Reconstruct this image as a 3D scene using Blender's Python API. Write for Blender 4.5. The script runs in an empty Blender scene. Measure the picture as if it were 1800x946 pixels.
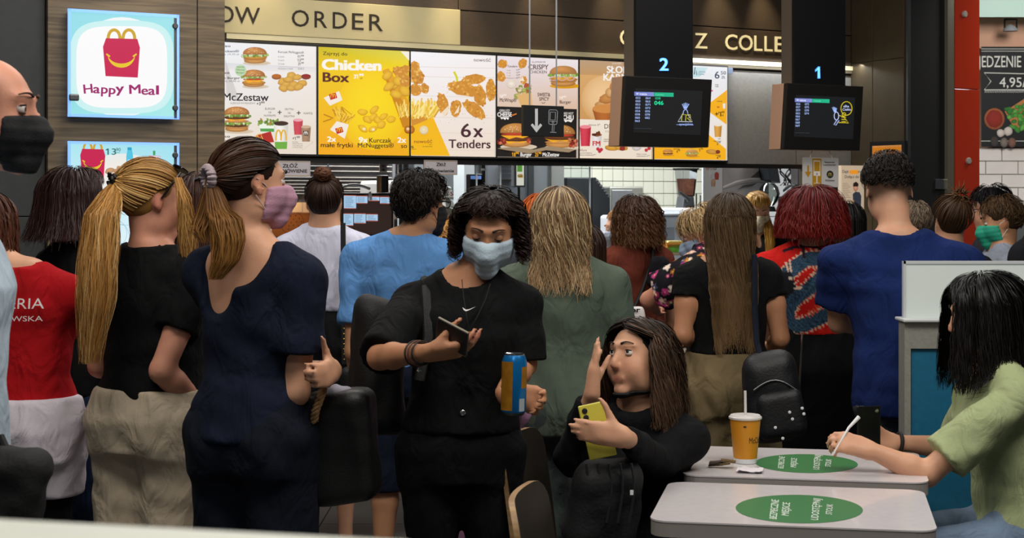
import bpy, math, random
import numpy as np
from mathutils import Vector, Matrix

# ------------------------------------------------------------------ camera, light, exposure
SC = bpy.context.scene
COL = SC.collection
F, CX, HY, CH = 2800.0, 900.0, 350.0, 1.53      # focal length in px, centre column, horizon row, camera height
cam = bpy.data.cameras.new('camera'); camo = bpy.data.objects.new('camera', cam); COL.objects.link(camo)
cam.sensor_width = 36.0; cam.lens = F / 1800 * 36.0; cam.shift_y = -(473 - HY) / 1800
camo.location = (0, 0, CH); camo.rotation_euler = (math.pi / 2, 0, 0)
cam.clip_start = .05; cam.clip_end = 200
cam.dof.use_dof = True; cam.dof.focus_distance = 5.6; cam.dof.aperture_fstop = 9.0
SC.camera = camo
SC.view_settings.view_transform = 'Standard'; SC.view_settings.look = 'None'
SC.view_settings.gamma = 1.0; SC.view_settings.use_curve_mapping = False
SC.view_settings.exposure = 0.0
wd = bpy.data.worlds.new('world'); SC.world = wd; wd.use_nodes = True
wd.node_tree.nodes['Background'].inputs[0].default_value = (.86, .93, 1, 1)
wd.node_tree.nodes['Background'].inputs[1].default_value = .035

def area(name, loc, size, power, col=(1, 1, 1), target=None, sizey=None, spread=180):
    l = bpy.data.lights.new(name, 'AREA'); l.energy = power; l.color = col
    l.shape = 'RECTANGLE'; l.size = size; l.size_y = sizey or size; l.spread = math.radians(spread)
    o = bpy.data.objects.new(name, l); COL.objects.link(o); o.location = loc
    if target is not None:
        o.rotation_euler = (Vector(target) - Vector(loc)).to_track_quat('-Z', 'Y').to_euler()
    return o
def spot(name, loc, target, power, col, ang=60, blend=.6, rad=.03):
    l = bpy.data.lights.new(name, 'SPOT'); l.energy = power; l.color = col
    l.spot_size = math.radians(ang); l.spot_blend = blend; l.shadow_soft_size = rad
    o = bpy.data.objects.new(name, l); COL.objects.link(o); o.location = loc
    o.rotation_euler = (Vector(target) - Vector(loc)).to_track_quat('-Z', 'Y').to_euler()
    return o
# hall ceiling lamps, high above the crowd
area('hall_lamp_a', (-1.6, 3.4, 4.0), 1.6, 46, (1, .93, .84), (-1.4, 4.6, 0), 1.0)
area('hall_lamp_b', (.3, 2.6, 4.0), 1.6, 50, (1, .93, .84), (.2, 4.4, 0), 1.0)
area('hall_lamp_c', (2.2, 3.2, 4.0), 1.6, 66, (1, .95, .88), (1.7, 4.8, 0), 1.0)
area('hall_lamp_d', (-.7, 6.3, 3.6), 1.4, 42, (1, .95, .9), (-.7, 6.5, 0), .9)
area('hall_lamp_e', (1.2, 7.0, 3.6), 1.4, 42, (1, .95, .9), (1.2, 7.2, 0), .9)

area('near_partition_fill', (-.6, .7, 3.6), 1.0, 22, (1, .97, .92), (-.5, 1.2, 0), .8)  # added fill that brightens the near partition, not one of the hall lamps

# ------------------------------------------------------------------ photo pixel + distance -> point in the room
def P(px, py, Z):
    return np.array([(px - CX) / F * Z, Z, CH + (HY - py) / F * Z])
WV = np.array([4990., 2800., 0]); WV /= np.linalg.norm(WV)        # along the counter front
PV = np.array([-WV[1], WV[0], 0])                                 # away from the hall, into the kitchen
UP = np.array([0, 0, 1.])
M0 = P(396, HY, 7.8); M0[2] = 0
def A_at(px, b):
    k = (px - CX) / F
    o = M0 + b * PV
    return (k * o[1] - o[0]) / (WV[0] - k * WV[1])
def FR(a, b, z): return M0 + a * WV + b * PV + z * UP
def B(px, py, b):
    q = M0 + b * PV + A_at(px, b) * WV
    q[2] = CH + (HY - py) / F * q[1]
    return q

# ------------------------------------------------------------------ colours and materials
def lin(c):
    if isinstance(c, str):
        c = c.lstrip('#'); c = [int(c[i:i + 2], 16) / 255 for i in (0, 2, 4)]
    return tuple(x / 12.92 if x <= .04045 else ((x + .055) / 1.055) ** 2.4 for x in c[:3])
MATS = {}
def mat(name, col='#808080', rough=.6, metal=0., var=0., vscale=8., vstretch=(1, 1, 1), bump=0., bscale=60., bstretch=(1, 1, 1),
        spec=.5, emit=0., attr=False, glow=False, trans=0., alpha=1., sheen=0., coat=0., sss=0., wrinkle=0.):
    if name in MATS: return MATS[name]
    m = bpy.data.materials.new(name); m.use_nodes = True; MATS[name] = m
    nt = m.node_tree; N = nt.nodes; L = nt.links; b = N['Principled BSDF']
    c = (*lin(col), 1)
    b.inputs['Base Color'].default_value = c
    b.inputs['Roughness'].default_value = rough; b.inputs['Metallic'].default_value = metal
    b.inputs['Specular IOR Level'].default_value = spec
    b.inputs['Transmission Weight'].default_value = trans; b.inputs['Alpha'].default_value = alpha
    b.inputs['Sheen Weight'].default_value = sheen; b.inputs['Coat Weight'].default_value = coat
    if sss: b.inputs['Subsurface Weight'].default_value = sss; b.inputs['Subsurface Radius'].default_value = (.01, .004, .002)
    tc = None; src = None
    if attr:
        a = N.new('ShaderNodeAttribute'); a.attribute_name = 'tint'; src = a.outputs['Color']
    if var or bump:
        tc = N.new('ShaderNodeTexCoord')
    if var:
        mp = N.new('ShaderNodeMapping'); mp.inputs['Scale'].default_value = vstretch; L.new(tc.outputs['Object'], mp.inputs[0])
        n = N.new('ShaderNodeTexNoise'); n.inputs['Scale'].default_value = vscale; n.inputs['Detail'].default_value = 5
        L.new(mp.outputs[0], n.inputs['Vector'])
        r = N.new('ShaderNodeMapRange'); r.inputs[1].default_value = .3; r.inputs[2].default_value = .7
        r.inputs[3].default_value = 1 - var; r.inputs[4].default_value = 1 + var; L.new(n.outputs[0], r.inputs[0])
        mx = N.new('ShaderNodeMix'); mx.data_type = 'RGBA'; mx.blend_type = 'MULTIPLY'; mx.inputs[0].default_value = 1
        if src is not None: L.new(src, mx.inputs[6])
        else: mx.inputs[6].default_value = c
        L.new(r.outputs[0], mx.inputs[7]); src = mx.outputs[2]
    if src is not None and not glow: L.new(src, b.inputs['Base Color'])
    if glow: b.inputs['Base Color'].default_value = (.02, .02, .02, 1)
    if bump:
        mp = N.new('ShaderNodeMapping'); mp.inputs['Scale'].default_value = bstretch; L.new(tc.outputs['Object'], mp.inputs[0])
        n = N.new('ShaderNodeTexNoise'); n.inputs['Scale'].default_value = bscale; n.inputs['Detail'].default_value = 3
        L.new(mp.outputs[0], n.inputs['Vector'])
        bp = N.new('ShaderNodeBump'); bp.inputs['Strength'].default_value = bump; bp.inputs['Distance'].default_value = .004
        L.new(n.outputs[0], bp.inputs['Height']); L.new(bp.outputs[0], b.inputs['Normal'])
        if wrinkle:                              # soft creases of worn cloth
            mp2 = N.new('ShaderNodeMapping'); mp2.inputs['Scale'].default_value = (1, 1, .55); mp2.inputs['Rotation'].default_value = (.3, .5, .2); L.new(tc.outputs['Object'], mp2.inputs[0])
            n2 = N.new('ShaderNodeTexNoise'); n2.inputs['Scale'].default_value = 11; n2.inputs['Detail'].default_value = 2.5; n2.inputs['Distortion'].default_value = 1.6; L.new(mp2.outputs[0], n2.inputs['Vector'])
            b2 = N.new('ShaderNodeBump'); b2.inputs['Strength'].default_value = wrinkle; b2.inputs['Distance'].default_value = .03; L.new(n2.outputs[0], b2.inputs['Height']); L.new(b2.outputs[0], bp.inputs['Normal'])
    if emit:
        if src is not None: L.new(src, b.inputs['Emission Color'])
        else: b.inputs['Emission Color'].default_value = c
        b.inputs['Emission Strength'].default_value = emit
    return m
def clear_mat(name, tint='#ffffff', gloss=.08, rough=.05):
    if name in MATS: return MATS[name]
    m = bpy.data.materials.new(name); m.use_nodes = True; MATS[name] = m
    nt = m.node_tree; N = nt.nodes; L = nt.links
    for n in list(N):
        if n.type != 'OUTPUT_MATERIAL': N.remove(n)
    t = N.new('ShaderNodeBsdfTransparent'); t.inputs[0].default_value = (*lin(tint), 1)
    g = N.new('ShaderNodeBsdfGlossy'); g.inputs['Roughness'].default_value = rough
    fr = N.new('ShaderNodeFresnel'); fr.inputs[0].default_value = 1.4
    ma = N.new('ShaderNodeMath'); ma.operation = 'ADD'; ma.inputs[1].default_value = gloss * .3; L.new(fr.outputs[0], ma.inputs[0])
    mx = N.new('ShaderNodeMixShader'); L.new(ma.outputs[0], mx.inputs[0]); L.new(t.outputs[0], mx.inputs[1]); L.new(g.outputs[0], mx.inputs[2])
    L.new(mx.outputs[0], N['Material Output'].inputs[0])
    return m
def wood_mat(name, c1, c2, scale=3., stretch=(1.2, 1.2, 22), rough=.45, rot=None):
    if name in MATS: return MATS[name]
    m = mat(name, c1, rough)
    nt = m.node_tree; N = nt.nodes; L = nt.links; b = N['Principled BSDF']
    tc = N.new('ShaderNodeTexCoord'); mp = N.new('ShaderNodeMapping'); mp.inputs['Scale'].default_value = stretch
    L.new(tc.outputs['Object'], mp.inputs[0])
    n1 = N.new('ShaderNodeTexNoise'); n1.inputs['Scale'].default_value = scale; n1.inputs['Detail'].default_value = 6; n1.inputs['Distortion'].default_value = .5
    L.new(mp.outputs[0], n1.inputs['Vector'])
    cr = N.new('ShaderNodeValToRGB'); cr.color_ramp.elements[0].position = .3; cr.color_ramp.elements[1].position = .68
    cr.color_ramp.elements[0].color = (*lin(c2), 1); cr.color_ramp.elements[1].color = (*lin(c1), 1)
    L.new(n1.outputs[0], cr.inputs[0]); L.new(cr.outputs[0], b.inputs['Base Color'])
    return m

# ------------------------------------------------------------------ object helpers
def thing(name, label, cat, loc=(0, 0, 0), group=None):
    o = bpy.data.objects.new(name, None); COL.objects.link(o); o.location = loc; o.empty_display_size = .1
    o['label'] = label; o['category'] = cat
    if group: o['group'] = group
    return o
def tag(o, label, cat, group=None):
    o['label'] = label; o['category'] = cat
    if group: o['group'] = group
    return o
def struct(o, label, cat='structure'):
    o['kind'] = 'structure'; o['label'] = label; o['category'] = cat
    return o
def mkobj(name, me, m=None, parent=None):
    o = bpy.data.objects.new(name, me); COL.objects.link(o)
    if m is not None and not me.materials:
        for x in (m if isinstance(m, (list, tuple)) else [m]): me.materials.append(x)
    if parent is not None: o.parent = parent
    return o
def rootloc(parent):
    v = np.zeros(3)
    while parent is not None:
        v = v + np.array(parent.location); parent = parent.parent
    return v
def fastmesh(name, V, Q, smooth=True, tint=None):
    """V (n,3) float, Q (m,k) int with k = 3 or 4"""
    V = np.asarray(V, np.float32); Q = np.asarray(Q, np.int32)
    me = bpy.data.meshes.new(name)
    k = Q.shape[1]
    me.vertices.add(len(V)); me.vertices.foreach_set('co', V.ravel())
    me.loops.add(Q.size); me.loops.foreach_set('vertex_index', Q.ravel())
    me.polygons.add(len(Q)); me.polygons.foreach_set('loop_start', np.arange(0, Q.size, k, dtype=np.int32))
    me.polygons.foreach_set('loop_total', np.full(len(Q), k, np.int32))
    me.polygons.foreach_set('use_smooth', np.full(len(Q), smooth, bool))
    if tint is not None:
        c = np.ones((len(V), 4), np.float32); c[:, :3] = tint
        at = me.color_attributes.new('tint', 'FLOAT_COLOR', 'POINT'); at.data.foreach_set('color', c.ravel())
    me.update(); me.validate()
    return me
class MB:
    """collects small shapes into one mesh (points in room coordinates)"""
    def __init__(s): s.v = []; s.f = []; s.n = 0
    def add(s, V, Fs):
        s.v.extend([tuple(map(float, p)) for p in V]); s.f.extend([tuple(i + s.n for i in f) for f in Fs]); s.n += len(V); return s
    def hexa(s, p):            # 8 corners: bottom ring 0-3, top ring 4-7
        return s.add(p, [(0, 3, 2, 1), (4, 5, 6, 7), (0, 1, 5, 4), (1, 2, 6, 5), (2, 3, 7, 6), (3, 0, 4, 7)])
    def box(s, a0, a1, b0, b1, z0, z1):      # in the counter frame
        return s.hexa([FR(a0, b0, z0), FR(a1, b0, z0), FR(a1, b1, z0), FR(a0, b1, z0), FR(a0, b0, z1), FR(a1, b0, z1), FR(a1, b1, z1), FR(a0, b1, z1)])
    def obox(s, c, ax, ay, az, hx, hy, hz):  # centre, unit axes, half sizes
        c = np.asarray(c, float); ax, ay, az = [np.asarray(q, float) for q in (ax, ay, az)]
        return s.hexa([c + sx * hx * ax + sy * hy * ay + sz * hz * az for sz in (-1, 1) for sx, sy in ((-1, -1), (1, -1), (1, 1), (-1, 1))])
    def tube(s, pts, r, n=8, cap=True):
        pts = [np.asarray(p, float) for p in pts]; rs = r if hasattr(r, '__len__') else [r] * len(pts)
        base = []; prev = None
        for i, p in enumerate(pts):
            t = pts[min(i + 1, len(pts) - 1)] - pts[max(i - 1, 0)]; t = t / (np.linalg.norm(t) + 1e-12)
            if prev is None:
                u = np.cross(t, [0, 0, 1.] if abs(t[2]) < .9 else [1., 0, 0])
            else: u = prev - t * np.dot(prev, t)
            u = u / (np.linalg.norm(u) + 1e-12); w = np.cross(t, u); prev = u
            base += [p + rs[i] * (math.cos(2 * math.pi * k / n) * u + math.sin(2 * math.pi * k / n) * w) for k in range(n)]
        Fs = [(i * n + k, i * n + (k + 1) % n, (i + 1) * n + (k + 1) % n, (i + 1) * n + k) for i in range(len(pts) - 1) for k in range(n)]
        if cap: Fs += [tuple(range(n - 1, -1, -1)), tuple((len(pts) - 1) * n + k for k in range(n))]
        return s.add(base, Fs)
    def lathe(s, o, prof, n=24, ax=(0, 0, 1.)):  # profile (radius, height) about an axis
        ax = np.asarray(ax, float); ax /= np.linalg.norm(ax)
        u = np.cross(ax, [0, 1., 0] if abs(ax[1]) < .9 else [1., 0, 0]); u /= np.linalg.norm(u); w = np.cross(ax, u); o = np.asarray(o, float)
        V = [o + ax * h + r * (math.cos(2 * math.pi * k / n) * u + math.sin(2 * math.pi * k / n) * w) for r, h in prof for k in range(n)]
        Fs = [(i * n + k, i * n + (k + 1) % n, (i + 1) * n + (k + 1) % n, (i + 1) * n + k) for i in range(len(prof) - 1) for k in range(n)]
        Fs += [tuple(range(n - 1, -1, -1)), tuple((len(prof) - 1) * n + k for k in range(n))]
        return s.add(V, Fs)
    def slab(s, pts, nvec):                   # a polygon given thickness along nvec
        k = len(pts); pts = [np.asarray(p, float) for p in pts]; nv = np.asarray(nvec, float)
        return s.add(pts + [p + nv for p in pts], [tuple(range(k - 1, -1, -1)), tuple(range(k, 2 * k))] + [(i, (i + 1) % k, k + (i + 1) % k, k + i) for i in range(k)])
    def build(s, name, m, parent=None, smooth=False, bevel=0., seg=2):
        o0 = rootloc(parent)
        me = bpy.data.meshes.new(name); me.from_pydata([(x - o0[0], y - o0[1], z - o0[2]) for x, y, z in s.v], [], s.f); me.update()
        if smooth:
            for p in me.polygons: p.use_smooth = True
        ob = mkobj(name, me, m, parent)
        if smooth:
            try: me.set_sharp_from_angle(angle=math.radians(40))
            except Exception: pass
        if bevel:
            md = ob.modifiers.new('bevel', 'BEVEL'); md.width = bevel; md.segments = seg; md.limit_method = 'ANGLE'; md.angle_limit = math.radians(40)
        return ob
def solo(name, mb, m, label, cat, group=None, **k):
    """a thing that is one mesh: origin at its base centre"""
    V = np.array(mb.v); c = (V.min(0) + V.max(0)) / 2; c[2] = V[:, 2].min()
    e = bpy.data.objects.new('tmp', None); e.location = c
    o = mb.build(name, m, e, **k); o.parent = None; o.location = c
    bpy.data.objects.remove(e)
    return tag(o, label, cat, group)
def pxbox(px0, px1, py0, py1, b0, b1):
    """box aligned to the counter whose front face, b0 behind the menu line, covers these rows and columns"""
    a0, a1 = A_at(px0, b0), A_at(px1, b0)
    z1 = B((px0 + px1) / 2, py0, b0)[2]; z0 = B((px0 + px1) / 2, py1, b0)[2]
    return MB().box(a0, a1, b0, b1, z0, z1)

# ------------------------------------------------------------------ flat print (posters, menu boards, screens)
_glyph = {}
def glyphs(txt, bold=0.):
    key = (txt, bold)
    if key in _glyph: return _glyph[key]
    c = bpy.data.curves.new('t', 'FONT'); c.body = txt; c.size = 1; c.offset = bold; c.resolution_u = 3
    o = bpy.data.objects.new('t', c); COL.objects.link(o)
    me = bpy.data.meshes.new_from_object(o.evaluated_get(bpy.context.evaluated_depsgraph_get()))
    n = len(me.vertices); V = np.zeros(n * 3); me.vertices.foreach_get('co', V); V = V.reshape(-1, 3)[:, :2]
    Fs = [tuple(p.vertices) for p in me.polygons]
    bpy.data.objects.remove(o); bpy.data.curves.remove(c); bpy.data.meshes.remove(me)
    x0 = V[:, 0].min() if n else 0; w = (V[:, 0].max() - x0) if n else 1
    V = V - [x0, 0]
    if '1' in txt and len(txt) < 12 and n:      # give the plain bar of the figure one its flag
        bwid = glyphs('I', bold)[2]; Vl = [tuple(q) for q in V]
        for i, ch in enumerate(txt):
            if ch != '1': continue
            r = glyphs(txt[:i] + 'I', bold)[2] - bwid if i else 0.
            k = len(Vl); Vl += [(r + .01, .70 + bold), (r + .01, .55 - bold), (r - .13 - bold, .46 - bold), (r - .13 - bold, .57)]; Fs.append((k, k + 1, k + 2, k + 3))
        V = np.array(Vl)
    _glyph[key] = (V, Fs, w); return _glyph[key]
def srgbmix(a, b, t): return tuple(a[i] * (1 - t) + b[i] * t for i in range(3))
class Print:
    """flat print on a plane; drawn with the columns and rows at which it appears on that plane"""
    def __init__(s, o, n, lift=.002):
        s.o = np.asarray(o, float); s.n = np.asarray(n, float) / np.linalg.norm(n); s.v = []; s.f = []; s.c = []; s.k = 0; s.lift = lift; s.rnd = random.Random(5); s.xl = (-1e4, 1e4)
    def pt(s, px, py, lift=0.):
        d = np.array([(px - CX) / F, 1, (HY - py) / F]); c0 = np.array([0, 0, CH])
        o = s.o + s.n * lift
        return c0 + d * (np.dot(o - c0, s.n) / np.dot(d, s.n))
    def nl(s): s.k += 1; return s.lift + s.k * .00004
    def raw(s, pts, fs, cols):
        l = s.nl(); n0 = len(s.v)
        for p in pts: s.v.append(s.pt(min(max(p[0], s.xl[0]), s.xl[1]), p[1], l))
        s.c.extend(cols); s.f.extend([tuple(i + n0 for i in f) for f in fs])
    def poly(s, pts, col):
        c = lin(col) if isinstance(col, str) else col
        s.raw(pts, [tuple(range(len(pts)))], [c] * len(pts))
    def quadg(s, pts, cols):                    # quad with a colour per corner
        s.raw(pts, [(0, 1, 2, 3)], [lin(c) for c in cols])
    def rect(s, x0, y0, x1, y1, col, sl=0.): s.poly([(x0, y0), (x1, y0 + sl * (x1 - x0)), (x1, y1 + sl * (x1 - x0)), (x0, y1)], col)
    def blob(s, cx, cy, rx, ry, col, edge=None, rot=0., rough=0., n=18, hx=-.25, hy=-.3):
        c0 = lin(col); c1 = lin(edge) if edge else tuple(x * .55 for x in c0)
        cr, sr = math.cos(rot), math.sin(rot); pts = [(cx + hx * rx * .5, cy + hy * ry * .5)]; cols = [c0]
        ph = [s.rnd.uniform(-1, 1) for _ in range(n)]
        for ring, q in ((.6, .35), (1., 1.)):
            for k in range(n):
                a = 2 * math.pi * k / n; r = ring * (1 + rough * ph[k] * q)
                x, y = math.cos(a) * rx * r, math.sin(a) * ry * r
                pts.append((cx + x * cr - y * sr, cy + x * sr + y * cr)); cols.append(srgbmix(c0, c1, q * (.75 + .25 * math.sin(a))))
        fs = [(0, 1 + k, 1 + (k + 1) % n) for k in range(n)] + [(1 + k, 1 + n + k, 1 + n + (k + 1) % n, 1 + (k + 1) % n) for k in range(n)]
        s.raw(pts, fs, cols)
    def disc(s, cx, cy, rx, ry, col, n=28): s.poly([(cx + rx * math.cos(2 * math.pi * k / n), cy + ry * math.sin(2 * math.pi * k / n)) for k in range(n)], col)
    def line(s, pts, w, col):
        c = lin(col); P2 = [np.array(p, float) for p in pts]; V = []
        for i, p in enumerate(P2):
            t = P2[min(i + 1, len(P2) - 1)] - P2[max(i - 1, 0)]; t /= (np.linalg.norm(t) + 1e-9); nn = np.array([-t[1], t[0]]) * w / 2
            V += [p + nn, p - nn]
        s.raw(V, [(2 * i, 2 * i + 1, 2 * i + 3, 2 * i + 2) for i in range(len(P2) - 1)], [c] * len(V))
    def ring(s, cx, cy, rx, ry, w, col, a0=0, a1=2 * math.pi, n=26):
        s.line([(cx + rx * math.cos(a0 + (a1 - a0) * k / n), cy + ry * math.sin(a0 + (a1 - a0) * k / n)) for k in range(n + 1)], w, col)
    def text(s, txt, x, y, h, col, w=None, bold=0., sl=0., rot=None):
        """baseline start, cap height in rows, optional width in columns, slope of the baseline"""
        V, Fs, gw = glyphs(txt)
        k = h / .70; kx = (w / gw) if w else k * .92
        c = lin(col)
        for dx, dy in (((0, 0), (1, .5), (-1, .5), (1, -.5), (-1, -.5)) if bold else ((0, 0),)):   # heavier strokes: the word struck several times
            W = V + np.array([dx, dy]) * bold
            if rot is None: pts = [(x + u * kx, y - v * k + sl * u * kx) for u, v in W]
            else:
                cr, sr = math.cos(rot), math.sin(rot); pts = [(x + u * kx * cr + v * k * sr, y + u * kx * sr - v * k * cr) for u, v in W]
            s.raw(pts, Fs, [c] * len(pts))
    def build(s, name, m, parent):
        o0 = rootloc(parent)
        me = bpy.data.meshes.new(name); me.from_pydata([tuple(p - o0) for p in s.v], [], s.f); me.update()
        at = me.color_attributes.new('tint', 'FLOAT_COLOR', 'POINT')
        at.data.foreach_set('color', np.array([(*c, 1) for c in s.c], np.float32).ravel())
        return mkobj(name, me, m, parent)
# ------------------------------------------------------------------ the setting
R = random.Random(11)
M_bronze = mat('bronze_panel', '#54473a', .42, .35, var=.12, vscale=30, vstretch=(1, 1, 14), bump=.15, bscale=90, bstretch=(1, 1, 6))
M_steel = mat('brushed_steel', '#a9adb0', .32, .85, var=.10, vscale=14, vstretch=(1, 1, .1), bump=.05, bscale=120, bstretch=(.1, .1, 1))
M_steeld = mat('dark_steel', '#5b5d60', .4, .7, var=.12, vscale=10)
M_black = mat('black_plastic', '#101112', .45)
M_blackm = mat('black_matt', '#0c0d0e', .7)
M_white = mat('white_plastic', '#dfe2e4', .4)
M_grey = mat('grey_plastic', '#8b8f93', .5)
M_trim = mat('cream_trim', '#d9cfa8', .35, .3)
M_print = mat('lit_print', attr=True, rough=.35, emit=1.02, spec=.3, glow=True)
M_paper = mat('paper_print', attr=True, rough=.6, spec=.3)
M_screen = mat('screen_print', attr=True, rough=.25, emit=1.1, glow=True)
M_wood = wood_mat('wood_veneer', '#77664c', '#453a2c', 2.2, (1.4, 1.4, 26), .5)
M_glass = clear_mat('clear_acrylic', '#f4f8fa', .12)
M_edge = mat('acrylic_edge', '#d5e3ea', .3, emit=.1)
M_chrome = mat('chrome', '#c8cacc', .2, 1.)
M_tile = mat('beige_tile', '#cfd0c0', .25, var=.04, vscale=3, coat=.3)
M_grout = mat('dark_grout', '#4b4c46', .8)
M_stone = mat('granite_tile', '#4a4c4c', .35, var=.35, vscale=160)
M_joint = mat('floor_joint', '#232425', .8)
M_red = mat('red_glass', '#b5341a', .08, coat=.6)
M_cream = mat('pinkish_plaster', '#c79a80', .7)
M_brick = mat('white_brick', '#d3cdc7', .3, var=.05, vscale=5)
M_dk = mat('dark_wall', '#2b2e2f', .6, var=.15, vscale=18)

# floor of large granite tiles
fl = struct(MB().hexa([(-6, .2, -.2), (7, .2, -.2), (7, 16, -.2), (-6, 16, -.2), (-6, .2, -.012), (7, .2, -.012), (7, 16, -.012), (-6, 16, -.012)]).build('floor', M_joint), 'grey granite tile floor of the food court', 'floor')
tm = None
for i in range(-6, 7):
    for j in range(2, 17):
        if tm is None:
            t = MB().hexa([(-.297, -.297, -.012), (.297, -.297, -.012), (.297, .297, -.012), (-.297, .297, -.012), (-.297, -.297, 0), (.297, -.297, 0), (.297, .297, 0), (-.297, .297, 0)]).build('floor_tile', M_stone, fl); tm = t.data
        else: t = mkobj('floor_tile', tm, None, fl)
        t.location = (i * .6, j * .6, 0)

# bulkhead over the counter with the bronze fascia
A0, A9 = A_at(396, 0), A_at(1497, 0)
zb = B(1400, 291, 0)[2]
ZT = 3.5
bulk = struct(MB().box(A0, A9, .012, .5, zb, ZT).build('wall_back', mat('bulkhead', '#3a332b', .6)), 'bronze clad bulkhead above the serving counter', 'wall')
z1 = B(806, 18, 0)[2]; z0 = B(806, 80, 0)[2]
def fpanel(px0, px1, za, zc, m=M_bronze, b0=0., b1=.012, nm='panel'):
    return MB().box(A_at(px0, 0) + .003, A_at(px1, 0) - .003, b0, b1, za + .003, zc - .003).build(nm, m, bulk, bevel=.002)
for x0, x1 in ((396, 806), (806, 1110), (1110, 1400), (1400, 1497)):
    fpanel(x0, x1, z1, ZT)
    if x0 > 396: fpanel(x0, x1, z0, z1)
z00 = B(1330, 113, 0)[2]
for x0, x1 in ((1278, 1400), (1400, 1497)):
    fpanel(x0, x1, zb, z00 - .05, mat('grey_metal_panel', '#8d8b85', .4, .3, var=.08, vscale=60))
# trims under the fascia
MB().box(A0, A9, -.02, .012, z0 - .028, z0 - .002).build('trim', M_trim, bulk)
MB().box(A0, A9, -.012, .012, z0 - .046, z0 - .031).build('trim', mat('trim_dark', '#6d6552', .4, .4), bulk)
MB().box(A0, A_at(1280, 0), -.045, .012, z0 - .085, z0 - .05).build('trim', mat('blue_grey_rail', '#6f7f95', .35, .5), bulk)
MB().box(A0, A9, -.03, .012, zb - .02, zb + .005).build('trim', M_black, bulk)

area('fascia_strip', FR((A_at(1282, 0) + A9) / 2, -.10, z00 + .02), 1.6, 5, (.95, .97, 1), FR((A_at(1282, 0) + A9) / 2, .02, z00 - .5), .03)
# the yellow lit "now order" sign
s = thing('lit_sign', 'glowing pale yellow sign reading NOW ORDER above the menu boards', 'sign', B(600, 60, -.02))
MB().box(A_at(380, 0), A_at(806, 0), -.022, -.001, z0, z1).build('panel', mat('lit_yellow', '#b3a67c', .35, emit=.2, var=.15, vscale=2.2), s, bevel=.003)
for wd_ in ((('N', 345, 30), ('O', 381, 30), ('W', 413, 44)), (('O', 513, 30), ('R', 553, 22), ('D', 585, 25), ('E', 619, 20), ('R', 649, 24))):
    for ch, x, w in wd_:
        pr = Print(B(600, 60, -.022), -PV); pr.text(ch, x, 45.5 + (x - 513) * .056 + .3, 29.5, '#2b2317', w, .004, sl=.056); pr.build('letter', M_paper, s)
# gold letters of the collect point
s = thing('raised_lettering', 'cream raised letters reading ODBIERZ COLLECT on the bronze fascia', 'sign', B(1240, 80, -.004))
for ch, x, w in (('O', 1090, 24), ('D', 1118, 20), ('B', 1142, 18), ('I', 1165, 4), ('E', 1173, 17), ('R', 1195, 19), ('Z', 1222, 21), ('C', 1275, 21), ('O', 1299, 24), ('L', 1326, 14), ('L', 1344, 14), ('E', 1362, 17), ('C', 1382, 21), ('T', 1406, 18)):
    pr = Print(B(1240, 80, 0), -PV, lift=.006); pr.text(ch, x, 78.5 + (x - 1090) * .0445, 27, '#e8d9a8', w, .012, sl=.045); pr.build('letter', mat('gold_letter', attr=True, rough=.4, emit=.35), s)  # slight glow in the letters stands in for the spots' light on them
for px in (455, 665, 805, 955, 1085, 1275, 1352):
    c = B(px, 40, -.15); c[2] = 2.98
    t = B(px, 60, 0); t[2] = 2.30
    spot('fascia_spot', c, t, 26, (1, .84, .56), 44, 1., .015)

# timber wall with the light boxes, dark wall beside it
bw = -.58
wl = struct(MB().box(A_at(83, bw), A_at(396, bw), bw + .02, .3, 0, ZT).build('wall_left', mat('core_dark', '#2a251f', .7)), 'timber veneer wall carrying two light boxes', 'wall')
for x0, x1 in ((83, 347), (347, 396)):
    zj = [0, .9, 1.85, 2.75, ZT]
    MB().box(A_at(x0, bw) + .002, A_at(x1, bw) - .002, bw, bw + .02, 0, ZT).build('panel', M_wood, wl, bevel=.002)
wd2 = struct(MB().box(A_at(-420, bw), A_at(83, bw), bw + .05, .3, 0, ZT).build('wall_side', M_joint), 'dark grey panelled wall behind the bald man', 'wall')
zj = B(40, 381, bw)[2]
for x0, x1 in ((-420, -140), (-140, 83)):
    for za, zc in ((0, zj), (zj, zj + 1.2), (zj + 1.2, ZT)):
        MB().box(A_at(x0, bw) + .002, A_at(x1, bw) - .002, bw + .03, bw + .05, za + .002, zc - .002).build('panel', M_dk, wd2, bevel=.002)

# side wall closing the counter on the right, dark column, red glass pier
bs = -.4648
sw = struct(MB().box(A9, A9 + .12, bs, .5, 0, ZT).build('wall_right', mat('olive_bronze', '#4d4230', .45, .3, var=.1, vscale=12)), 'olive bronze side wall beside the collect counter', 'wall')
zq = FR(A9, -.2, 0); 
for za, zc in ((.02, 1.15), (1.15, 2.36), (2.36, ZT)):
    for b0, b1 in ((bs, bs * .42), (bs * .42, -.005)):
        MB().box(A9 - .008, A9, b0 + .002, b1 - .002, za + .002, zc - .002).build('panel', MATS['olive_bronze'], sw, bevel=.002)
col = struct(MB().box(A9 + .002, A_at(1664, bs), bs - .004, bs + .3, 0, ZT).build('wall_column', M_blackm), 'black column between the counter and the red pier', 'column')
MB().box(A9 + .002, A_at(1597, bs), bs - .02, bs - .004, 0, ZT).build('edge_strip', M_steeld, col)
MB().box(A_at(1642, bs), A_at(1660, bs), bs - .015, bs - .004, B(1650, 333, bs)[2], B(1650, 315, bs)[2]).build('lock_plate', M_chrome, col, bevel=.003)
pier = struct(MB().box(A_at(1664, bs), A_at(1719, bs), bs - .004, bs + .3, 0, ZT).build('wall_pier', M_red), 'glossy red glass clad pier', 'pier')
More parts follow.
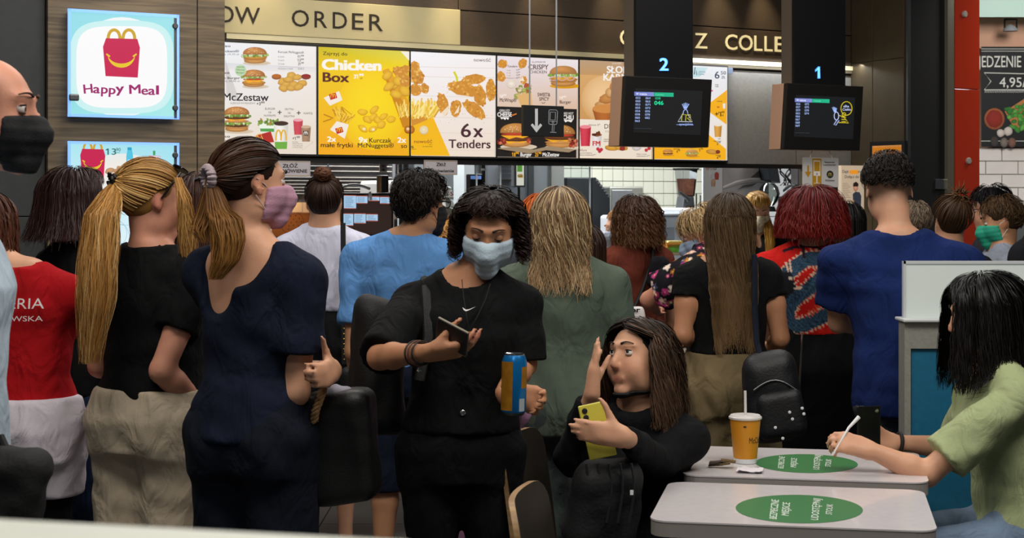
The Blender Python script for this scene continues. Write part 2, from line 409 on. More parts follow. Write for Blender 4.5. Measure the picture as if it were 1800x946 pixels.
MB().box(A_at(1666, bs - .03), A_at(1677, bs - .03), bs - .03, bs - .004, 0, ZT).build('edge_strip', mat('satin_strip', '#8c8878', .35, .6), pier)
zz = [0] + [B(1700, y, bs)[2] for y in (592, 157)] + [ZT]
for za, zc in zip(zz[:-1], zz[1:]):
    MB().box(A_at(1678, bs - .018), A_at(1722, bs - .018), bs - .018, bs - .005, za + .002, zc - .002).build('glass_panel', M_red, pier, bevel=.002)
for px, py in ((1695, 25), (1702, 283)):
    MB().lathe(B(px, py, bs - .018), [(.001, 0), (.02, 0), (.02, .008), (.016, .012)], 16, -PV).build('bolt_cap', mat('bolt', '#a39a90', .5), pier, smooth=True)

# neighbouring stall on the far right: white brick wall and chalk board
ZS = 12.0
nb = struct(MB().hexa([(3.2, ZS + .03, 0), (5.2, ZS + .03, 0), (5.2, ZS + .3, 0), (3.2, ZS + .3, 0), (3.2, ZS + .03, ZT), (5.2, ZS + .03, ZT), (5.2, ZS + .3, ZT), (3.2, ZS + .3, ZT)]).build('wall_stall', M_cream), 'neighbouring stall wall with white brick tiles', 'wall')
ym = 30
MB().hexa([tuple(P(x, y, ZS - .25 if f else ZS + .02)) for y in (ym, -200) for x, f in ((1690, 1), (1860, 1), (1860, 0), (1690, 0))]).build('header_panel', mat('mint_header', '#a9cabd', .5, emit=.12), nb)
bwid, bh = 57, 23.3
grid_y = 260; row = 0; bm_ = None
MB().hexa([tuple(P(x, y, ZS + (.012 if f else .03))) for y in (900, 260) for x, f in ((1690, 1), (1860, 1), (1860, 0), (1690, 0))]).build('grout_bed', mat('pale_grout', '#9a938c', .8), nb)
while grid_y < 800:
    for c in range(-2, 5):
        xa = 1722 + c * bwid + (bwid / 2 if row % 2 else 0) - 18
        if xa + bwid < 1690 or xa > 1850: continue
        p0 = P(xa + .8, grid_y + bh - .8, ZS); p1 = P(xa + bwid - .8, grid_y + .8, ZS)
        if bm_ is None:
            w_, h_ = (p1 - p0)[0], (p1 - p0)[2]
            o = MB().hexa([(0, 0, 0), (w_, 0, 0), (w_, .014, 0), (0, .014, 0), (0, 0, h_), (w_, 0, h_), (w_, .014, h_), (0, .014, h_)]).build('brick', M_brick, nb, bevel=.003); bm_ = o.data
        else: o = mkobj('brick', bm_, None, nb)
        o.location = p0
    grid_y += bh; row += 1
s = thing('chalk_board', 'black menu board with chalk lettering JEDZENIE and spice bowls picture', 'sign', P(1790, 258, ZS - .03))
MB().hexa([tuple(P(x, y, ZS - (.03 if f else -.0))) for y in (258, 82) for x, f in ((1725, 1), (1880, 1), (1880, 0), (1725, 0))]).build('panel', M_blackm, s)
pr = Print(P(1790, 170, ZS - .03), (0, -1, 0))
pr.rect(1725, 82, 1880, 258, '#14171a')
for y in (86, 90, 248): pr.line([(1725, y), (1880, y)], 1.2, '#b9bcb6')
pr.text('JEDZENIE', 1719, 118, 20, '#d5d8d0', 76, .006)
pr.line([(1812, 130), (1730, 128), (1742, 143), (1730, 158), (1812, 158)], 1.4, '#d5d8d0')
for k in range(26): pr.line([(1733 + k * 3, 159), (1731 + k * 3, 163)], .7, '#d5d8d0')
pr.text('4,95/100g', 1757, 153, 17, '#d5d8d0', 92, .004)
pr.blob(1748, 209, 18, 19, '#a85f33', '#7a3f20'); pr.blob(1748, 209, 14.5, 15.5, '#8d2413', '#6a150b', rough=.04)
pr.poly([(1766, 196), (1800, 174), (1830, 170), (1830, 225), (1785, 230)], '#b0703d')
for k in range(46):
    pr.blob(1785 + R.uniform(-13, 40), 207 + R.uniform(-22, 20), R.uniform(4, 8), R.uniform(3, 5), R.choice(['#2f7a28', '#4a9a36', '#3c8a30', '#63ae48']), '#18431a', R.uniform(0, 3), .1, 10)
for x, y, r in ((1759, 234, 7), (1772, 231, 8)): pr.blob(x, y, r, r, '#cfc6bd', '#8b7f78', 0, .06)
for x, y, c in ((1748, 249, '#3d3733'), (1765, 251, '#7a7066'), (1779, 251, '#7c5648')): pr.blob(x, y, 7, 9, c, '#2a2522')
pr.build('lettering', M_paper, s)
lp = thing('track_spotlight', 'small black wire framed spotlight above the chalk board', 'lamp', P(1776, 52, ZS - .14))
MB().tube([P(1766, 34, ZS - .1), P(1766, 52, ZS - .14), P(1787, 53, ZS - .14), P(1787, 34, ZS - .1), P(1766, 34, ZS - .1)], .008, 6).build('frame', M_black, lp)
MB().lathe(P(1776, 55, ZS - .14), [(.01, .05), (.05, .02), (.055, 0)], 14).build('head', M_grey, lp, smooth=True)
MB().hexa([tuple(P(x, y, ZS - (.45 if f else 0))) for y in (800, 348) for x, f in ((1690, 1), (1880, 1), (1880, 0), (1690, 0))])
hood = solo('steel_counter', MB().hexa([tuple(P(x, 0, ZS - (.5 if f else 0.02)) * [1, 1, 0] + [0, 0, z]) for z in (0, B(1780, 352, 0)[2] * 0 + 1.50) for x, f in ((1700, 1), (1900, 1), (1900, 0), (1700, 0))]), M_steel, 'stainless counter in front of the white bricks', 'counter', bevel=.01)
area('stall_lamp', (3.9, 9.6, 3.3), .8, 48, (1, .95, .9), (4.1, 12, 1.6))

# ------------------------------------------------------------------ kitchen shell
bk = 3.2
kw = struct(MB().box(A_at(420, bk), A_at(1760, bk), bk + .02, bk + .15, 0, 2.9).build('wall_kitchen', M_grout), 'tiled kitchen back wall', 'wall')
ta, tz = A_at(985, bk), .9
ts = .098; tmesh = None; a = ta
while a < A_at(1250, bk):
    z = B(1100, 404, bk)[2] - ts * 1
    while z < 1.98:
        if tmesh is None:
            o = MB().box(0, ts - .005, 0, .022, 0, ts - .005); 
            o.v = [tuple(np.array(p) - FR(0, 0, 0)) for p in o.v]
            o = o.build('tile', M_tile, kw, bevel=.002); tmesh = o.data
        else: o = mkobj('tile', tmesh, None, kw)
        o.location = FR(a, bk - .0015, z)
        z += ts
    a += ts
MB().box(A_at(420, bk), A_at(985, bk), bk - .01, bk + .02, 0, 2.6).build('steel_cladding', M_steel, kw)
MB().box(A_at(1250, bk), A_at(1760, bk), bk - .01, bk + .02, 0, 2.6).build('white_cladding', M_white, kw)
area('kitchen_lamp_a', FR(A_at(620, 1.6), 1.5, 2.75), 1.6, 62, (1, .98, .94), FR(A_at(620, 1.6), 2.0, 0), .5)
area('kitchen_lamp_b', FR(A_at(950, 1.6), 1.5, 2.75), 1.6, 58, (.96, .99, 1), FR(A_at(950, 1.6), 2.2, 0), .5)
area('kitchen_lamp_c', FR(A_at(1230, 1.6), 1.5, 2.75), 1.6, 58, (.96, .99, 1), FR(A_at(1230, 1.6), 2.2, 0), .5)

# serving counter
ct = thing('serving_counter', 'long serving counter behind the queue with steel worktop', 'counter', FR(A_at(900, 0), .3, 0))
MB().box(A_at(430, 0), A9 - .03, .02, .24, 0, .98).build('body', mat('counter_body', '#6b4a38', .5), ct)
MB().box(A_at(425, 0), A9 - .02, -.04, .28, .98, 1.02).build('worktop', M_steel, ct, bevel=.006)
# ------------------------------------------------------------------ menu boards
zt_m = B(480, 76, -.05)[2]; zb_m = B(552, 273.5, -.05)[2]
def lean(x): return 0
def burger(p, cx, cy, w, layers=('let', 'pat', 'che', 'bun'), top='#b9763a', seeds=True):
    h = w * .36
    p.blob(cx + w * .08, cy + h * 1.02, w * .56, h * .25, '#cbb59a' if seeds else '#c98c1a', '#d8c9b4' if seeds else '#e0a010')
    y = cy + h * .75
    p.blob(cx, y, w * .44, h * .3, '#d79a55', '#8a5520')
    for k, l in enumerate(layers):
        y -= h * .2
        if l == 'pat': p.blob(cx, y, w * .49, h * .22, '#6a3a1c', '#3a1c0c', rough=.05)
        elif l == 'chk': p.blob(cx, y, w * .5, h * .27, '#d99a34', '#8d5213', rough=.06)
        elif l == 'che': p.poly([(cx - w * .46, y - 2), (cx + w * .46, y - 2), (cx + w * .2, y + h * .15), (cx, y + h * .05), (cx - w * .2, y + h * .22)], '#f0a820')
        elif l == 'tom': p.blob(cx, y, w * .45, h * .12, '#c2402a', '#8a2415')
        elif l == 'let':
            for j in range(14): p.blob(cx + (j / 13 - .5) * w * .98, y + p.rnd.uniform(-1, 1) * h * .1, w * .075, h * .15, p.rnd.choice(['#8fb04a', '#b8cc70', '#6f9436', '#dfe4b8']), '#5b7a2a', p.rnd.uniform(0, 3), .2, 8)
        elif l == 'bun': p.blob(cx, y, w * .47, h * .16, '#cf9350', '#96602a')
    y -= h * .38
    n = 20; c0, c1 = lin(top), lin('#7a431c')
    pts = [(cx - w * .08, y - h * .2)] + [(cx - w * .48 * math.cos(math.pi * k / n), y + h * .28 - h * .82 * math.sin(math.pi * k / n) ** .8) for k in range(n + 1)]
    p.raw(pts, [(0, k + 1, k + 2) for k in range(n)] + [(0, n + 1, 1)], [lin('#d59450')] + [srgbmix(c0, c1, abs(k / n - .4)) for k in range(n + 1)])
    if seeds:
        for j in range(26):
            a = p.rnd.uniform(.15, math.pi - .15); r = p.rnd.uniform(.2, .9)
            p.disc(cx - w * .46 * r * math.cos(a), y + h * .22 - h * .75 * r * math.sin(a), max(.45, w * .013), max(.35, w * .009), '#f3dfb0', 6)
def nuggets(p, pts, r, col='#dfa63c', edge='#a96c14', rough=.12):
    for x, y in pts: p.blob(x, y, r * p.rnd.uniform(.9, 1.15), r * p.rnd.uniform(.6, .8), col, edge, p.rnd.uniform(-.7, .7), rough, 14)
def tender(p, x0, y0, x1, y1, w, col='#e6ac4c', edge='#cc8a30'):
    n = 7; L = math.hypot(x1 - x0, y1 - y0); rot = math.atan2(y1 - y0, x1 - x0)
    p.blob((x0 + x1) / 2, (y0 + y1) / 2, L / 2, w * .55, edge, edge, rot, .12, 20)
    for j in range(int(L / 1.6)):
        t = p.rnd.random(); ww = w * .48 * math.sin(math.pi * (t * .86 + .07)) ** .6; o = p.rnd.uniform(-1, 1) * ww
        p.blob(x0 + (x1 - x0) * t - math.sin(rot) * o, y0 + (y1 - y0) * t + math.cos(rot) * o, w * .13, w * .10, p.rnd.choice([col, '#f0c068', '#e2a440', '#b9762a', '#d8963a']), edge, p.rnd.uniform(0, 3), .2, 8)
def fries(p, cx, cy, w, h, n, ang=0., cols=('#f2d060', '#e5b93c', '#f7e08a', '#d19a26')):
    for j in range(n):
        x = cx + p.rnd.uniform(-.5, .5) * w; y = cy + p.rnd.uniform(-.15, .15) * h; a = ang + p.rnd.uniform(-.5, .5)
        l = h * p.rnd.uniform(.5, 1.)
        p.line([(x, y), (x + math.sin(a) * l, y - math.cos(a) * l)], max(1.1, w * .06), p.rnd.choice(cols))
def arches(p, cx, cy, w, h, t, col):          # golden arches
    for sgn in (-1, 1):
        p.line([(cx + sgn * w * .25 + w * .25 * math.cos(a), cy - h * max(0, math.sin(a)) ** .75) for a in np.linspace(0, math.pi, 16)], t, col)
def cup(p, x, y, w, h, body, band=None, lid=None, edge=None):
    c, e = lin(body), lin(edge) if edge else tuple(q * .7 for q in lin(body))
    pts = []; cols = []
    for i in range(7):
        t = i / 6 - .5; q = srgbmix(c, e, min(1, abs(t + .12) * 2) ** 1.5)
        pts += [(x + t * w, y - h), (x + t * w * .78, y)]; cols += [q, q]
    p.raw(pts, [(2 * i, 2 * i + 1, 2 * i + 3, 2 * i + 2) for i in range(6)], cols)
    if lid: p.blob(x, y - h, w * .5, w * .16, lid, lid, n=16)
    if band: p.poly([(x - w * .43, y - h * .28), (x + w * .43, y - h * .28), (x + w * .39, y), (x - w * .39, y)], band)

def board(px0, px1, label, base, group='backlit menu boards over the counter', bz=None):
    a0, a1 = A_at(px0, -.05), A_at(px1, -.05)
    s = thing('menu_board', label, 'menu board', FR((a0 + a1) / 2, -.02, zb_m), group)
    MB().box(a0, a1, -.048, .005, zb_m - .004, zt_m + .004).build('frame', M_black, s)
    g = .006
    MB().box(a0 + g, a1 - g, -.05, -.046, zb_m + g, zt_m - g).build('panel', mat('panel_' + base, base, .4, emit=.8, glow=True), s)
    q = Print(FR(a0, -.05, zb_m), -PV, .001); q.xl = (px0 + 1.2, px1 - 1.2); return s, q
def top(px): return HY - (zt_m - .006 - CH) / B(px, 300, -.05)[1] * F
def bot(px): return HY - (zb_m + .006 - CH) / B(px, 300, -.05)[1] * F

# board 1: burgers and meal deal
s, p = board(380, 558, 'cream menu board with burgers, nuggets and drinks next to the timber wall', '#e6ddd2')
p.quadg([(380, top(380) + .5), (555, top(555) + .5), (555, bot(555) - .5), (380, bot(380) - .5)], ['#e9ebf0', '#eee9e6', '#e4d5c4', '#e6dacb'])
p.quadg([(380, 110), (555, 118), (555, 128), (380, 122)], ['#d6d7dd', '#dfdadb', '#e9e2dc', '#e2dfdf'])
p.poly([(396, 105), (398, 165), (422, 180)], '#d0cbc8')
burger(p, 448, 95, 44, ('bun', 'chk', 'let')); burger(p, 446, 137, 42, ('chk', 'che', 'tom', 'let'))
burger(p, 416, 214, 47, ('bun', 'pat', 'let', 'bun', 'che', 'pat', 'let'))
p.disc(423, 124, 10, 10, '#b7d3a6')
for i, y in enumerate((119, 124, 129)): p.text(('Nowość', 'Nowy', 'Burger')[i], 416, y, 2.8, '#3f5a3a', 14)
nuggets(p, [(512, 133), (496, 143), (522, 136), (503, 148), (531, 146), (516, 149), (498, 155), (525, 153), (511, 155), (507, 140)], 8.5, '#e0b050', '#ab7420')
for x, y, c in ((486, 135, '#b5651d'), (538, 135, '#8f1f1f')):
    p.blob(x, y, 8.5, 5, c, '#7a4a30'); p.blob(x, y - 2, 8, 2.6, c, c)
p.text('12⁵⁰', 385, 86, 5, '#283445', 20, .01); p.text('McChicken®', 372, 92, 4, '#27405c', 48, .012); p.text('w Zestawie 19,70 zł', 366, 97, 3, '#5d6b7c', 54)
p.text('Kurczak McNuggets®', 489, 93, 4, '#3a3b44', 45, .008, sl=.03)
for i, (q, v) in enumerate((('6 sztuk', '11⁵⁰'), ('9 sztuk', '13⁵⁰'), ('20 sztuk', '21⁵⁰'))):
    p.text(q, 489, 101 + i * 6.3, 3, '#6a6b72', 11); p.text(v, 524, 102 + i * 6.3, 4.6, '#23242c', 10, .016)
p.line([(489, 117), (535, 119)], .4, '#8b8a8c'); p.text('McZestaw 6 sztuk', 489, 122, 2.8, '#6a6b72', 26); p.text('18,90 zł', 524, 122.5, 2.8, '#6a6b72', 10)
p.text('13⁵⁰', 381, 133, 5, '#23242c', 22, .012); p.text('Veggie Burger', 375, 139, 4, '#23242c', 47, .014); p.text('w Zestawie 20,90 zł', 371, 144, 2.8, '#5d5b5c', 50)
p.text('McZestaw', 393, 176.5, 13, '#1d1c22', 79, .018, sl=.014)
p.text('McZESTAW POWIĘKSZONY', 405, 183, 3, '#4d4a4a', 44); p.text('+3⁰⁰', 451, 185, 5.5, '#1d1c22', 14, .016)
for t, x, y, w in (('BURGER', 466, 193, 18), ('lub', 472, 199, 5), ('McWRAP®', 464, 205, 21), ('FRYTKI', 501, 194, 15), ('lub', 506, 200, 5), ('SAŁATKA', 499, 206, 19), ('NAPÓJ', 534, 201, 15)):
    p.text(t, x, y, 3.6, '#3d3a3a', w)
for x, y in ((491.5, 197.5), (525, 198.5)):
    p.rect(x - 3.5, y - .7, x + 3.5, y + .7, '#1d1c22'); p.rect(x - .7, y - 3.5, x + .7, y + 3.5, '#1d1c22')
p.poly([(455, 217), (487, 217), (484, 232), (458, 231)], '#e8efe0'); p.poly([(457, 226), (485, 226), (484, 232), (458, 231)], '#4f9c48')
for j in range(30): p.blob(471 + R.uniform(-17, 17), 215 + R.uniform(-5, 4), 3, 2, R.choice(['#7fa43a', '#5c8a2c', '#c98a35', '#a9bf5b']), '#4c6b22', R.uniform(0, 3), .2, 8)
p.poly([(450, 238), (476, 231), (482, 250), (456, 252)], '#b0241c'); fries(p, 456, 249, 16, 14, 20, -.9); p.ring(458, 242, 8, 6, 1.6, '#e0a02a', 2, 5)
cup(p, 494, 262, 26, 45, '#f0ece6', '#6aa83e', '#3b2418'); arches(p, 494, 247, 18, 18, 2.6, '#e0ac1e')
cup(p, 524, 237, 17, 26, '#cf4655', None, '#e8a5ac'); cup(p, 538, 249, 17, 26, '#a98568', None, '#c9a98c'); p.rect(533, 230, 542, 238.5, '#2c1812'); arches(p, 537.5, 237, 6, 5.5, 1.1, '#f0e8dc')
p.ring(532.5, 250, 18, 13, .4, '#b5a79a', n=4); p.text('+1⁰⁰', 514, 246, 5.5, '#1d1c22', 13, .016)
for i, t in enumerate(('Do każdego', 'McZestawu Powiększonego', 'możesz wybrać shake', 'lub McCafé 250 ml')): p.text(t, 514, 250.5 + i * 3.2, 2.1, '#5a5450', 10 + 8 * (i > 0))
p.text('14⁵⁰', 382, 245, 5, '#23242c', 22, .012); p.text('Big Mac®', 386, 250, 4, '#23242c', 25, .014)
p.build('printed_menu', M_print, s)

# board 2: chicken box
s, p = board(558, 721, 'bright yellow menu board lettered Chicken Box with small fries', '#f3c406')
p.quadg([(560, top(560) + .5), (719, top(719) + .5), (717, 120), (560, 115)], ['#c9b818', '#d8cf4e', '#f0d208', '#e8bd08'])
p.quadg([(560, 115), (717, 120), (717, bot(717) - .5), (560, bot(560) - .5)], ['#ebc50c', '#f3cf0a', '#eda80a', '#f0a50c'])
p.blob(655, 190, 62, 74, '#f6d60c', '#efba0a', n=30)
p.poly([(704, top(704) + .8), (719.5, top(719) + .8), (719.5, 107)], '#f0ead8')
p.text('Zajrzyj do', 567.5, 96.5, 6, '#2a1c10', 43, .008, sl=.03)
p.text('Chicken', 567, 122, 18, '#f6f0e6', 102, .05, sl=.02); p.text('Box', 568, 143.5, 16.5, '#5a1f14', 45, .03, sl=.02)
p.text('31⁹⁰', 622, 138, 7, '#f6f0e6', 17, .03); p.text('zł', 633, 139, 3, '#3a2412', 4)
for (pts, lx, ly, fx, fy, an) in (([(569, 172), (596, 160), (602, 176), (580, 186)], 585, 169, 592, 190, 2.7), ([(580, 228), (592, 213), (613, 219), (606, 244)], 596, 229, 604, 216, .5)):
    fries(p, fx, fy, 18, 22, 26, an, ('#e3ae2c', '#c98a18', '#f0c748', '#b87a12')); p.poly(pts, '#efe4d6')
    p.poly([(lx - 7, ly - 3), (lx + 5, ly - 6), (lx + 8, ly + 3), (lx - 4, ly + 7)], '#c22a18'); arches(p, lx + .5, ly + 2.5, 8, 6, 1.2, '#f0b828')
for a_, b_ in (((569, 201), (586, 208)), ((568, 214), (583, 209))): p.line([a_, b_], 2, '#b57a10')
nuggets(p, [(637, 197), (658, 193), (646, 210), (656, 206), (664, 211), (674, 205), (687, 210), (670, 219), (638, 226), (655, 227)], 8.5, '#f2c22c', '#c88c0a')
for x, y in ((640, 227), (656, 228)): p.blob(x, y, 3, 2.5, '#f5e9c8', '#e0c478')
p.poly([(672, 124), (722, 190), (722, 226), (708, 224)], '#c8820c'); p.poly([(672, 124), (683, 120), (722, 180), (722, 196)], '#e0a01a')
nuggets(p, [(681, 133), (690, 150), (700, 143), (711, 160), (696, 166), (684, 152)], 11, '#ecbc34', '#c08414', .05)
tender(p, 690, 122, 716, 132, 17); tender(p, 704, 135, 722, 150, 18); tender(p, 700, 128, 722, 118, 14)
fries(p, 714, 204, 26, 26, 60, .1)
p.blob(717, 228, 6.5, 7, '#c87a1c', '#7a3c0c'); p.blob(717, 227, 3, 3, '#f3dcb0', '#c87a1c')
p.text('2x', 575.5, 249, 9, '#f6f0e6', 15, .03); p.text('małe frytki', 564, 258.5, 8, '#2a1c10', 56, .014, sl=.01)
p.text('9x', 631, 250.5, 9.5, '#f6f0e6', 15, .03); p.text('Kurczak', 649, 250.5, 8, '#2a1c10', 39, .014, sl=.01); p.text('McNuggets®', 629, 259, 7.5, '#2a1c10', 63, .014, sl=.008)
p.text('2x', 699, 250.8, 9.5, '#f6f0e6', 14.5, .03); p.text('so', 705, 260, 7.5, '#2a1c10', 10.5, .014)
p.build('printed_menu', M_print, s)

# board 3: tenders
s, p = board(721, 873, 'white wood menu board lettered 6x Tenders with fried chicken strips', '#e9e1d6')
p.quadg([(722, top(722) + .5), (871, top(871) + .5), (869, bot(869) - .5), (720, bot(720) - .5)], ['#f2f0f4', '#f0ebea', '#e8d6c4', '#eadbca'])
for y in (117, 134, 168, 205, 232, 246, 262): p.line([(722, y), (800, y + 2), (870, y + 3)], .7, '#d9cbbd')
p.poly([(721, 190), (761, 205), (791, bot(791) - .8), (720, bot(720) - .8)], '#f0b40c')
p.poly([(722, 208), (766, 193), (764, 205), (724, 222)], '#cf8a2c')
fries(p, 742, 205, 44, 30, 90, .25)
tender(p, 722, 112, 735, 122, 18); tender(p, 722, 140, 745, 130, 26); tender(p, 724, 165, 736, 150, 20); tender(p, 740, 158, 754, 154, 17)
p.line([(798, 126), (803, 136), (804, 148)], 4, '#d2cf28')
tender(p, 812, 142, 853, 137, 16); tender(p, 788, 150, 842, 162, 22); tender(p, 838, 150, 848, 186, 20); tender(p, 815, 178, 852, 207, 19); tender(p, 862, 140, 864, 178, 16)
tender(p, 774, 164, 783, 203, 17); tender(p, 802, 176, 800, 205, 18)
p.poly([(776, 198), (788, 186), (789, 196), (781, 205)], '#ecd9bd'); p.poly([(798, 201), (808, 184), (806, 198)], '#ecd9bd')
for j in range(40): p.disc(R.uniform(768, 866), R.uniform(150, 216), .5, .5, '#7a4a1c', 5)
p.blob(723, 228, 6, 7, '#c87a1c', '#7a3c0c'); p.blob(745, 229, 8, 8, '#efe2c0', '#c9a868'); p.ring(745, 228, 3.5, 3, 1, '#d8c79a')
p.text('nowość', 833, 108, 6, '#5a2f33', 30, .004, sl=.02); p.text('nowość', 728, 251.5, 6, '#8a3b1a', 32, .008); p.text('sos', 754, 255, 2.2, '#2a1c10', 6); p.text('czosnkowy', 742, 258.5, 2.4, '#2a1c10', 18)
p.text('s', 722.5, 260.5, 6, '#2a1c10', 4.5, .01); p.text('do wyboru', 720, 263, 2.2, '#2a1c10', 12)
p.text('6', 810.5, 241, 24, '#43202a', 17, .012); p.text('x', 832.5, 241, 23.5, '#43202a', 16, .02)
p.text('Tenders', 789, 260, 15, '#43202a', 73, .02, sl=.01)
p.build('printed_menu', M_print, s)

# board 4: crispy chicken above, black grilled burgers below
s, p = board(873, 1018, 'menu board with pale crispy chicken top and black grilled burger half', '#d9c3b1')
ys = lambda x: 187 + (x - 873) * .035
p.quadg([(874, top(874) + .5), (1016, top(1016) + .5), (1014, ys(1014)), (872, ys(872))], ['#e6dde4', '#e9e0e2', '#d8b79c', '#dcc0ab'])
p.poly([(872, ys(872)), (1014, ys(1014)), (1013, bot(1013) - .5), (871, bot(871) - .5)], '#15100f')
tender(p, 875, 113, 891, 111, 14); tender(p, 914, 120, 923, 104, 13); tender(p, 874, 136, 888, 133, 17); tender(p, 915, 140, 926, 142, 13)
p.poly([(912, 142), (919, 135), (922, 143)], '#efdfc8'); p.blob(899, 148, 9, 8, '#efe6da', '#c9b49c'); p.ring(899, 147, 5, 4, 1, '#dcccb8')
p.text('Tenders', 891.5, 118.5, 4, '#4a3030', 18, .012)
for i in range(4): p.text(('3 szt.', '5 szt.', '7 szt.', 'McZestaw 5 szt.')[i], 891, 124.5 + i * 4.6, 2, '#6d5650', 7 + 12 * (i == 3)); p.text('13⁵⁰', 908, 124.5 + i * 4.6, 2.6, '#3a2626', 6, .014)
p.text('SUPREME', 935, 110.5, 2.6, '#5a4040', 24); p.text('CRISPY', 929, 122, 8.5, '#4a2a33', 35, .016); p.text('CHICKEN', 931, 129, 5, '#4a2a33', 30, .008)
burger(p, 990, 133, 50, ('bun', 'chk', 'che', 'let'), '#b98850', False)
for x in (973, 988, 1003): p.ring(x, 138, 6, 3.5, 1.2, '#cfa9ba')
p.text('SWEET&', 945, 169.5, 6.3, '#3a2626', 22, .02); p.text('SPICY', 948, 177, 6, '#3a2626', 17, .02); p.ring(955, 179, 3, 2.5, 1, '#3a2626', .2, 2.9)
for j in range(26): p.blob(918 + R.uniform(-12, 12), 160 + R.uniform(-10, 12), 5, 3.4, R.choice(['#7fa43a', '#c2452c', '#e8c07a', '#a9bf5b', '#efdcc0']), '#7c6326', R.uniform(0, 3), .2, 9)
p.poly([(908, 167), (934, 163), (936, 187), (916, 188)], '#dcae6e')
p.text('18⁵⁰', 879, 171.5, 5, '#f0e6dc', 11, .03); p.text('McWrap®', 878.5, 179, 6.5, '#3a2626', 29, .014, sl=.01); p.text('18⁵⁰', 984, 174, 4.5, '#f0e6dc', 11, .03); p.text('Burger', 984, 182, 5.5, '#3a2626', 20, .012)
burger(p, 907, 237, 58, ('che', 'pat', 'che', 'tom'), '#b9803a'); burger(p, 984, 239, 56, ('bun', 'che', 'pat', 'tom'), '#b07a34')
for j in range(16): p.blob(R.choice([880, 930, 1008]) + R.uniform(-7, 7), 252 + R.uniform(-7, 5), 4, 3, R.choice(['#c2452c', '#d8785c', '#8e2418']), '#5a140c', R.uniform(0, 3), .2, 9)
p.poly([(872, 261), (905, 258), (938, 263), (966, 257), (1012, 263), (1000, 268), (960, 264), (930, 270), (890, 264)], '#9a8468')
p.text('GRILLED', 878, 196.5, 4.2, '#e8e2da', 18, .006); p.text('CHEESE', 874.5, 205, 7.5, '#f2ece4', 25, .03)
p.poly([(879, 206), (895, 206.5), (893, 211), (890, 208), (888, 211), (884, 208), (882, 210)], '#f2ece4'); p.line([(900, 203), (908, 200)], 2, '#d87a2a')
p.text('RED HOT', 991, 201.5, 4.2, '#e8e2da', 17, .008); p.text('CHILI', 990, 210, 7.5, '#f2ece4', 18, .03); p.poly([(991, 211), (1007, 211), (1004, 215), (998, 213), (994, 215)], '#f2ece4')
for t, x, w, c in (('18⁹⁰', 901, 11, '#f0a820'), ('Burger', 915, 19.5, '#f2ece4'), ('25⁹⁰', 940.5, 11, '#f0a820'), ('McZestaw', 954, 29, '#f2ece4')): p.text(t, x, 275, 6.8, c, w, .02)
p.build('printed_menu', M_print, s)

# board 5: caramel ice cream, desserts
s, p = board(1018, 1149, 'caramel coloured ice cream menu board with pink shake and desserts', '#d6b490')
yd = lambda x: 209.5 + (x - 1018) * .03
p.quadg([(1019, top(1019) + .5), (1147, top(1147) + .5), (1146, 135), (1018, 131)], ['#b99a7c', '#b89776', '#c3955e', '#bf9460'])
p.quadg([(1018, 131), (1146, 135), (1146, yd(1146)), (1017, yd(1017))], ['#d4a468', '#d6a468', '#c8935a', '#c99458'])
p.blob(1062, 175, 40, 42, '#ecc592', '#cd9a5e', n=26)
p.quadg([(1017, yd(1017)), (1146, yd(1146)), (1145, bot(1145) - .5), (1015, bot(1015) - .5)], ['#eadfce', '#eadfce', '#e6d8c4', '#e8dac6'])
p.text('SŁONY', 1067, 128, 12, '#f0ece8', 50, .03, sl=.02); p.text('KARMEL', 1061, 141.5, 12, '#f0ece8', 60, .03, sl=.02); p.text('nowość', 1076, 113, 3.5, '#e9ddd0', 16)
for x, y, rx, ry, c in ((1066, 190, 24, 10, '#c8813c'), (1066, 183, 21, 10, '#d9a86c'), (1068, 173, 15, 9, '#c98c4c'), (1074, 163, 10, 10, '#dcae74'), (1078, 153, 6, 8, '#cf9450')): p.blob(x, y, rx, ry, c, '#9a5a22', -.2, .06, 22)
cup(p, 1066, 211, 50, 20, '#b86a2c', None, '#cc8844', '#7d3c12')
cup(p, 1029, 257, 20, 34, '#d43f52', None, '#e9868f', '#b02238'); cup(p, 1049, 259, 18, 22, '#e9e2e0', None, '#8a4a2a'); p.text('FM', 1042, 256, 8, '#c33a3a', 13, .04)
for x, y in ((1051, 262), (1057, 263), (1054, 266), (1136, 264), (1141, 261)): p.blob(x, y, 3, 3, '#cf2d40', '#8c1526')
for j in range(8): p.blob(1048 + R.uniform(-7, 7), 236 + R.uniform(-3, 3), 3.5, 2, R.choice(['#7a3c1c', '#b5703c', '#5a2a14']), '#3a1a0c', R.uniform(0, 3), .2, 8)
p.text('DESERY', 1062.5, 226, 8, '#5a4436', 36, .008); p.text('malinowe', 1064, 233, 5, '#b59a88', 34); p.text('Malinowe  8⁹⁰', 1035, 221, 2.6, '#4d3a30', 20, .01)
p.text('Ciastko', 1061, 246, 2.4, '#4d3a30', 9, .01); p.text('malinowe 6⁹⁰', 1061, 249.5, 2.6, '#4d3a30', 17, .01)
p.text('McFlurry', 1017.5, 266, 4, '#8a2430', 14, .004); p.text('z polewą malinową', 1017.5, 270, 2.2, '#4d3a30', 23, .01); p.text('i białą czekoladą 8⁹⁰', 1017.5, 273.5, 2.2, '#4d3a30', 30, .01)
for x in (1075, 1092): p.blob(x, 260, 12, 5, '#d9a040', '#a8701c', .1, .05)
p.blob(1094, 261, 5, 4, '#9a2a2a', '#6a1414'); p.blob(1119, 260, 8, 5, '#d8d0cc', '#a89a94')
p.text('Shake o smaku', 1119, 272, 2.2, '#4d3a30', 18, .01); p.text('malinowym 6⁹⁰', 1119, 275.5, 2.2, '#4d3a30', 23, .01)
p.build('printed_menu', M_print, s)

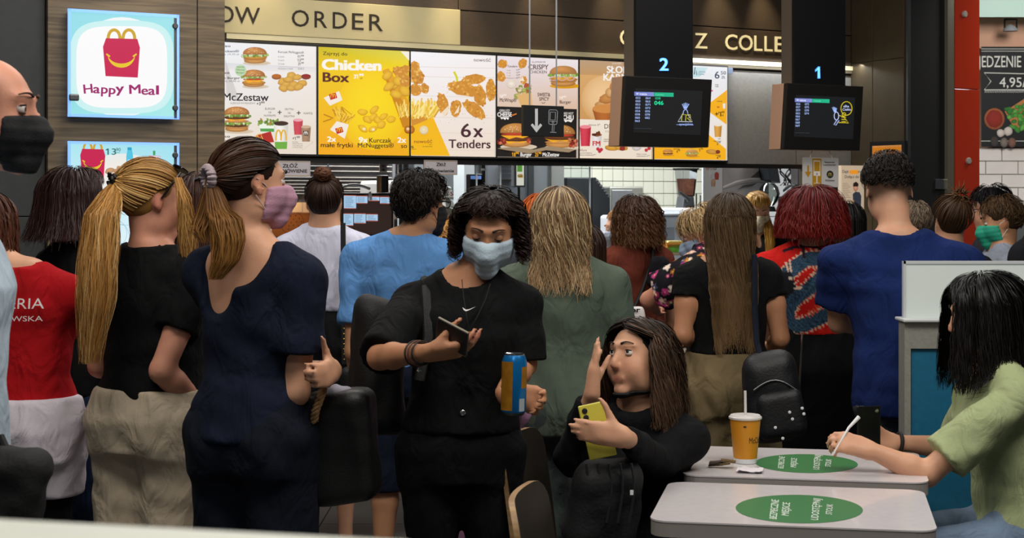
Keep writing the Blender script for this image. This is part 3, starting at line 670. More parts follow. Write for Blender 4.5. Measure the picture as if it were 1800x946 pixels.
# board 6: yellow snack board, partly behind the screen box
s, p = board(1149, 1280, 'yellow and white snack menu board ending beside the grey metal panel', '#e8dccb')
p.quadg([(1150, top(1150) + .5), (1278.5, top(1278) + .5), (1276, bot(1276) - .5), (1147, bot(1147) - .5)], ['#dfe3ea', '#e4e6ec', '#e9dccd', '#ecdccb'])
p.poly([(1217, 118), (1245, 119), (1230, 135), (1217, 136)], '#bcd8dd')
p.poly([(1278, 158), (1277, 219), (1240, 192), (1249, 180)], '#f0ac10'); p.poly([(1147, 232), (1235, 228), (1276, 262), (1276, bot(1276) - .8), (1147, bot(1147) - .8)], '#f0ac10')
p.line([(1222, 118), (1220, 131), (1224, 124), (1225, 132)], 1.4, '#23303c'); p.text('zimna', 1228, 128, 4, '#3a6f86', 12); p.text('kawa', 1228, 132, 4, '#3a6f86', 10)
p.text('6', 1256.5, 138, 12.5, '#232c48', 8, .012); p.text('50', 1267, 131, 6, '#232c48', 9, .012); p.text('ZŁ', 1268, 138, 4.5, '#232c48', 7, .012)
for t, x, y, w in (('mały', 1257, 150, 6), ('napój', 1257, 153, 6), ('więcej', 1260, 179, 9), ('cappuccino', 1254, 249, 14), ('małe', 1262, 245, 5), ('Jalapeño Burger', 1184, 263, 11), ('ciastko', 1258, 274, 9)): p.text(t, x, y, 2.4, '#2a2018', w, .012)
p.text('+1', 1256.5, 204.5, 8, '#2a2018', 11, .02); p.text('40', 1268, 199, 4, '#2a2018', 5.5, .014); p.text('zł', 1268, 204, 3, '#2a2018', 4, .01); p.text('w', 1260, 190, 5, '#c23a18', 5, .02); cup(p, 1273, 191, 5, 9, '#f0ece6')
for v, x, y in (('5⁷⁰', 1260, 255), ('4⁷⁰', 1260, 280), ('4⁷⁰', 1189, 269), ('5⁷⁰', 1229, 266)): p.text(v, x, y, 5, '#2a2018', 6.5, .018)
cup(p, 1262, 241, 14, 21, '#d9a24a', None, '#e9dccb', '#b37a24'); p.rect(1249, 158, 1253, 161, '#d33a8a')
burger(p, 1174, 266, 19, ('pat', 'che'), '#d08a3a', False); burger(p, 1216, 267, 22, ('chk', 'let'), '#d8ac62', False)
p.blob(1252, 267, 11, 4.5, '#d39a3c', '#9c6418', .1); p.blob(1262, 267, 4, 3.5, '#8a3a24', '#5a1c10')
p.build('printed_menu', M_print, s)

# ------------------------------------------------------------------ light boxes on the timber wall
def lightbox(tl, tr, br, bl, label):
    b0 = bw - .045; a0, a1 = A_at(119, b0), A_at(314.5, b0)
    za, zc = B(119, bl, b0)[2], B(119, tl, b0)[2]
    s = thing('light_box', label, 'light box', FR((a0 + a1) / 2, bw - .02, za), 'light boxes on the timber wall')
    MB().box(a0 + .01, a1 - .01, b0 + .012, bw, za + .01, zc - .01).build('body', M_grey, s)
    MB().box(a0 + .006, a1 - .006, b0 + .004, b0 + .012, za + .006, zc - .006).build('panel', mat('lightbox_white', '#dcecf4', .3, emit=.9, glow=True), s)
    for q in ((a0, a0 + .012, za, zc), (a1 - .012, a1, za, zc), (a0, a1, zc - .012, zc), (a0, a1, za, za + .012)):
        MB().box(q[0], q[1], b0 - .006, b0 + .004, q[2], q[3]).build('lit_edge', mat('blue_edge', '#7aa8f0', .2, emit=.9), s)
    return s, Print(FR(a0, b0 + .004, za), -PV, .001)
def smilebox(p, x, y, w, h, lean_=0):          # red carry box with yellow handles and smile
    for sg in (-1, 1):
        p.line([(x + sg * w * .2 + w * .16 * math.cos(a), y - h * .52 - h * .27 * max(0, math.sin(a)) ** .8 + .02 * w) for a in np.linspace(-.05, math.pi + .05, 18)], w * .085, '#c99f1c')
    p.poly([(x - w * .42, y - h * .55), (x + w * .43, y - h * .53), (x + w * .5, y - h * .3), (x + w * .44, y + h * .5), (x - w * .43, y + h * .46), (x - w * .5, y - h * .32)], '#c40c49')
    pts = [(x + w * .37 * math.cos(a), y - h * .12 + h * .3 * math.sin(a)) for a in np.linspace(.12, math.pi - .12, 20)]
    n = len(pts); V = []
    for i, q in enumerate(pts):
        t = h * .02 + h * .035 * math.sin(math.pi * i / (n - 1)); V += [(q[0], q[1] - t), (q[0], q[1] + t)]
    p.raw(V, [(2 * i, 2 * i + 1, 2 * i + 3, 2 * i + 2) for i in range(n - 1)], [lin('#e2c21a')] * len(V))
    for sg in (-1, 1): p.line([(x + sg * w * .41, y - h * .13), (x + sg * w * .31, y - h * .06)], w * .045, '#e2c21a')
s, p = lightbox(15, 27, 211, 205, 'square lit sign with a red smiling carry box and magenta lettering')
p.quadg([(122, 19), (308, 30.5), (309, 208), (122, 202.5)], ['#8fd8e4', '#9adfe6', '#a6e6e4', '#93dce2'])
p.blob(214, 118, 88, 88, '#f2f3f4', '#e4eff0', n=36, rough=0.)
p.raw([(214, 118)] + [(214 + 92 * math.copysign(abs(math.cos(a)) ** .55, math.cos(a)), 118 + 82 * math.copysign(abs(math.sin(a)) ** .55, math.sin(a))) for a in np.linspace(0, 2 * math.pi, 41)[:-1]],
      [(0, 1 + k, 1 + (k + 1) % 40) for k in range(40)], [lin('#f6f5f6')] + [lin('#c4ecec')] * 40)
p.raw([(214, 118)] + [(214 + 80 * math.copysign(abs(math.cos(a)) ** .5, math.cos(a)), 118 + 72 * math.copysign(abs(math.sin(a)) ** .5, math.sin(a))) for a in np.linspace(0, 2 * math.pi, 41)[:-1]],
      [(0, 1 + k, 1 + (k + 1) % 40) for k in range(40)], [lin('#f6f5f6')] * 41)
smilebox(p, 213.5, 103.5, 65, 66)
for ch, x, y, w, r in (('H', 148, 164.5, 15, -.10), ('a', 164, 163.5, 11, .05), ('p', 178, 164, 11, .04), ('p', 191.5, 165, 11, .06), ('y', 204, 163, 14, -.05), ('M', 228, 165, 19, -.05), ('e', 249, 166.5, 11, -.02), ('a', 261, 166.5, 11, .03), ('l', 275, 166, 3.6, 0)):
    p.text(ch, x, y, 16, '#9a1567', w, .022, rot=r)
p.rect(194, 203, 234, 204, '#8b9aa0', .03)
p.build('printed_sign', M_print, s)
def clips(s, b0, tops, lock):
    rod = MB().box(A_at(305.5, b0), A_at(310, b0), b0 - .008, b0 - .002, B(308, tops[-1], b0)[2], B(308, tops[0], b0)[2]).build('hinge_rod', M_steeld, s)
    for y in tops[1:-1]: MB().lathe(B(307.5, y, b0 - .012), [(.001, 0), (.013, 0), (.013, .006), (.009, .01)], 14, -PV).build('hinge_cap', M_steeld, rod, smooth=True)
    if lock: MB().box(A_at(120.5, b0), A_at(138, b0), b0 - .016, b0 - .002, B(128, lock + 6, b0)[2], B(128, lock - 6, b0)[2]).build('lock', M_steeld, s, bevel=.006)
clips(s, bw - .045, (32, 46, 190, 208), 171.5)
s, p = lightbox(248, 252, 440, 438, 'lower lit sign showing a red carry box priced 13,90 behind the ponytail')
p.quadg([(122, 251), (308, 255), (308, 436), (122, 434)], ['#a8e2ec', '#9cdcea', '#d9eef6', '#e2f2f8'])
p.blob(215, 310, 70, 40, '#f0e6dc', '#cfe8ee', n=30)
smilebox(p, 163, 288, 44, 48)
p.text('13', 189, 272, 11, '#2d6a66', 15, .01); p.text('90', 204, 266, 6, '#2d6a66', 8, .008); p.line([(204, 268.5), (211, 268.5)], .7, '#2d6a66')
p.poly([(222, 274), (224, 264), (224, 260), (232, 260), (232, 264), (234, 274), (234, 300), (222, 300)], '#4fc0dc'); p.rect(224, 259, 231, 264, '#1fa0c8'); p.ring(228, 285, 4, 4, 1, '#e8f6fa')
p.poly([(262, 273), (281, 274), (281, 300), (262, 300)], '#e8e4ee'); p.rect(269, 265, 273, 273, '#2fa05a'); p.text('KUBUŚ', 264, 282, 5, '#2f7a6a', 15, .03); p.line([(262, 274), (281, 274.5), (281, 296), (262, 296), (262, 274)], 1, '#c8507a')
nuggets(p, [(193, 300), (206, 301), (200, 309), (212, 297)], 7, '#c89a70', '#a0744c')
p.ring(205, 410, 18, 22, .6, '#7fb0c8'); p.ring(212, 420, 16, 26, .6, '#7fb0c8'); p.blob(205, 412, 7, 3, '#5a9ad0', '#4a86c0'); p.line([(170, 395), (230, 396)], .6, '#86b6cc'); p.line([(170, 428), (230, 428)], .6, '#5a90b0')
p.build('printed_sign', M_print, s); clips(s, bw - .045, (256, 273, 400, 436), 405)

# ------------------------------------------------------------------ order screens hanging from the ceiling on black posts
def screenbox(pxl, pxr, pyt, pyb, b0, lean_m, colx, coll, num, label, rows, doodle):
    a0, a1 = A_at(pxl, b0), A_at(pxr, b0)
    zt = B(pxl, pyt, b0)[2]; zbm = B(pxl, pyb, b0)[2]
    s = thing('order_screen', label, 'screen', FR((a0 + a1) / 2, b0 + .06, zbm), 'order screens on black posts')
    d = .125
    def q(a, b, z): return FR(a, b + lean_m * (zt - z) / (zt - zbm), z)
    MB().hexa([q(a0, b0, zbm), q(a1, b0, zbm), q(a1, b0 + .03, zbm), q(a0, b0 + .03, zbm), q(a0, b0, zt), q(a1, b0, zt), q(a1, b0 + .03, zt), q(a0, b0 + .03, zt)]).build('bezel', mat('screen_case', '#121110', .6, spec=.3), s, bevel=.003)
    MB().hexa([q(a0, b0 + .03, zbm), q(a1 - .01, b0 + .03, zbm), q(a1 - .01, b0 + d, zbm), q(a0, b0 + d, zbm), q(a0, b0 + .03, zt), q(a1 - .01, b0 + .03, zt), q(a1 - .01, b0 + d, zt), q(a0, b0 + d, zt)]).build('case', mat('tan_case', '#b08a72', .55), s, bevel=.003)
    ca, cb = A_at(colx[0], b0 + .03), A_at(colx[1], b0 + .03)
    MB().box(ca, cb, b0 + .025, b0 + .045, zt - .02, ZT).build('post_front', mat('post_black', '#08080a', .7, spec=.2), s)
    MB().box(ca, cb, b0 + .045, b0 + .13, zt - .02, ZT).build('post', mat('post_side', '#4b4238', .5), s)
    sx = (pxr - pxl) / 152
    nrm = np.cross(q(a1, b0, zt) - q(a0, b0, zt), q(a0, b0, zbm) - q(a0, b0, zt)); nrm /= np.linalg.norm(nrm)
    if np.dot(nrm, PV) > 0: nrm = -nrm
    p = Print(q(a0, b0, zt), nrm, .0005)
    X = lambda u: pxl + (u - 1100) * sx
    Y = lambda v: pyt + (v - 133) * (pyb - pyt) / 122
    p.poly([(X(1117), Y(155)), (X(1235), Y(160)), (X(1231), Y(237)), (X(1113), Y(232))], '#070a0e')
    p.quadg([(X(1115), Y(161)), (X(1149), Y(162)), (X(1149), Y(169)), (X(1115), Y(168))], ['#6b78c4', '#8088cc', '#8088cc', '#6b78c4']); p.quadg([(X(1149), Y(162)), (X(1184), Y(163)), (X(1184), Y(170)), (X(1149), Y(169))], ['#0fa078', '#1ab084', '#1ab084', '#0fa078'])
    p.text('W trakcie', X(1118), Y(166.5), 4, '#e8ecf8', 19 * sx, .01, sl=.03); p.text('Gotowy', X(1152), Y(167.5), 4, '#58d8a8', 15 * sx, .006, sl=.03)
    for c, lst in enumerate(rows):
        for r, t in enumerate(lst):
            p.text(t, X((1117.5, 1135)[c] - r * .18), Y(173.5 + r * 5.75 + c * .4), 3.6, '#9fb4ea', 8.3 * sx, .012)
    p.line([(X(1115), Y(225)), (X(1145), Y(225.5))], .5, '#3a4450')
    doodle(p, X, Y, sx); p.build('display', M_screen, s)
    pn = Print(FR(ca, b0 + .025, zt), -PV, .004); 
    if num[0] == '1':
        x, y = num[1], num[2]; pn.poly([(x + 4, y), (x + 4, y - 14), (x, y - 11.5), (x - .5, y - 15), (x + 5, y - 21), (x + 8.5, y - 21), (x + 9, y)], '#3f8cf0'); pn.poly([(x + 5.2, y - 1), (x + 5, y - 16), (x + 1, y - 13.5), (x + 5.5, y - 19.5), (x + 7.5, y - 19.5), (x + 7.8, y - 1)], '#6db4ff')
    else: pn.text(num[0], num[1], num[2], 22, '#3f8cf0', num[3], .03); pn.text(num[0], num[1] + .5, num[2] - .5, 21, '#6db4ff', num[3] - 1, .01)
    pn.build('number', mat('blue_neon', attr=True, emit=1.6), s)
    return s
def dood2(p, X, Y, k):
    p.text('038', X(1152), Y(174.5), 4, '#16c48c', 9 * k, .012); p.text('046', X(1150.5), Y(184), 7, '#16d898', 15.5 * k, .02)
    for j in range(5): p.line([(X(1203 + j * .8), Y(191)), (X(1199.5 + j * 2.9), Y(180 + abs(j - 2) * 1.2))], 1.3, '#9fb8f8')
    p.ring(X(1205), Y(199), 4 * k, 7, 1., '#b8c8ff', math.pi, 2 * math.pi); p.line([(X(1201), Y(199)), (X(1192), Y(213)), (X(1217), Y(213.5)), (X(1209), Y(200))], 1.1, '#d8dcf0')
    p.line([(X(1198), Y(212)), (X(1199), Y(201)), (X(1206), Y(201)), (X(1205), Y(212))], 1.2, '#c8c23a'); p.line([(X(1207), Y(202)), (X(1213), Y(201)), (X(1214), Y(206)), (X(1208), Y(207)), (X(1214), Y(212))], 1.2, '#c8c23a')
    p.text('specjalnie', X(1194), Y(219.5), 4, '#9fb8f8', 24 * k, .006); p.line([(X(1189), Y(218.5)), (X(1219), Y(219))], .6, '#9fb8f8')
screenbox(1100, 1252, 133, 256, -1.15, .03, (1117, 1217), 1105, ('2', 1160, 124, 14.5), 'order screen numbered 2 on a black post, two ready orders in green', (('052', '050', '053', '055', '054', '058', '060', '063'), ('064', '065', '071', '073', '076', '078', '082')), dood2)
def dood1(p, X, Y, k):
    p.ring(X(1218), Y(180), 11 * k, 12, 1.1, '#d8c428'); p.text('dla', X(1212), Y(178), 4, '#c8d0f8', 11 * k, .008); p.text('Ciebie', X(1210), Y(184), 4, '#c8d0f8', 17 * k, .008)
    for j in range(4): p.line([(X(1194 + j), Y(187)), (X(1190 + j * 2.6), Y(177 + abs(j - 1)))], 1.3, '#9fb8f8')
    p.ring(X(1198), Y(194), 4.5 * k, 7, 1.1, '#c8d0ff'); p.line([(X(1199), Y(201)), (X(1193), Y(210)), (X(1197), Y(211)), (X(1203), Y(202))], 1.1, '#b8c8ff')
    p.line([(X(1203), Y(193)), (X(1212), Y(195)), (X(1222), Y(207)), (X(1202), Y(206))], 1.2, '#d8c428')
    for y in (196, 200, 204): p.line([(X(1208), Y(y)), (X(1217), Y(y + .5))], 1.1, '#d8c428')
    p.ring(X(1213), Y(191), 3.5 * k, 3, 1., '#d8c428')
screenbox(1384, 1518, 146, 262, -1.0, .03, (1395, 1485), 1378, ('1', 1433, 138, 9), 'order screen numbered 1 on a black post beside the olive wall', (('056', '057', '059', '062', '066', '067', '068', '069'), ('072', '075', '070', '074')), dood1)

# black sign with arrow and kiosk, on two cables
b0 = -1.3
a0, a1 = A_at(920, b0), A_at(991.5, b0)
za, zc = B(955, 240, b0)[2], B(955, 185.5, b0)[2]
s = thing('hanging_sign', 'black sign with white down arrow and kiosk symbol on two cables', 'sign', FR((a0 + a1) / 2, b0, za))
MB().box(a0, a1, b0, b0 + .02, za, zc).build('panel', mat('sign_black', '#0d1113', .5), s, bevel=.002)
for px in (931, 978): MB().tube([B(px, 187, b0 + .01), np.array([*B(px, 187, b0 + .01)[:2], 3.5])], .004, 6).build('cable', M_grey, s)
p = Print(FR(a0, b0, za), -PV, .0008)
p.rect(940.5, 191, 945.5, 226, '#c9ccce'); p.poly([(933, 220), (936, 217), (943, 225), (950, 217), (953, 220.5), (943, 233)], '#c9ccce')
for q in ([(966, 193), (978, 193.5), (980, 196), (979, 217), (977, 219), (966, 218.5), (964.5, 216.5), (965, 195), (966, 193)], [(967.5, 197), (976.5, 197.3), (976, 211), (967, 210.6), (967.5, 197)]): p.line(q, 1., '#9aa2a6')
for q in ([(971, 219), (970.5, 232)], [(974, 219), (973.5, 232)], [(967, 232.5), (978, 233)], [(966, 213), (978, 213.4)]): p.line(q, .9, '#9aa2a6')
p.ring(972, 215.5, 1.5, 1.5, .8, '#9aa2a6')
p.build('symbol', M_paper, s)

# white kiosk sign on strings under screen 1
b0 = -.92
a0, a1 = A_at(1412, b0), A_at(1474, b0); za, zc = B(1440, 329, b0)[2], B(1440, 277, b0)[2]
s = thing('hanging_sign', 'white sign with amber arrow and kiosk hanging under screen one', 'sign', FR((a0 + a1) / 2, b0, za))
MB().box(a0, a1, b0, b0 + .008, za, zc).build('panel', mat('sign_white', '#c9c7c4', .6), s)
for x0, x1 in ((1423, 1428), (1463, 1457)): MB().tube([B(x0, 278, b0 + .004), B(x1, 264.6, b0 + .004)], .002, 5).build('string', M_white, s)
p = Print(FR(a0, b0, za), -PV, .0008)
p.rect(1428, 278.5, 1444, 328, '#b98a22', .03); p.rect(1419, 291, 1422, 303, '#b98a22'); p.poly([(1414.5, 302), (1426, 302), (1420.5, 312)], '#b98a22')
p.rect(1430, 282, 1442, 309, '#e9e4da', .03); p.rect(1431, 284, 1441, 301, '#b98a22', .03); p.text('8', 1434.5, 308, 4, '#6a5a2a', 3); p.line([(1436, 309), (1436, 322)], 2.4, '#e0d6c4'); p.line([(1431, 322), (1441, 322)], 1.2, '#e0d6c4')
p.text('Restauracja', 1450, 286.5, 3, '#2a2a2a', 17, .014); p.text('z zamówieniami', 1447.5, 291, 3, '#2a2a2a', 22, .014); p.disc(1459, 306.5, 6, 6.5, '#23261f'); arches(p, 1459, 310, 5.5, 6, 1, '#b9a860'); p.text('McDelivery', 1451, 318.5, 3, '#2a2a2a', 16, .014)
p.build('lettering', M_paper, s)
def hangsign(px0, px1, py0, py1, l1, l2, t1, t2, label):
    b0 = -.035
    a0, a1 = A_at(px0, b0), A_at(px1, b0); xm = (px0 + px1) / 2; za, zc = B(xm, py1, b0)[2], B(xm, py0, b0)[2]
    s = thing('hanging_sign', label, 'sign', FR((a0 + a1) / 2, b0, za))
    MB().box(a0, a1, b0, b0 + .01, za, zc).build('panel', mat('sign_lilac', '#b3adb3', .6), s)
    for px in (px0 + 12, px1 - 12): MB().tube([B(px, py0 + 1, b0 + .005), np.array([*B(px, py0, b0 + .005)[:2], zb - .015])], .002, 5).build('string', M_white, s)
    p = Print(FR(a0, b0, za), -PV, .0008)
    p.line([(px0 + 1.5, py0 + 1.5), (px1 - 1.5, py0 + 1.7), (px1 - 1.5, py1 - 1.3), (px0 + 1.5, py1 - 1.5), (px0 + 1.5, py0 + 1.5)], .9, '#a08a4a')
    p.text(l1, t1[0], t1[1], t1[2], '#161414', t1[3], .02); p.text(l2, t2[0], t2[1], t2[2], '#161414', t2[3], .02); p.build('lettering', M_paper, s)
hangsign(482, 545.5, 283, 310.5, 'ZŁÓŻ', 'ZAMÓWIENIE', (497, 294.5, 6.2, 26), (485, 303.5, 6, 55), 'pale sign in capitals ZŁÓŻ ZAMÓWIENIE under the first menu board')
hangsign(745.5, 804, 281.5, 307.5, 'Złóż', 'zamówienie', (767, 292, 6, 16.5), (752, 303, 5.6, 46), 'pale sign lettered Złóż zamówienie under the yellow board')
# staff poster beside the collect point
b0 = -.12
a0, a1 = A_at(1479, b0), A_at(1522, b0); za, zc = B(1500, 372, b0)[2], B(1500, 291, b0)[2]
s = thing('lit_poster', 'cream poster with a standing man in navy polo by the collect point', 'poster', FR((a0 + a1) / 2 , b0, za))
MB().box(a0, a1, b0, b0 + .03, za - .35, zc).build('panel', mat('poster_cream', '#e5d3b8', .4, emit=.35), s)
p = Print(FR(a0, b0, za), -PV, .0008)
p.text('Daję smak pracy', 1481, 304, 5, '#3a2a20', 38, .01); p.rect(1494, 299, 1508, 306, '#e08a1c'); p.text('Dołącz do nas', 1485, 313, 5, '#3a2a20', 34, .01)
p.build('headline', M_print, s); p = Print(FR(a0, b0, za), -PV, .0008)
for i in range(9): p.rect(1481, 322 + i * 3.1, 1491 + (i % 3) * 2, 323 + i * 3.1, '#8b7a66')
p.build('printed_text', M_print, s); p = Print(FR(a0, b0, za), -PV, .0014)
p.poly([(1499, 341), (1504, 337), (1511, 338), (1514, 345), (1513, 372), (1500, 372)], '#2b303c'); p.blob(1504, 330, 4.2, 6.5, '#c08a6c', '#7c4c34'); p.poly([(1499.5, 328), (1500, 322), (1505, 319.5), (1509, 323), (1508.5, 328)], '#1d1512'); p.line([(1500, 352), (1500, 364), (1510, 362)], 2.6, '#b9805f')
p.build('printed_picture', M_print, s)
# framed amber notice on the olive side wall
fa = A9 - .008
def SW(px, lift=0.):      # point of the side wall plane at a given column
    k = (px - CX) / F; o = FR(fa - lift, 0, 0)
    return (k * o[1] - o[0]) / (PV[0] - k * PV[1])
b1, b2 = SW(1529, .02), SW(1590, .02)
z_a = FR(fa, b1, 0)[1]
zc = CH + (HY - 247) / F * FR(fa, b2, 0)[1]; za = zc - .34
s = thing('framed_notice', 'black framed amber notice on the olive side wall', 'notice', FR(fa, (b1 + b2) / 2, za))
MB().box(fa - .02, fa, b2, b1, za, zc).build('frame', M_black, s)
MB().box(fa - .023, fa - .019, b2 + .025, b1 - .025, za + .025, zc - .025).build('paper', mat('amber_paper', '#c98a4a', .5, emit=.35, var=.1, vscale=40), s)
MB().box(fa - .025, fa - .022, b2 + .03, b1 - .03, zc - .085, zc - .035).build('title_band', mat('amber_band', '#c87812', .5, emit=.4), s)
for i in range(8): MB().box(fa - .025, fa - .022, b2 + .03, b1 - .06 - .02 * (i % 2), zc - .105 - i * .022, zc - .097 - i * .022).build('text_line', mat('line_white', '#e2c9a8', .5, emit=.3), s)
# ------------------------------------------------------------------ kitchen equipment seen under the menu boards
def kthing(name, label, cat, px, b, group=None): 
    q = B(px, 350, b); q[2] = 1.02
    return thing(name, label, cat, q, group)
M_orange = mat('orange_lit_steel', '#c98a5a', .35, .5)  # plain steel with the heat lamp's orange light put into its colour
# slatted shutter behind the fry station
t = kthing('slatted_shutter', 'dark kitchen shutter with pale horizontal slats behind the fry station', 'shutter', 600, 1.9); t.location.z = 0
x = pxbox(470, 690, 262, 345, 1.9, 1.95); MB().box(A_at(450, 1.9), A_at(690, 1.9), 1.9, 1.95, 0, 2.1).build('panel', mat('shutter_dark', '#3c3b3e', .5), t)
for y in (274, 283, 291.7, 300.5, 311.6, 317.8, 324, 329.6, 335, 340.5): pxbox(452, 689, y - .7, y + .7, 1.885, 1.9).build('slat', mat('slat_pale', '#b9b4ae', .4), t)
# prep bench running along the back so that equipment stands on something
t = kthing('back_bench', 'long stainless back bench along the kitchen wall', 'bench', 1000, 2.6); t.location.z = 0
MB().box(A_at(995, 2.3), A_at(1560, 2.3), 2.32, 3.15, .02, 1.12).build('body', M_steeld, t); MB().box(A_at(994, 2.3), A_at(1570, 2.3), 2.28, 3.17, 1.12, 1.15).build('worktop', M_steel, t, bevel=.004)
MB().box(A_at(1400, .75), A_at(1401, .75), .74, .75, 1., 1.01)
# fry station lit orange by its heat lamp
t = kthing('fry_station', 'orange lit fry station with perforated steel tray', 'fry station', 515, 1.0)
q = pxbox(470, 549, 372, 418, .95, 1.45); q.build('back_tray', M_orange, t, bevel=.01)
for y in (421, 427, 433): pxbox(470, 700, y - 1.2, y + 1.2, .85, .88).build('rail', mat('orange_lit_rail', '#a5745a', .3, .6), t)  # steel rails, orange heat light painted into their colour
MB().box(A_at(470, .9), A_at(549, .9), .9, 1.45, 1.02, B(510, 418, .95)[2]).build('base', M_steeld, t)
p = Print(B(515, 390, .95), -PV, .001); p.ring(513, 391, 21, 20, .7, '#7a4a2c')
for px, py in ((511, 380), (520, 379), (506, 385), (516, 386), (526, 384), (502, 391), (512, 391), (521, 390), (530, 390), (508, 397), (516, 396), (525, 398), (507, 403), (516, 404)): p.disc(px, py, 1.1, 1.1, '#4a2414', 8)
p.build('perforations', M_paper, t)
for x0, x1 in ((512, 531), (533, 548)): pxbox(x0, x1, 356, 373, .93, .945).build('label_card', mat('card_white', '#d9d6d6', .6), t)
l = bpy.data.lights.new('heat_lamp', 'POINT'); l.energy = 3.2; l.color = (1, .5, .18); l.shadow_soft_size = .08
lo = bpy.data.objects.new('heat_lamp', l); COL.objects.link(lo); lo.location = B(520, 340, .75)
# order display with blue tickets
t = kthing('order_display', 'black kitchen display with eight pale blue order tickets', 'screen', 650, .42)
pxbox(600, 692, 339, 416, .42, .47).build('case', M_black, t, bevel=.006)
MB().box(A_at(640, .44), A_at(650, .44), .445, .465, 1.02, B(645, 414, .44)[2]).build('stand', M_steeld, t)
p = Print(B(645, 380, .42), -PV, .001); p.rect(604, 343, 688, 412, '#2a1c18')
for x0, x1, y0, y1 in ((604.5, 626, 343, 367), (626.5, 646, 344, 358), (648, 667, 345, 353.5), (668, 688, 345.5, 358.5), (604, 621, 375, 397), (622.5, 643, 375, 393), (644, 664, 376, 389)):
    p.rect(x0, y0, x1, y1, '#9fc0dc', .01); p.rect(x0, y0, x1, y0 + 1.3, '#a8503c', .01); p.rect(x0, y1 - 1.2, x1, y1, '#a8503c', .01)
    yy = y0 + 3.5
    while yy < y1 - 2: p.rect(x0 + 2, yy, x1 - 3 - R.uniform(0, 6), yy + .8, '#5a7896'); yy += 2.4
p.build('display', M_screen, t)
tt = MB(); tt.tube([B(597 + 53 * k / 10, 337 - 12 * math.sin(math.pi * (.12 + .78 * k / 10)) ** .8, .40) for k in range(11)], .008, 8)
# grey cabinet, monitor and hanging cards right of the display
t = kthing('drinks_cabinet', 'white and grey drinks cabinet right of the order display', 'cabinet', 705, 1.3); t.location.z = 0
MB().box(A_at(690, 1.3), A_at(728, 1.3), 1.3, 1.8, 0, B(700, 317, 1.3)[2]).build('body', M_white, t, bevel=.02)
pxbox(694, 726, 346, 372, 1.285, 1.3).build('door', mat('cab_grey', '#b0b6ba', .4), t, bevel=.006); pxbox(694, 726, 385, 410, 1.285, 1.3).build('drawer', M_steeld, t, bevel=.006); pxbox(692, 722, 319, 342, 1.285, 1.3).build('window', mat('cab_pane', '#cfd6d8', .2), t)
for px0, px1, y1, lab in ((668, 680, 302, 'grey price card clip hanging above the small monitor'), (696, 707, 305, 'wider grey price card hanging over the drinks cabinet'), (709, 718, 314, 'narrow grey price card hanging next to the pale steel wall')):
    t = kthing('price_card', lab, 'card', (px0 + px1) / 2, .5); za = B(px0, y1, .5)[2]; t.location.z = za
    MB().box(A_at(px0, .5), A_at(px1, .5), .5, .51, za, zb).build('card', mat('card_grey', '#a7a5a8', .6), t)
    p = Print(B(px0, 290, .5), -PV, .001)
    for y in range(285, int(y1) - 4, 7): p.disc((px0 + px1) / 2, y, 2, 2, R.choice(['#8a4a3a', '#5a5650', '#96704a']), 10)
    p.rect((px0 + px1) / 2 - 2, y1 - 5, (px0 + px1) / 2 + 2, y1 - 2, '#33343a'); p.build('printed_marks', M_paper, t)
t = kthing('till_monitor', 'small dark till monitor seen from its side left of the cabinet', 'monitor', 678, .45)
pxbox(669, 684, 308, 340, .5, .56).build('screen', M_black, t, bevel=.008); pxbox(671, 680, 311, 338, .49, .5).build('panel', mat('mon_grey', '#3b4046', .3), t); MB().box(A_at(674, .5), A_at(680, .5), .515, .55, 1.02, B(676, 339, .5)[2]).build('stand', M_steeld, t)
solo('white_cable', tt.tube([B(650, 337, .40), B(652, 352, .40)], .008, 8), M_white, 'white cable arching over the order display', 'cable', smooth=True)
# steel wall unit with a stack of cups and bags
t = kthing('steel_cupboard', 'tall stainless cupboard behind the man in blue', 'cupboard', 770, 2.4); t.location.z = 0
MB().box(A_at(726, 2.0), A_at(818, 2.0), 2.0, 2.28, 0, 2.1).build('body', M_steel, t, bevel=.004); pxbox(728, 806, 285, 520, 1.985, 2.0).build('door', M_steel, t, bevel=.004); pxbox(807, 812, 285, 520, 1.98, 2.0).build('hinge_strip', M_steeld, t)
for k, (px0, px1, py0, py1, c, lab) in enumerate(((781, 799, 326, 349, '#dcdcd6', 'uppermost white paper bag with green print on the stack'), (783, 803, 349, 365, '#d2d2cc', 'middle white paper bag of the stack behind the man in blue'), (782, 808, 365, 400, '#d8d8d2', 'lowest white paper bag with green and orange print'))):
    t = kthing('paper_bag', lab, 'bag', 792, 1.2); t.location.z = B(790, py1, 1.2)[2]
    a0, a1 = A_at(px0, 1.2), A_at(px1, 1.2); za, zc = B(790, py1, 1.2)[2], B(790, py0, 1.2)[2]
    MB().hexa([FR(a0, 1.2, za), FR(a1, 1.2, za), FR(a1, 1.32, za), FR(a0, 1.32, za), FR(a0 + .008, 1.22, zc), FR(a1 - .012, 1.22, zc - .01), FR(a1 - .012, 1.3, zc), FR(a0 + .008, 1.3, zc)]).build('bag', mat('bag_white', '#d9d9d3', .7, bump=.4, bscale=30), t, bevel=.006)
    p = Print(B(790, py0, 1.2), -PV, .002)
    if k == 0: p.text('SMAK', 786, 334, 3, '#3f8f4a', 10, .02); p.text('S', 792, 344, 7, '#b8383a', 5, .02)
    if k == 1: p.disc(788, 356, 1.5, 2, '#3a3c40', 8)
    if k == 2: p.poly([(796, 367), (804, 370), (800, 378), (799, 392), (797, 378)], '#3aa64a'); p.line([(784, 376), (790, 373), (797, 382)], 1, '#c87a4a'); p.disc(786, 383, 1, 1, '#333333', 6); p.disc(792, 393, 1, 1, '#333333', 6)
    p.build('print', M_paper, t)
t = kthing('bag_shelf', 'low steel shelf holding the paper bags', 'shelf', 795, 1.25)
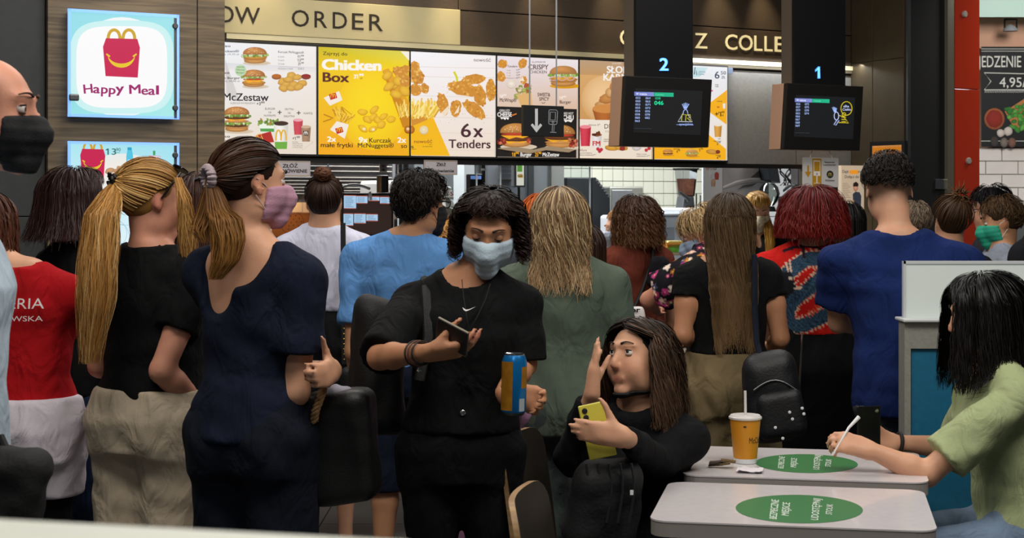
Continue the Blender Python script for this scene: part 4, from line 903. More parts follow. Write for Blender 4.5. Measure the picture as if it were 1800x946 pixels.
MB().box(A_at(776, 1.2), A_at(815, 1.2), 1.17, 1.36, 1.02, B(790, 400, 1.2)[2]).build('body', M_steeld, t)
# slim white pillar, dark till screens, acrylic shield
t = kthing('white_pillar', 'white boxed pillar with a dark till screen in front', 'pillar', 825, 1.6); t.location.z = 0
MB().box(A_at(816, 1.6), A_at(834, 1.6), 1.6, 1.75, 0, 2.05).build('body', M_white, t)
t = kthing('till_monitor', 'dark till monitor with a lit blue strip by the white pillar', 'monitor', 835, .45)
pxbox(826, 849, 306, 345, .5, .55).build('screen', M_black, t, bevel=.006); pxbox(828, 846, 309, 315, .495, .5).build('lit_strip', mat('blue_strip', '#6f8fd0', .3, emit=.8), t); MB().box(A_at(833, .5), A_at(841, .5), .51, .54, 1.02, B(837, 344, .5)[2]).build('stand', M_steeld, t)
t = kthing('steel_post', 'slim dark kitchen post beside the till monitor', 'post', 852, .9); t.location.z = 0
MB().box(A_at(847, .9), A_at(853, .9), .9, .94, 0, 2.0).build('post', M_black, t); pxbox(846, 854, 296, 300, .895, .9).build('knob', M_chrome, t)
t = kthing('fridge', 'grey steel fridge with wire shelf behind the curly hair', 'fridge', 885, 2.1); t.location.z = 0
MB().box(A_at(857, 2.0), A_at(930, 2.0), 2.0, 2.28, 0, 2.1).build('body', mat('fridge_steel', '#6c7076', .35, .6, var=.1, vscale=5), t)
for y in (290, 298, 306, 315): pxbox(880, 905, y - .4, y + .4, 1.97, 2.0).build('wire', M_chrome, t)
pxbox(929, 938, 285, 520, 1.98, 2.0).build('door_edge', M_blackm, t)
t = kthing('menu_lamp', 'small lit burger poster on a bracket between the screens', 'poster', 914, .8)
pxbox(904, 924, 278, 329, .6, .64).build('frame', M_grey, t, bevel=.006)
p = Print(B(914, 300, .6), -PV, .001); p.rect(908, 282, 921, 326, '#e9e2d0'); p.poly([(908, 282), (921, 282), (921, 291), (908, 287)], '#e0601c'); p.rect(909, 291, 918, 302, '#5f9a3c'); burger(p, 914.5, 308, 10, ('pat', 'let'), '#c88a3a', False); p.build('printed_picture', M_print, t)
MB().tube([B(912, 328, .62), B(912, 336, .62), np.array([*B(912, 336, .62)[:2], 1.02])], .008, 8).build('bracket', M_black, t)
t = kthing('cold_room_door', 'tall brushed steel cold room door left of the tiles', 'door', 962, 2.1); t.location.z = 0
MB().box(A_at(936, 2.0), A_at(992, 2.0), 2.02, 2.28, 0, 2.15).build('frame', M_steel, t)
pxbox(938, 963, 270, 540, 2.0, 2.02).build('door_leaf', M_steel, t, bevel=.004); pxbox(969, 992, 270, 540, 2.0, 2.02).build('door_leaf', mat('steel_warm', '#9b9892', .35, .7), t, bevel=.004); pxbox(964, 968, 270, 540, 1.99, 2.02).build('handle_bar', M_chrome, t)
# black machine with louvred grille
t = kthing('coffee_machine', 'black machine with louvred sloping top in front of the tiles', 'machine', 1040, 2.0)
b0 = 2.35; a0, a1 = A_at(996, b0), A_at(1072, b0); za, zc = 1.15, B(1030, 312, b0)[2]; am = A_at(1041, b0)
MB().hexa([FR(a0, b0, za), FR(am, b0, za), FR(am, b0 + .4, za), FR(a0, b0 + .4, za), FR(a0, b0, zc), FR(am, b0, zc), FR(am, b0 + .4, zc), FR(a0, b0 + .4, zc)]).build('body', M_black, t, bevel=.008)
zm = B(1030, 345, b0)[2]
MB().hexa([FR(am, b0, za), FR(a1, b0, za), FR(a1, b0 + .4, za), FR(am, b0 + .4, za), FR(am, b0, zc), FR(am + .02, b0, zc), FR(am + .02, b0 + .4, zc), FR(am, b0 + .4, zc)])
MB().slab([FR(am, b0, za), FR(a1, b0, za), FR(a1, b0, zm), FR(am + .03, b0, zc), FR(am, b0, zc)], PV * .4).build('sloping_side', mat('black_satin', '#17191c', .3), t)
for k in range(7):
    f = (k + .5) / 7; a_ = am + .03 + (a1 - am - .03) * f; z_ = zc + (zm - zc) * f
    MB().obox(FR(a_, b0 + .01, z_ - .01), WV, PV, UP, .012, .014, .006).build('louvre', M_steeld, t)
t = kthing('steel_box', 'low stainless box standing before the beige tiles', 'box', 1100, 2.6)
MB().box(A_at(1072, 2.5), A_at(1131, 2.5), 2.5, 2.9, 1.15, B(1100, 328, 2.5)[2]).build('body', mat('steel_olive', '#8c8d84', .35, .6), t, bevel=.01); MB().box(A_at(1075, 2.5), A_at(1111, 2.5), 2.49, 2.5, 1.2, B(1100, 334, 2.5)[2]).build('door', M_steel, t, bevel=.004)
# shake machine
t = kthing('shake_machine', 'white shake machine with round black control display', 'machine', 1180, 1.9); t.location.z = 0
b0 = 1.5
MB().box(A_at(1130, b0), A_at(1236, b0), b0, b0 + .55, 0, B(1180, 379, b0)[2]).build('body', mat('machine_white', '#c6ccd2', .35), t, bevel=.02); MB().box(A_at(1142, b0), A_at(1230, b0), b0 + .05, b0 + .45, B(1180, 379, b0)[2], B(1180, 366, b0)[2]).build('lid', M_white, t, bevel=.01)
pxbox(1128, 1238, 376, 379, b0 - .02, b0 + .02).build('top_edge', M_steel, t); pxbox(1163, 1186, 400, 422, b0 - .006, b0 + .001).build('dispenser_recess', mat('recess_grey', '#8f979d', .4), t, bevel=.02)
MB().slab([B(1146 + (20 * math.sin(a) if a < 1.6 else 20 * math.sin(a)), 386.5 - 9 * math.cos(a), b0 - .01) for a in np.linspace(0, math.pi, 12)], PV * .01).build('control_panel', M_black, t)
p = Print(B(1155, 385, b0 - .012), -PV, .001); p.rect(1147, 382, 1164, 387, '#5a86c8'); p.build('display', M_screen, t)
# cocoa dispenser with crank
t = kthing('topping_dispenser', 'clear topping dispenser filled with brown cocoa and a black handle', 'dispenser', 1212, 2.0); b0 = 1.62; t.location = B(1212, 366, b0)
def fr4(x0, x1, x2, x3, yt, yb, d): return MB().hexa([B(x2, yb, b0), B(x3, yb, b0), B(x3, yb, b0) + PV * d, B(x2, yb, b0) + PV * d, B(x0, yt, b0), B(x1, yt, b0), B(x1, yt, b0) + PV * d, B(x0, yt, b0) + PV * d])
fr4(1199, 1226, 1203, 1221, 298, 345, .09).build('container', clear_mat('clear_jar', '#e6e9ec', .2), t); fr4(1200.5, 1222, 1204, 1219, 314, 344, .08).build('cocoa', mat('cocoa', '#7a4a34', .8, bump=1., bscale=40, var=.3, vscale=25), t, bevel=.004)
fr4(1197, 1230, 1198, 1227, 295.5, 299, .1).build('lid', M_black, t); fr4(1203, 1220, 1200, 1222, 345, 366, .09).build('base', M_steeld, t, bevel=.006)
MB().tube([B(1194, 338, b0 - .02), B(1205, 346, b0 - .02), B(1211, 352, b0 - .02)], [.012, .014, .02], 8).build('handle', M_black, t, smooth=True); MB().tube([B(1224, 340, b0 + .02), B(1224, 366, b0 + .02)], .006, 6).build('support', M_chrome, t); MB().tube([B(1231, 343, b0 + .03), B(1231, 366, b0 + .03)], .006, 6).build('support', M_chrome, t)
fr4(1205, 1219, 1204, 1221, 362, 368, .08).build('foot', M_blackm, t)
# salad box on a tray stand
t = kthing('tray_stand', 'small steel stand with a tray at the collect counter', 'stand', 1190, .6); b0 = .3
pxbox(1171, 1220, 444, 449, b0, b0 + .2).build('tray', mat('tray_tan', '#b7a585', .4, .3), t, bevel=.004)
for x in (1175, 1214): MB().box(A_at(x, b0), A_at(x + 3, b0), b0 + .02, b0 + .03, 1.02, B(x, 448, b0)[2]).build('leg', M_steel, t)
t = kthing('salad_box', 'green and orange salad box on the steel tray stand', 'food box', 1190, .35); t.location = B(1190, 444, b0 + .05)
def sb(x0, x1, x2, x3, yt, yb, d=.1): return MB().hexa([B(x2, yb, b0 + .03), B(x3, yb, b0 + .03), B(x3, yb, b0 + .03) + PV * d, B(x2, yb, b0 + .03) + PV * d, B(x0, yt, b0 + .03), B(x1, yt, b0 + .03), B(x1, yt, b0 + .03) + PV * d, B(x0, yt, b0 + .03) + PV * d])
sb(1173, 1207, 1176, 1205, 430, 443.5).build('tub', mat('tub_green', '#5da03c', .4, var=.35, vscale=50), t); sb(1173, 1207, 1173, 1207, 427, 436).build('orange_band', mat('band_orange', '#d9923c', .5), t); sb(1177, 1203, 1173, 1207, 423.5, 427.5).build('lid', mat('lid_yellow', '#d9c264', .4), t, bevel=.004)
# ice cream notice and large grey poster
t = kthing('ice_cream_notice', 'white notice with small red and beige ice cream cups', 'notice', 1252, 1.3); b0 = 1.1; t.location.z = 1.02
MB().box(A_at(1236, b0), A_at(1270, b0), b0, b0 + .015, 1.02, B(1250, 285, b0)[2]).build('panel', mat('notice_white', '#d3dae0', .5), t)
p = Print(B(1252, 300, b0), -PV, .001)
for x, c in ((1244, '#b04a48'), (1251, '#b08a80'), (1257, '#3a3c40')): p.ring(x, 296.5, 2, 1.8, 1, c)
p.build('printed_header', M_paper, t); p = Print(B(1252, 300, b0), -PV, .001)
for x, y, c in ((1248, 309, '#dfe0e4'), (1260, 311, '#b84a40'), (1254, 323, '#c9a488')): cup(p, x, y + 5, 8, 10, c); p.blob(x, y - 5, 3.5, 3.5, c, c)
p.build('printed_picture', M_paper, t)
t = kthing('grey_poster', 'large grey photographic poster of folded cloth in the kitchen', 'poster', 1310, 1.3); t.location.z = 1.02
MB().box(A_at(1270.5, b0), A_at(1350, b0), b0, b0 + .015, 1.02, B(1310, 286, b0)[2]).build('panel', mat('poster_grey', '#b3b4b8', .5), t)
p = Print(B(1310, 300, b0), -PV, .001); p.quadg([(1271, 288), (1349, 289), (1349, 420), (1271, 420)], ['#a6a6aa', '#d0d1d4', '#8e8f93', '#c2c3c7'])
p.poly([(1318, 313), (1347, 289), (1349, 289), (1349, 312)], '#5e5d60'); p.line([(1271, 329), (1295, 319), (1320, 314), (1350, 315)], 3, '#e6e7e9'); p.line([(1271, 333), (1300, 324), (1330, 320), (1350, 322)], 1.2, '#77787c'); p.poly([(1296, 334), (1306, 326), (1332, 321), (1322, 328), (1308, 330)], '#606166'); p.blob(1320, 345, 28, 14, '#cfd0d3', '#a9aaae', rough=.1)
p.build('printed_picture', M_paper, t)
# black equipment block: monitor, cables, urn, blender jar
t = kthing('equipment_rack', 'black equipment rack with cables right of the grey poster', 'rack', 1375, 1.3); t.location.z = 1.02; b0 = 1.0
MB().box(A_at(1347, b0), A_at(1400, b0), b0 + .3, b0 + .33, 1.02, 1.95).build('backboard', M_blackm, t); MB().slab([B(1348, 286, b0), B(1366, 286, b0), B(1372, 322, b0), B(1353, 316, b0)], PV * .1).build('monitor', mat('mon_dark', '#202427', .3), t)
for k in range(7):
    x0 = R.uniform(1370, 1396); MB().tube([B(x0 + 6 * math.sin(j * .9 + k), 286 + j * 5, b0 + .1) for j in range(9)], .005, 5).build('cable', M_black, t)
MB().tube([B(1385 + 8 * math.sin(j * .7), 331 + 5 * math.cos(j * .9), b0 + .05) for j in range(12)], .007, 6).build('cable', M_black, t)
t = kthing('steel_urn', 'dark steel urn on the collect counter beside the staff member', 'urn', 1383, .8); b0 = .85; t.location = B(1383, 396, b0)
MB().lathe(B(1384, 396, b0), [(.06, 0), (.062, .02), (.062, .17), (.055, .19), (.02, .2)], 24).build('body', mat('urn_steel', '#4a4640', .3, .8), t, smooth=True); MB().lathe(B(1384, 352, b0), [(.06, 0), (.063, .01), (.01, .03)], 24).build('lid', M_steeld, t, smooth=True); MB().tube([B(1376, 366, b0 - .08), B(1374, 372, b0 - .1)], .01, 8).build('tap', M_chrome, t)
t = kthing('blender_jar', 'round clear blender jar behind the blonde staff member', 'jar', 1352, .9); b0 = .95; t.location = B(1352, 362, b0)
MB().lathe(B(1352, 362, b0), [(.03, 0), (.055, .03), (.072, .08), (.06, .125), (.035, .15)], 24).build('jar', clear_mat('jar_glass', '#c9d0cc', .3), t, smooth=True); MB().lathe(B(1352, 372, b0), [(.05, 0), (.035, .035)], 20).build('base', M_black, t, smooth=True)
MB().box(A_at(1300, .65), A_at(1300, .65) + .01, .7, .71, 1, 1.01)
t = kthing('black_cabinet', 'black cabinet under the urn behind the collect counter', 'cabinet', 1370, 1.0); t.location.z = 0
MB().box(A_at(1340, .9), A_at(1400, .9), .72, 1.15, 0, B(1370, 400, .78)[2]).build('body', M_blackm, t); pxbox(1352, 1388, 380, 381.2, .7, .72).build('rail', M_chrome, t); pxbox(1342, 1392, 402, 412, .66, .72).build('drawer', M_black, t)
t = kthing('steel_partition', 'pale steel partition right of the black rack', 'partition', 1418, .9); t.location.z = 0
MB().box(A_at(1401, .8), A_at(1450, .8), .8, .84, 0, 2.0).build('panel', mat('steel_pale', '#b2b6ba', .3, .6), t); MB().box(A_at(1399, .8), A_at(1402, .8), .78, .85, 0, 2.0).build('edge', M_chrome, t)
# acrylic shields hanging from the bulkhead down to the counter
for x0, x1, lab in ((476, 577, 'clear acrylic shield at the first till, under the lilac sign'), (700, 838, 'clear acrylic shield behind the man in blue'), (880, 1037, 'clear acrylic shield reaching the black louvred machine')):
    b0 = .06; t = thing('acrylic_shield', lab, 'shield', FR((A_at(x0, b0) + A_at(x1, b0)) / 2, b0, 1.02))
    MB().box(A_at(x0, b0), A_at(x1, b0), b0, b0 + .004, 1.02, zb - .02).build('sheet', M_glass, t)
    for px in (x0, x1): MB().box(A_at(px, b0) - .003, A_at(px, b0) + .003, b0 - .002, b0 + .006, 1.02, zb - .02).build('edge', M_edge, t)
# ------------------------------------------------------------------ people: signed distance shapes -> continuous meshes
def _n(v): v = np.asarray(v, float); return v / (np.linalg.norm(v) + 1e-12)
class SDF:
    def __init__(s): s.ops = []
    def cone(s, a, b, ra, rb, k=.02, mode='add'):
        a = np.asarray(a, float); b = np.asarray(b, float); ab = b - a; L2 = max(ab @ ab, 1e-9)
        def fn(X, Y, Z):
            t = np.clip(((X - a[0]) * ab[0] + (Y - a[1]) * ab[1] + (Z - a[2]) * ab[2]) / L2, 0, 1)
            return np.sqrt((X - a[0] - t * ab[0]) ** 2 + (Y - a[1] - t * ab[1]) ** 2 + (Z - a[2] - t * ab[2]) ** 2) - (ra + (rb - ra) * t)
        m = max(ra, rb); s.ops.append((mode, fn, np.minimum(a, b) - m, np.maximum(a, b) + m, k)); return s
    def sleeve(s, a, b, ra, rb, k=.02):       # a cone with a flat open end at b
        a = np.asarray(a, float); b = np.asarray(b, float); ab = b - a; L2 = max(ab @ ab, 1e-9); u = ab / math.sqrt(L2)
        def fn(X, Y, Z):
            t = np.clip(((X - a[0]) * ab[0] + (Y - a[1]) * ab[1] + (Z - a[2]) * ab[2]) / L2, 0, 1.3)
            d = np.sqrt((X - a[0] - t * ab[0]) ** 2 + (Y - a[1] - t * ab[1]) ** 2 + (Z - a[2] - t * ab[2]) ** 2) - (ra + (rb - ra) * t)
            return np.maximum(d, (X - b[0]) * u[0] + (Y - b[1]) * u[1] + (Z - b[2]) * u[2])
        m = max(ra, rb); s.ops.append(('add', fn, np.minimum(a, b) - m, np.maximum(a, b) + m, k)); return s
    def chain(s, pts, rs, k=.02):
        for i in range(len(pts) - 1): s.cone(pts[i], pts[i + 1], rs[i], rs[i + 1], k)
        return s
    def ell(s, c, r, R3=None, k=.02, mode='add'):
        c = np.asarray(c, float); r = np.asarray(r, float); R3 = np.eye(3) if R3 is None else R3   # columns = axes
        def fn(X, Y, Z):
            dx, dy, dz = X - c[0], Y - c[1], Z - c[2]
            q = [(dx * R3[0, i] + dy * R3[1, i] + dz * R3[2, i]) / r[i] for i in range(3)]
            k0 = np.sqrt(q[0] ** 2 + q[1] ** 2 + q[2] ** 2); k1 = np.sqrt((q[0] / r[0]) ** 2 + (q[1] / r[1]) ** 2 + (q[2] / r[2]) ** 2)
            return k0 * (k0 - 1) / (k1 + 1e-6)
        e = np.sqrt((R3 ** 2) @ (r ** 2)); s.ops.append((mode, fn, c - e, c + e, k)); return s
    def loft(s, st, R2, k=.03, ex=2.3, mode='add'):
        """st rows (z, cx, cy, rx, ry) in room coordinates; R2 = (right, forward) unit xy vectors"""
        st = np.asarray(sorted(st, key=lambda q: q[0]), float); r_, f_ = R2
        def fn(X, Y, Z):
            z = Z.ravel(); g = lambda j: np.interp(z, st[:, 0], st[:, j]).reshape(1, 1, -1)
            cx, cy, rx, ry = g(1), g(2), g(3), g(4)
            u = np.abs(((X - cx) * r_[0] + (Y - cy) * r_[1]) / rx); v = np.abs(((X - cx) * f_[0] + (Y - cy) * f_[1]) / ry)
            d = ((u ** ex + v ** ex + 1e-9) ** (1 / ex) - 1) * np.minimum(rx, ry)
            return np.maximum(d, np.maximum(Z - st[-1, 0], st[0, 0] - Z))
        m = st[:, 3:5].max(1); lo = np.array([(st[:, 1] - m).min(), (st[:, 2] - m).min(), st[0, 0]]); hi = np.array([(st[:, 1] + m).max(), (st[:, 2] + m).max(), st[-1, 0]])
        s.ops.append((mode, fn, lo, hi, k)); return s
    def cut(s, pt, nrm, k=.006):            # keep the side against the normal
        pt = np.asarray(pt, float); nr = _n(nrm)
        s.ops.append(('cut', lambda X, Y, Z: (X - pt[0]) * nr[0] + (Y - pt[1]) * nr[1] + (Z - pt[2]) * nr[2], None, None, k)); return s
    def disp(s, fn): s.ops.append(('disp', fn, None, None, 0)); return s
    def mesh(s, h, smooth=1):
        adds = [o for o in s.ops if o[0] == 'add']
        lo = np.min([o[2] for o in adds], 0) - 3.5 * h - .012; hi = np.max([o[3] for o in adds], 0) + 3.5 * h + .012
        n = np.ceil((hi - lo) / h).astype(int) + 1
        ax = [(lo[i] + h * np.arange(n[i])).astype(np.float32) for i in range(3)]
        f = np.full(n, .12, np.float32)
        for mode, fn, a, b, k in s.ops:
            if a is None: sl = (slice(None),) * 3
            else:
                pad = k + 4 * h + (.012 if mode == 'add' else 0)
                i0 = np.clip(np.floor((a - pad - lo) / h).astype(int), 0, n - 1); i1 = np.clip(np.ceil((b + pad - lo) / h).astype(int) + 1, 1, n)
                if (i1 <= i0).any(): continue
                sl = tuple(slice(i0[i], i1[i]) for i in range(3))
            X, Y, Z = ax[0][sl[0]][:, None, None], ax[1][sl[1]][None, :, None], ax[2][sl[2]][None, None, :]
            g = f[sl]
            if mode == 'disp':
                m = np.abs(g) < .045
                idx = np.nonzero(m)
                if len(idx[0]): g[idx] += fn(ax[0][idx[0]], ax[1][idx[1]], ax[2][idx[2]]).astype(np.float32)
                continue
            d = fn(X, Y, Z).astype(np.float32)
            if mode == 'add':
                hh = np.clip(.5 + .5 * (g - d) / k, 0, 1); g[...] = g + (d - g) * hh - k * hh * (1 - hh)
            elif mode == 'sub':
                hh = np.clip(.5 - .5 * (g + d) / k, 0, 1); g[...] = g + (-d - g) * hh + k * hh * (1 - hh)
            else:
                hh = np.clip(.5 - .5 * (g - d) / k, 0, 1); g[...] = g + (d - g) * hh + k * hh * (1 - hh)
        return nets(f, lo, h, smooth)
def nets(f, lo, h, smooth=1):
    s = f < 0
    c = np.zeros(np.array(f.shape) - 1, np.int8)
    corners = [(i, j, k) for i in (0, 1) for j in (0, 1) for k in (0, 1)]
    N = f.shape
    for i, j, k in corners: c += s[i:N[0] - 1 + i, j:N[1] - 1 + j, k:N[2] - 1 + k]
    act = np.argwhere((c > 0) & (c < 8))
    if not len(act): return np.zeros((0, 3)), np.zeros((0, 4), int)
    idx = np.full(c.shape, -1, np.int32); idx[tuple(act.T)] = np.arange(len(act))
    acc = np.zeros((len(act), 3)); cnt = np.zeros(len(act))
    for a in range(8):
        for b in range(a + 1, 8):
            pa, pb = np.array(corners[a]), np.array(corners[b])
            if np.abs(pa - pb).sum() != 1: continue
            fa = f[tuple((act + pa).T)]; fb = f[tuple((act + pb).T)]; m = (fa < 0) != (fb < 0)
            t = fa[m] / (fa[m] - fb[m]); acc[m] += pa + t[:, None] * (pb - pa); cnt[m] += 1
    V = lo + h * (act + acc / cnt[:, None])
    Q = []
    for ax_ in range(3):
        e = [0, 0, 0]; e[ax_] = 1
        u, v = [(1, 2), (2, 0), (0, 1)][ax_]
        a = s[:N[0] - e[0], :N[1] - e[1], :N[2] - e[2]]; b = s[e[0]:, e[1]:, e[2]:]
        P_ = np.argwhere(a != b); m = (P_[:, u] > 0) & (P_[:, v] > 0) & (P_[:, u] < N[u] - 1) & (P_[:, v] < N[v] - 1); P_ = P_[m]
        sg = a[tuple(P_.T)]
        du = np.zeros(3, int); du[u] = 1; dv = np.zeros(3, int); dv[v] = 1
        q = np.stack([idx[tuple((P_ - du - dv).T)], idx[tuple((P_ - dv).T)], idx[tuple(P_.T)], idx[tuple((P_ - du).T)]], 1)
        q[~sg] = q[~sg][:, ::-1]; Q.append(q)
    Q = np.concatenate(Q); Q = Q[(Q >= 0).all(1)]
    for _ in range(smooth):
        E = np.concatenate([Q[:, [0, 1]], Q[:, [1, 2]], Q[:, [2, 3]], Q[:, [3, 0]]]); n = len(V)
        k = np.bincount(E[:, 0], minlength=n) + np.bincount(E[:, 1], minlength=n); W = np.zeros_like(V)
        for d in range(3): W[:, d] = np.bincount(E[:, 0], V[E[:, 1], d], n) + np.bincount(E[:, 1], V[E[:, 0], d], n)
        V = .45 * V + .55 * W / np.maximum(k, 1)[:, None]
    return V, Q
def folds(amp, w, seed, dirn=(0, 0, 1), warp=1.4):
    """soft cloth folds: warped waves"""
    r = np.random.RandomState(seed); D = []
    for i in range(4):
        d = _n(r.normal(size=3) * [1, 1, .8] + np.array(dirn) * .2); D.append((d * 2 * math.pi / (w * (1.5, 1., .72, .5)[i]), r.uniform(0, 6.3), (.9, .7, .45, .25)[i], _n(r.normal(size=3)) * 2 * math.pi / (w * 2.2), r.uniform(0, 6.3)))
    def fn(X, Y, Z):
        o = 0
        for d, ph, a, d2, p2 in D: o = o + a * np.sin(X * d[0] + Y * d[1] + Z * d[2] + ph + warp * np.sin(X * d2[0] + Y * d2[1] + Z * d2[2] + p2))
        return amp * o * .6
    return fn

# ---- fabrics and skin
def cloth(name, col, var=.12, rough=.9, bump=.35, bscale=420, sheen=.0, attr=False, spec=.2):
    return mat('cloth_' + name, col, rough, var=var, vscale=9, bump=bump, bscale=bscale, sheen=sheen, attr=attr, spec=spec, wrinkle=.55)
def skin_mat(name, col): return mat('skin_' + name, col, .5, var=.07, vscale=14, bump=.12, bscale=260, sss=.12, attr=True, spec=.35)
SKIN = {'fair': '#cf9c7e', 'tan': '#b5805f', 'rosy': '#cd9178', 'olive': '#b98866', 'pale': '#d9ae94'}
def hair_mat(rough=.38): return mat('hair_%d' % int(rough * 100), '#ffffff', rough + .14, attr=True, spec=.22, sheen=.0)

def tubes(paths, r0, cols, sides=3, taper=.25):
    """paths (N,K,3) -> one mesh of tapering locks; cols (N,3) or (N,K,3)"""
    paths = np.asarray(paths, float); N, K, _ = paths.shape
    t = np.gradient(paths, axis=1); t /= (np.linalg.norm(t, axis=2, keepdims=True) + 1e-9)
    ref = np.where(np.abs(t[..., 2:3]) < .9, np.array([0, 0, 1.]), np.array([1., 0, 0]))
    u = np.cross(t, ref); u /= (np.linalg.norm(u, axis=2, keepdims=True) + 1e-9); w = np.cross(t, u)
    s = np.linspace(0, 1, K); rad = np.minimum(1, .5 + s * 4) * np.clip(1 - (s - .55) / .45 * (1 - taper), taper, 1)
    r0 = np.asarray(r0, float).reshape(-1, 1) * rad[None] if np.ndim(r0) else r0 * np.repeat(rad[None], N, 0)
    V = np.stack([paths + r0[..., None] * (math.cos(2 * math.pi * k / sides) * u + math.sin(2 * math.pi * k / sides) * w) for k in range(sides)], 2)
    base = (np.arange(N)[:, None, None] * K + np.arange(K - 1)[None, :, None]) * sides
    k = np.arange(sides)[None, None]; k1 = (k + 1) % sides
    Q = np.stack([base + k, base + k1, base + sides + k1, base + sides + k], -1).reshape(-1, 4)
    c = np.asarray(cols, float)
    if c.ndim == 2: c = np.repeat(c[:, None], K, 1)
    C = np.repeat(c[:, :, None], sides, 2).reshape(-1, 3)
    return V.reshape(-1, 3), Q, C

def ribbons(paths, w, cols, out, rs, taper=.3, twist=.7):
    """flat locks whose broad side looks along out (N,K,3)"""
    paths = np.asarray(paths, float); N, K, _ = paths.shape
    t = np.gradient(paths, axis=1); t /= (np.linalg.norm(t, axis=2, keepdims=True) + 1e-9)
    sd = np.cross(t, out); sd /= (np.linalg.norm(sd, axis=2, keepdims=True) + 1e-9); ot = np.cross(sd, t); a = rs.uniform(-twist, twist, (N, 1, 1)); sd = sd * np.cos(a) + ot * np.sin(a)
    s = np.linspace(0, 1, K); prof = np.minimum(1, .6 + s * 3) * np.clip(1 - (s - .6) / .4 * (1 - taper), taper, 1)
    wd = (np.asarray(w, float).reshape(-1, 1) if np.ndim(w) else np.full((N, 1), w)) * prof[None]
    V = np.stack([paths - sd * wd[..., None], paths + sd * wd[..., None]], 2)
    b = (np.arange(N)[:, None] * K + np.arange(K - 1)[None]) * 2; Q = np.stack([b, b + 1, b + 3, b + 2], -1).reshape(-1, 4)
    c = np.asarray(cols, float)
    if c.ndim == 2: c = np.repeat(c[:, None], K, 1)
    return V.reshape(-1, 3), Q, np.repeat(c[:, :, None], 2, 2).reshape(-1, 3)
FEM = [(.80, .165, .118, -.005), (.90, .176, .128, -.012), (.98, .162, .115, -.008), (1.07, .132, .098, 0), (1.17, .138, .10, .004), (1.25, .150, .110, .012), (1.315, .155, .098, .004), (1.365, .135, .078, -.006), (1.415, .078, .060, -.014), (1.455, .054, .053, -.016)]
MAL = [(.80, .165, .12, 0), (.90, .17, .125, -.008), (.98, .162, .118, -.004), (1.07, .155, .112, 0), (1.17, .165, .115, .002), (1.25, .178, .122, .008), (1.32, .18, .106, 0), (1.37, .158, .083, -.008), (1.42, .09, .066, -.014), (1.46, .06, .058, -.016)]
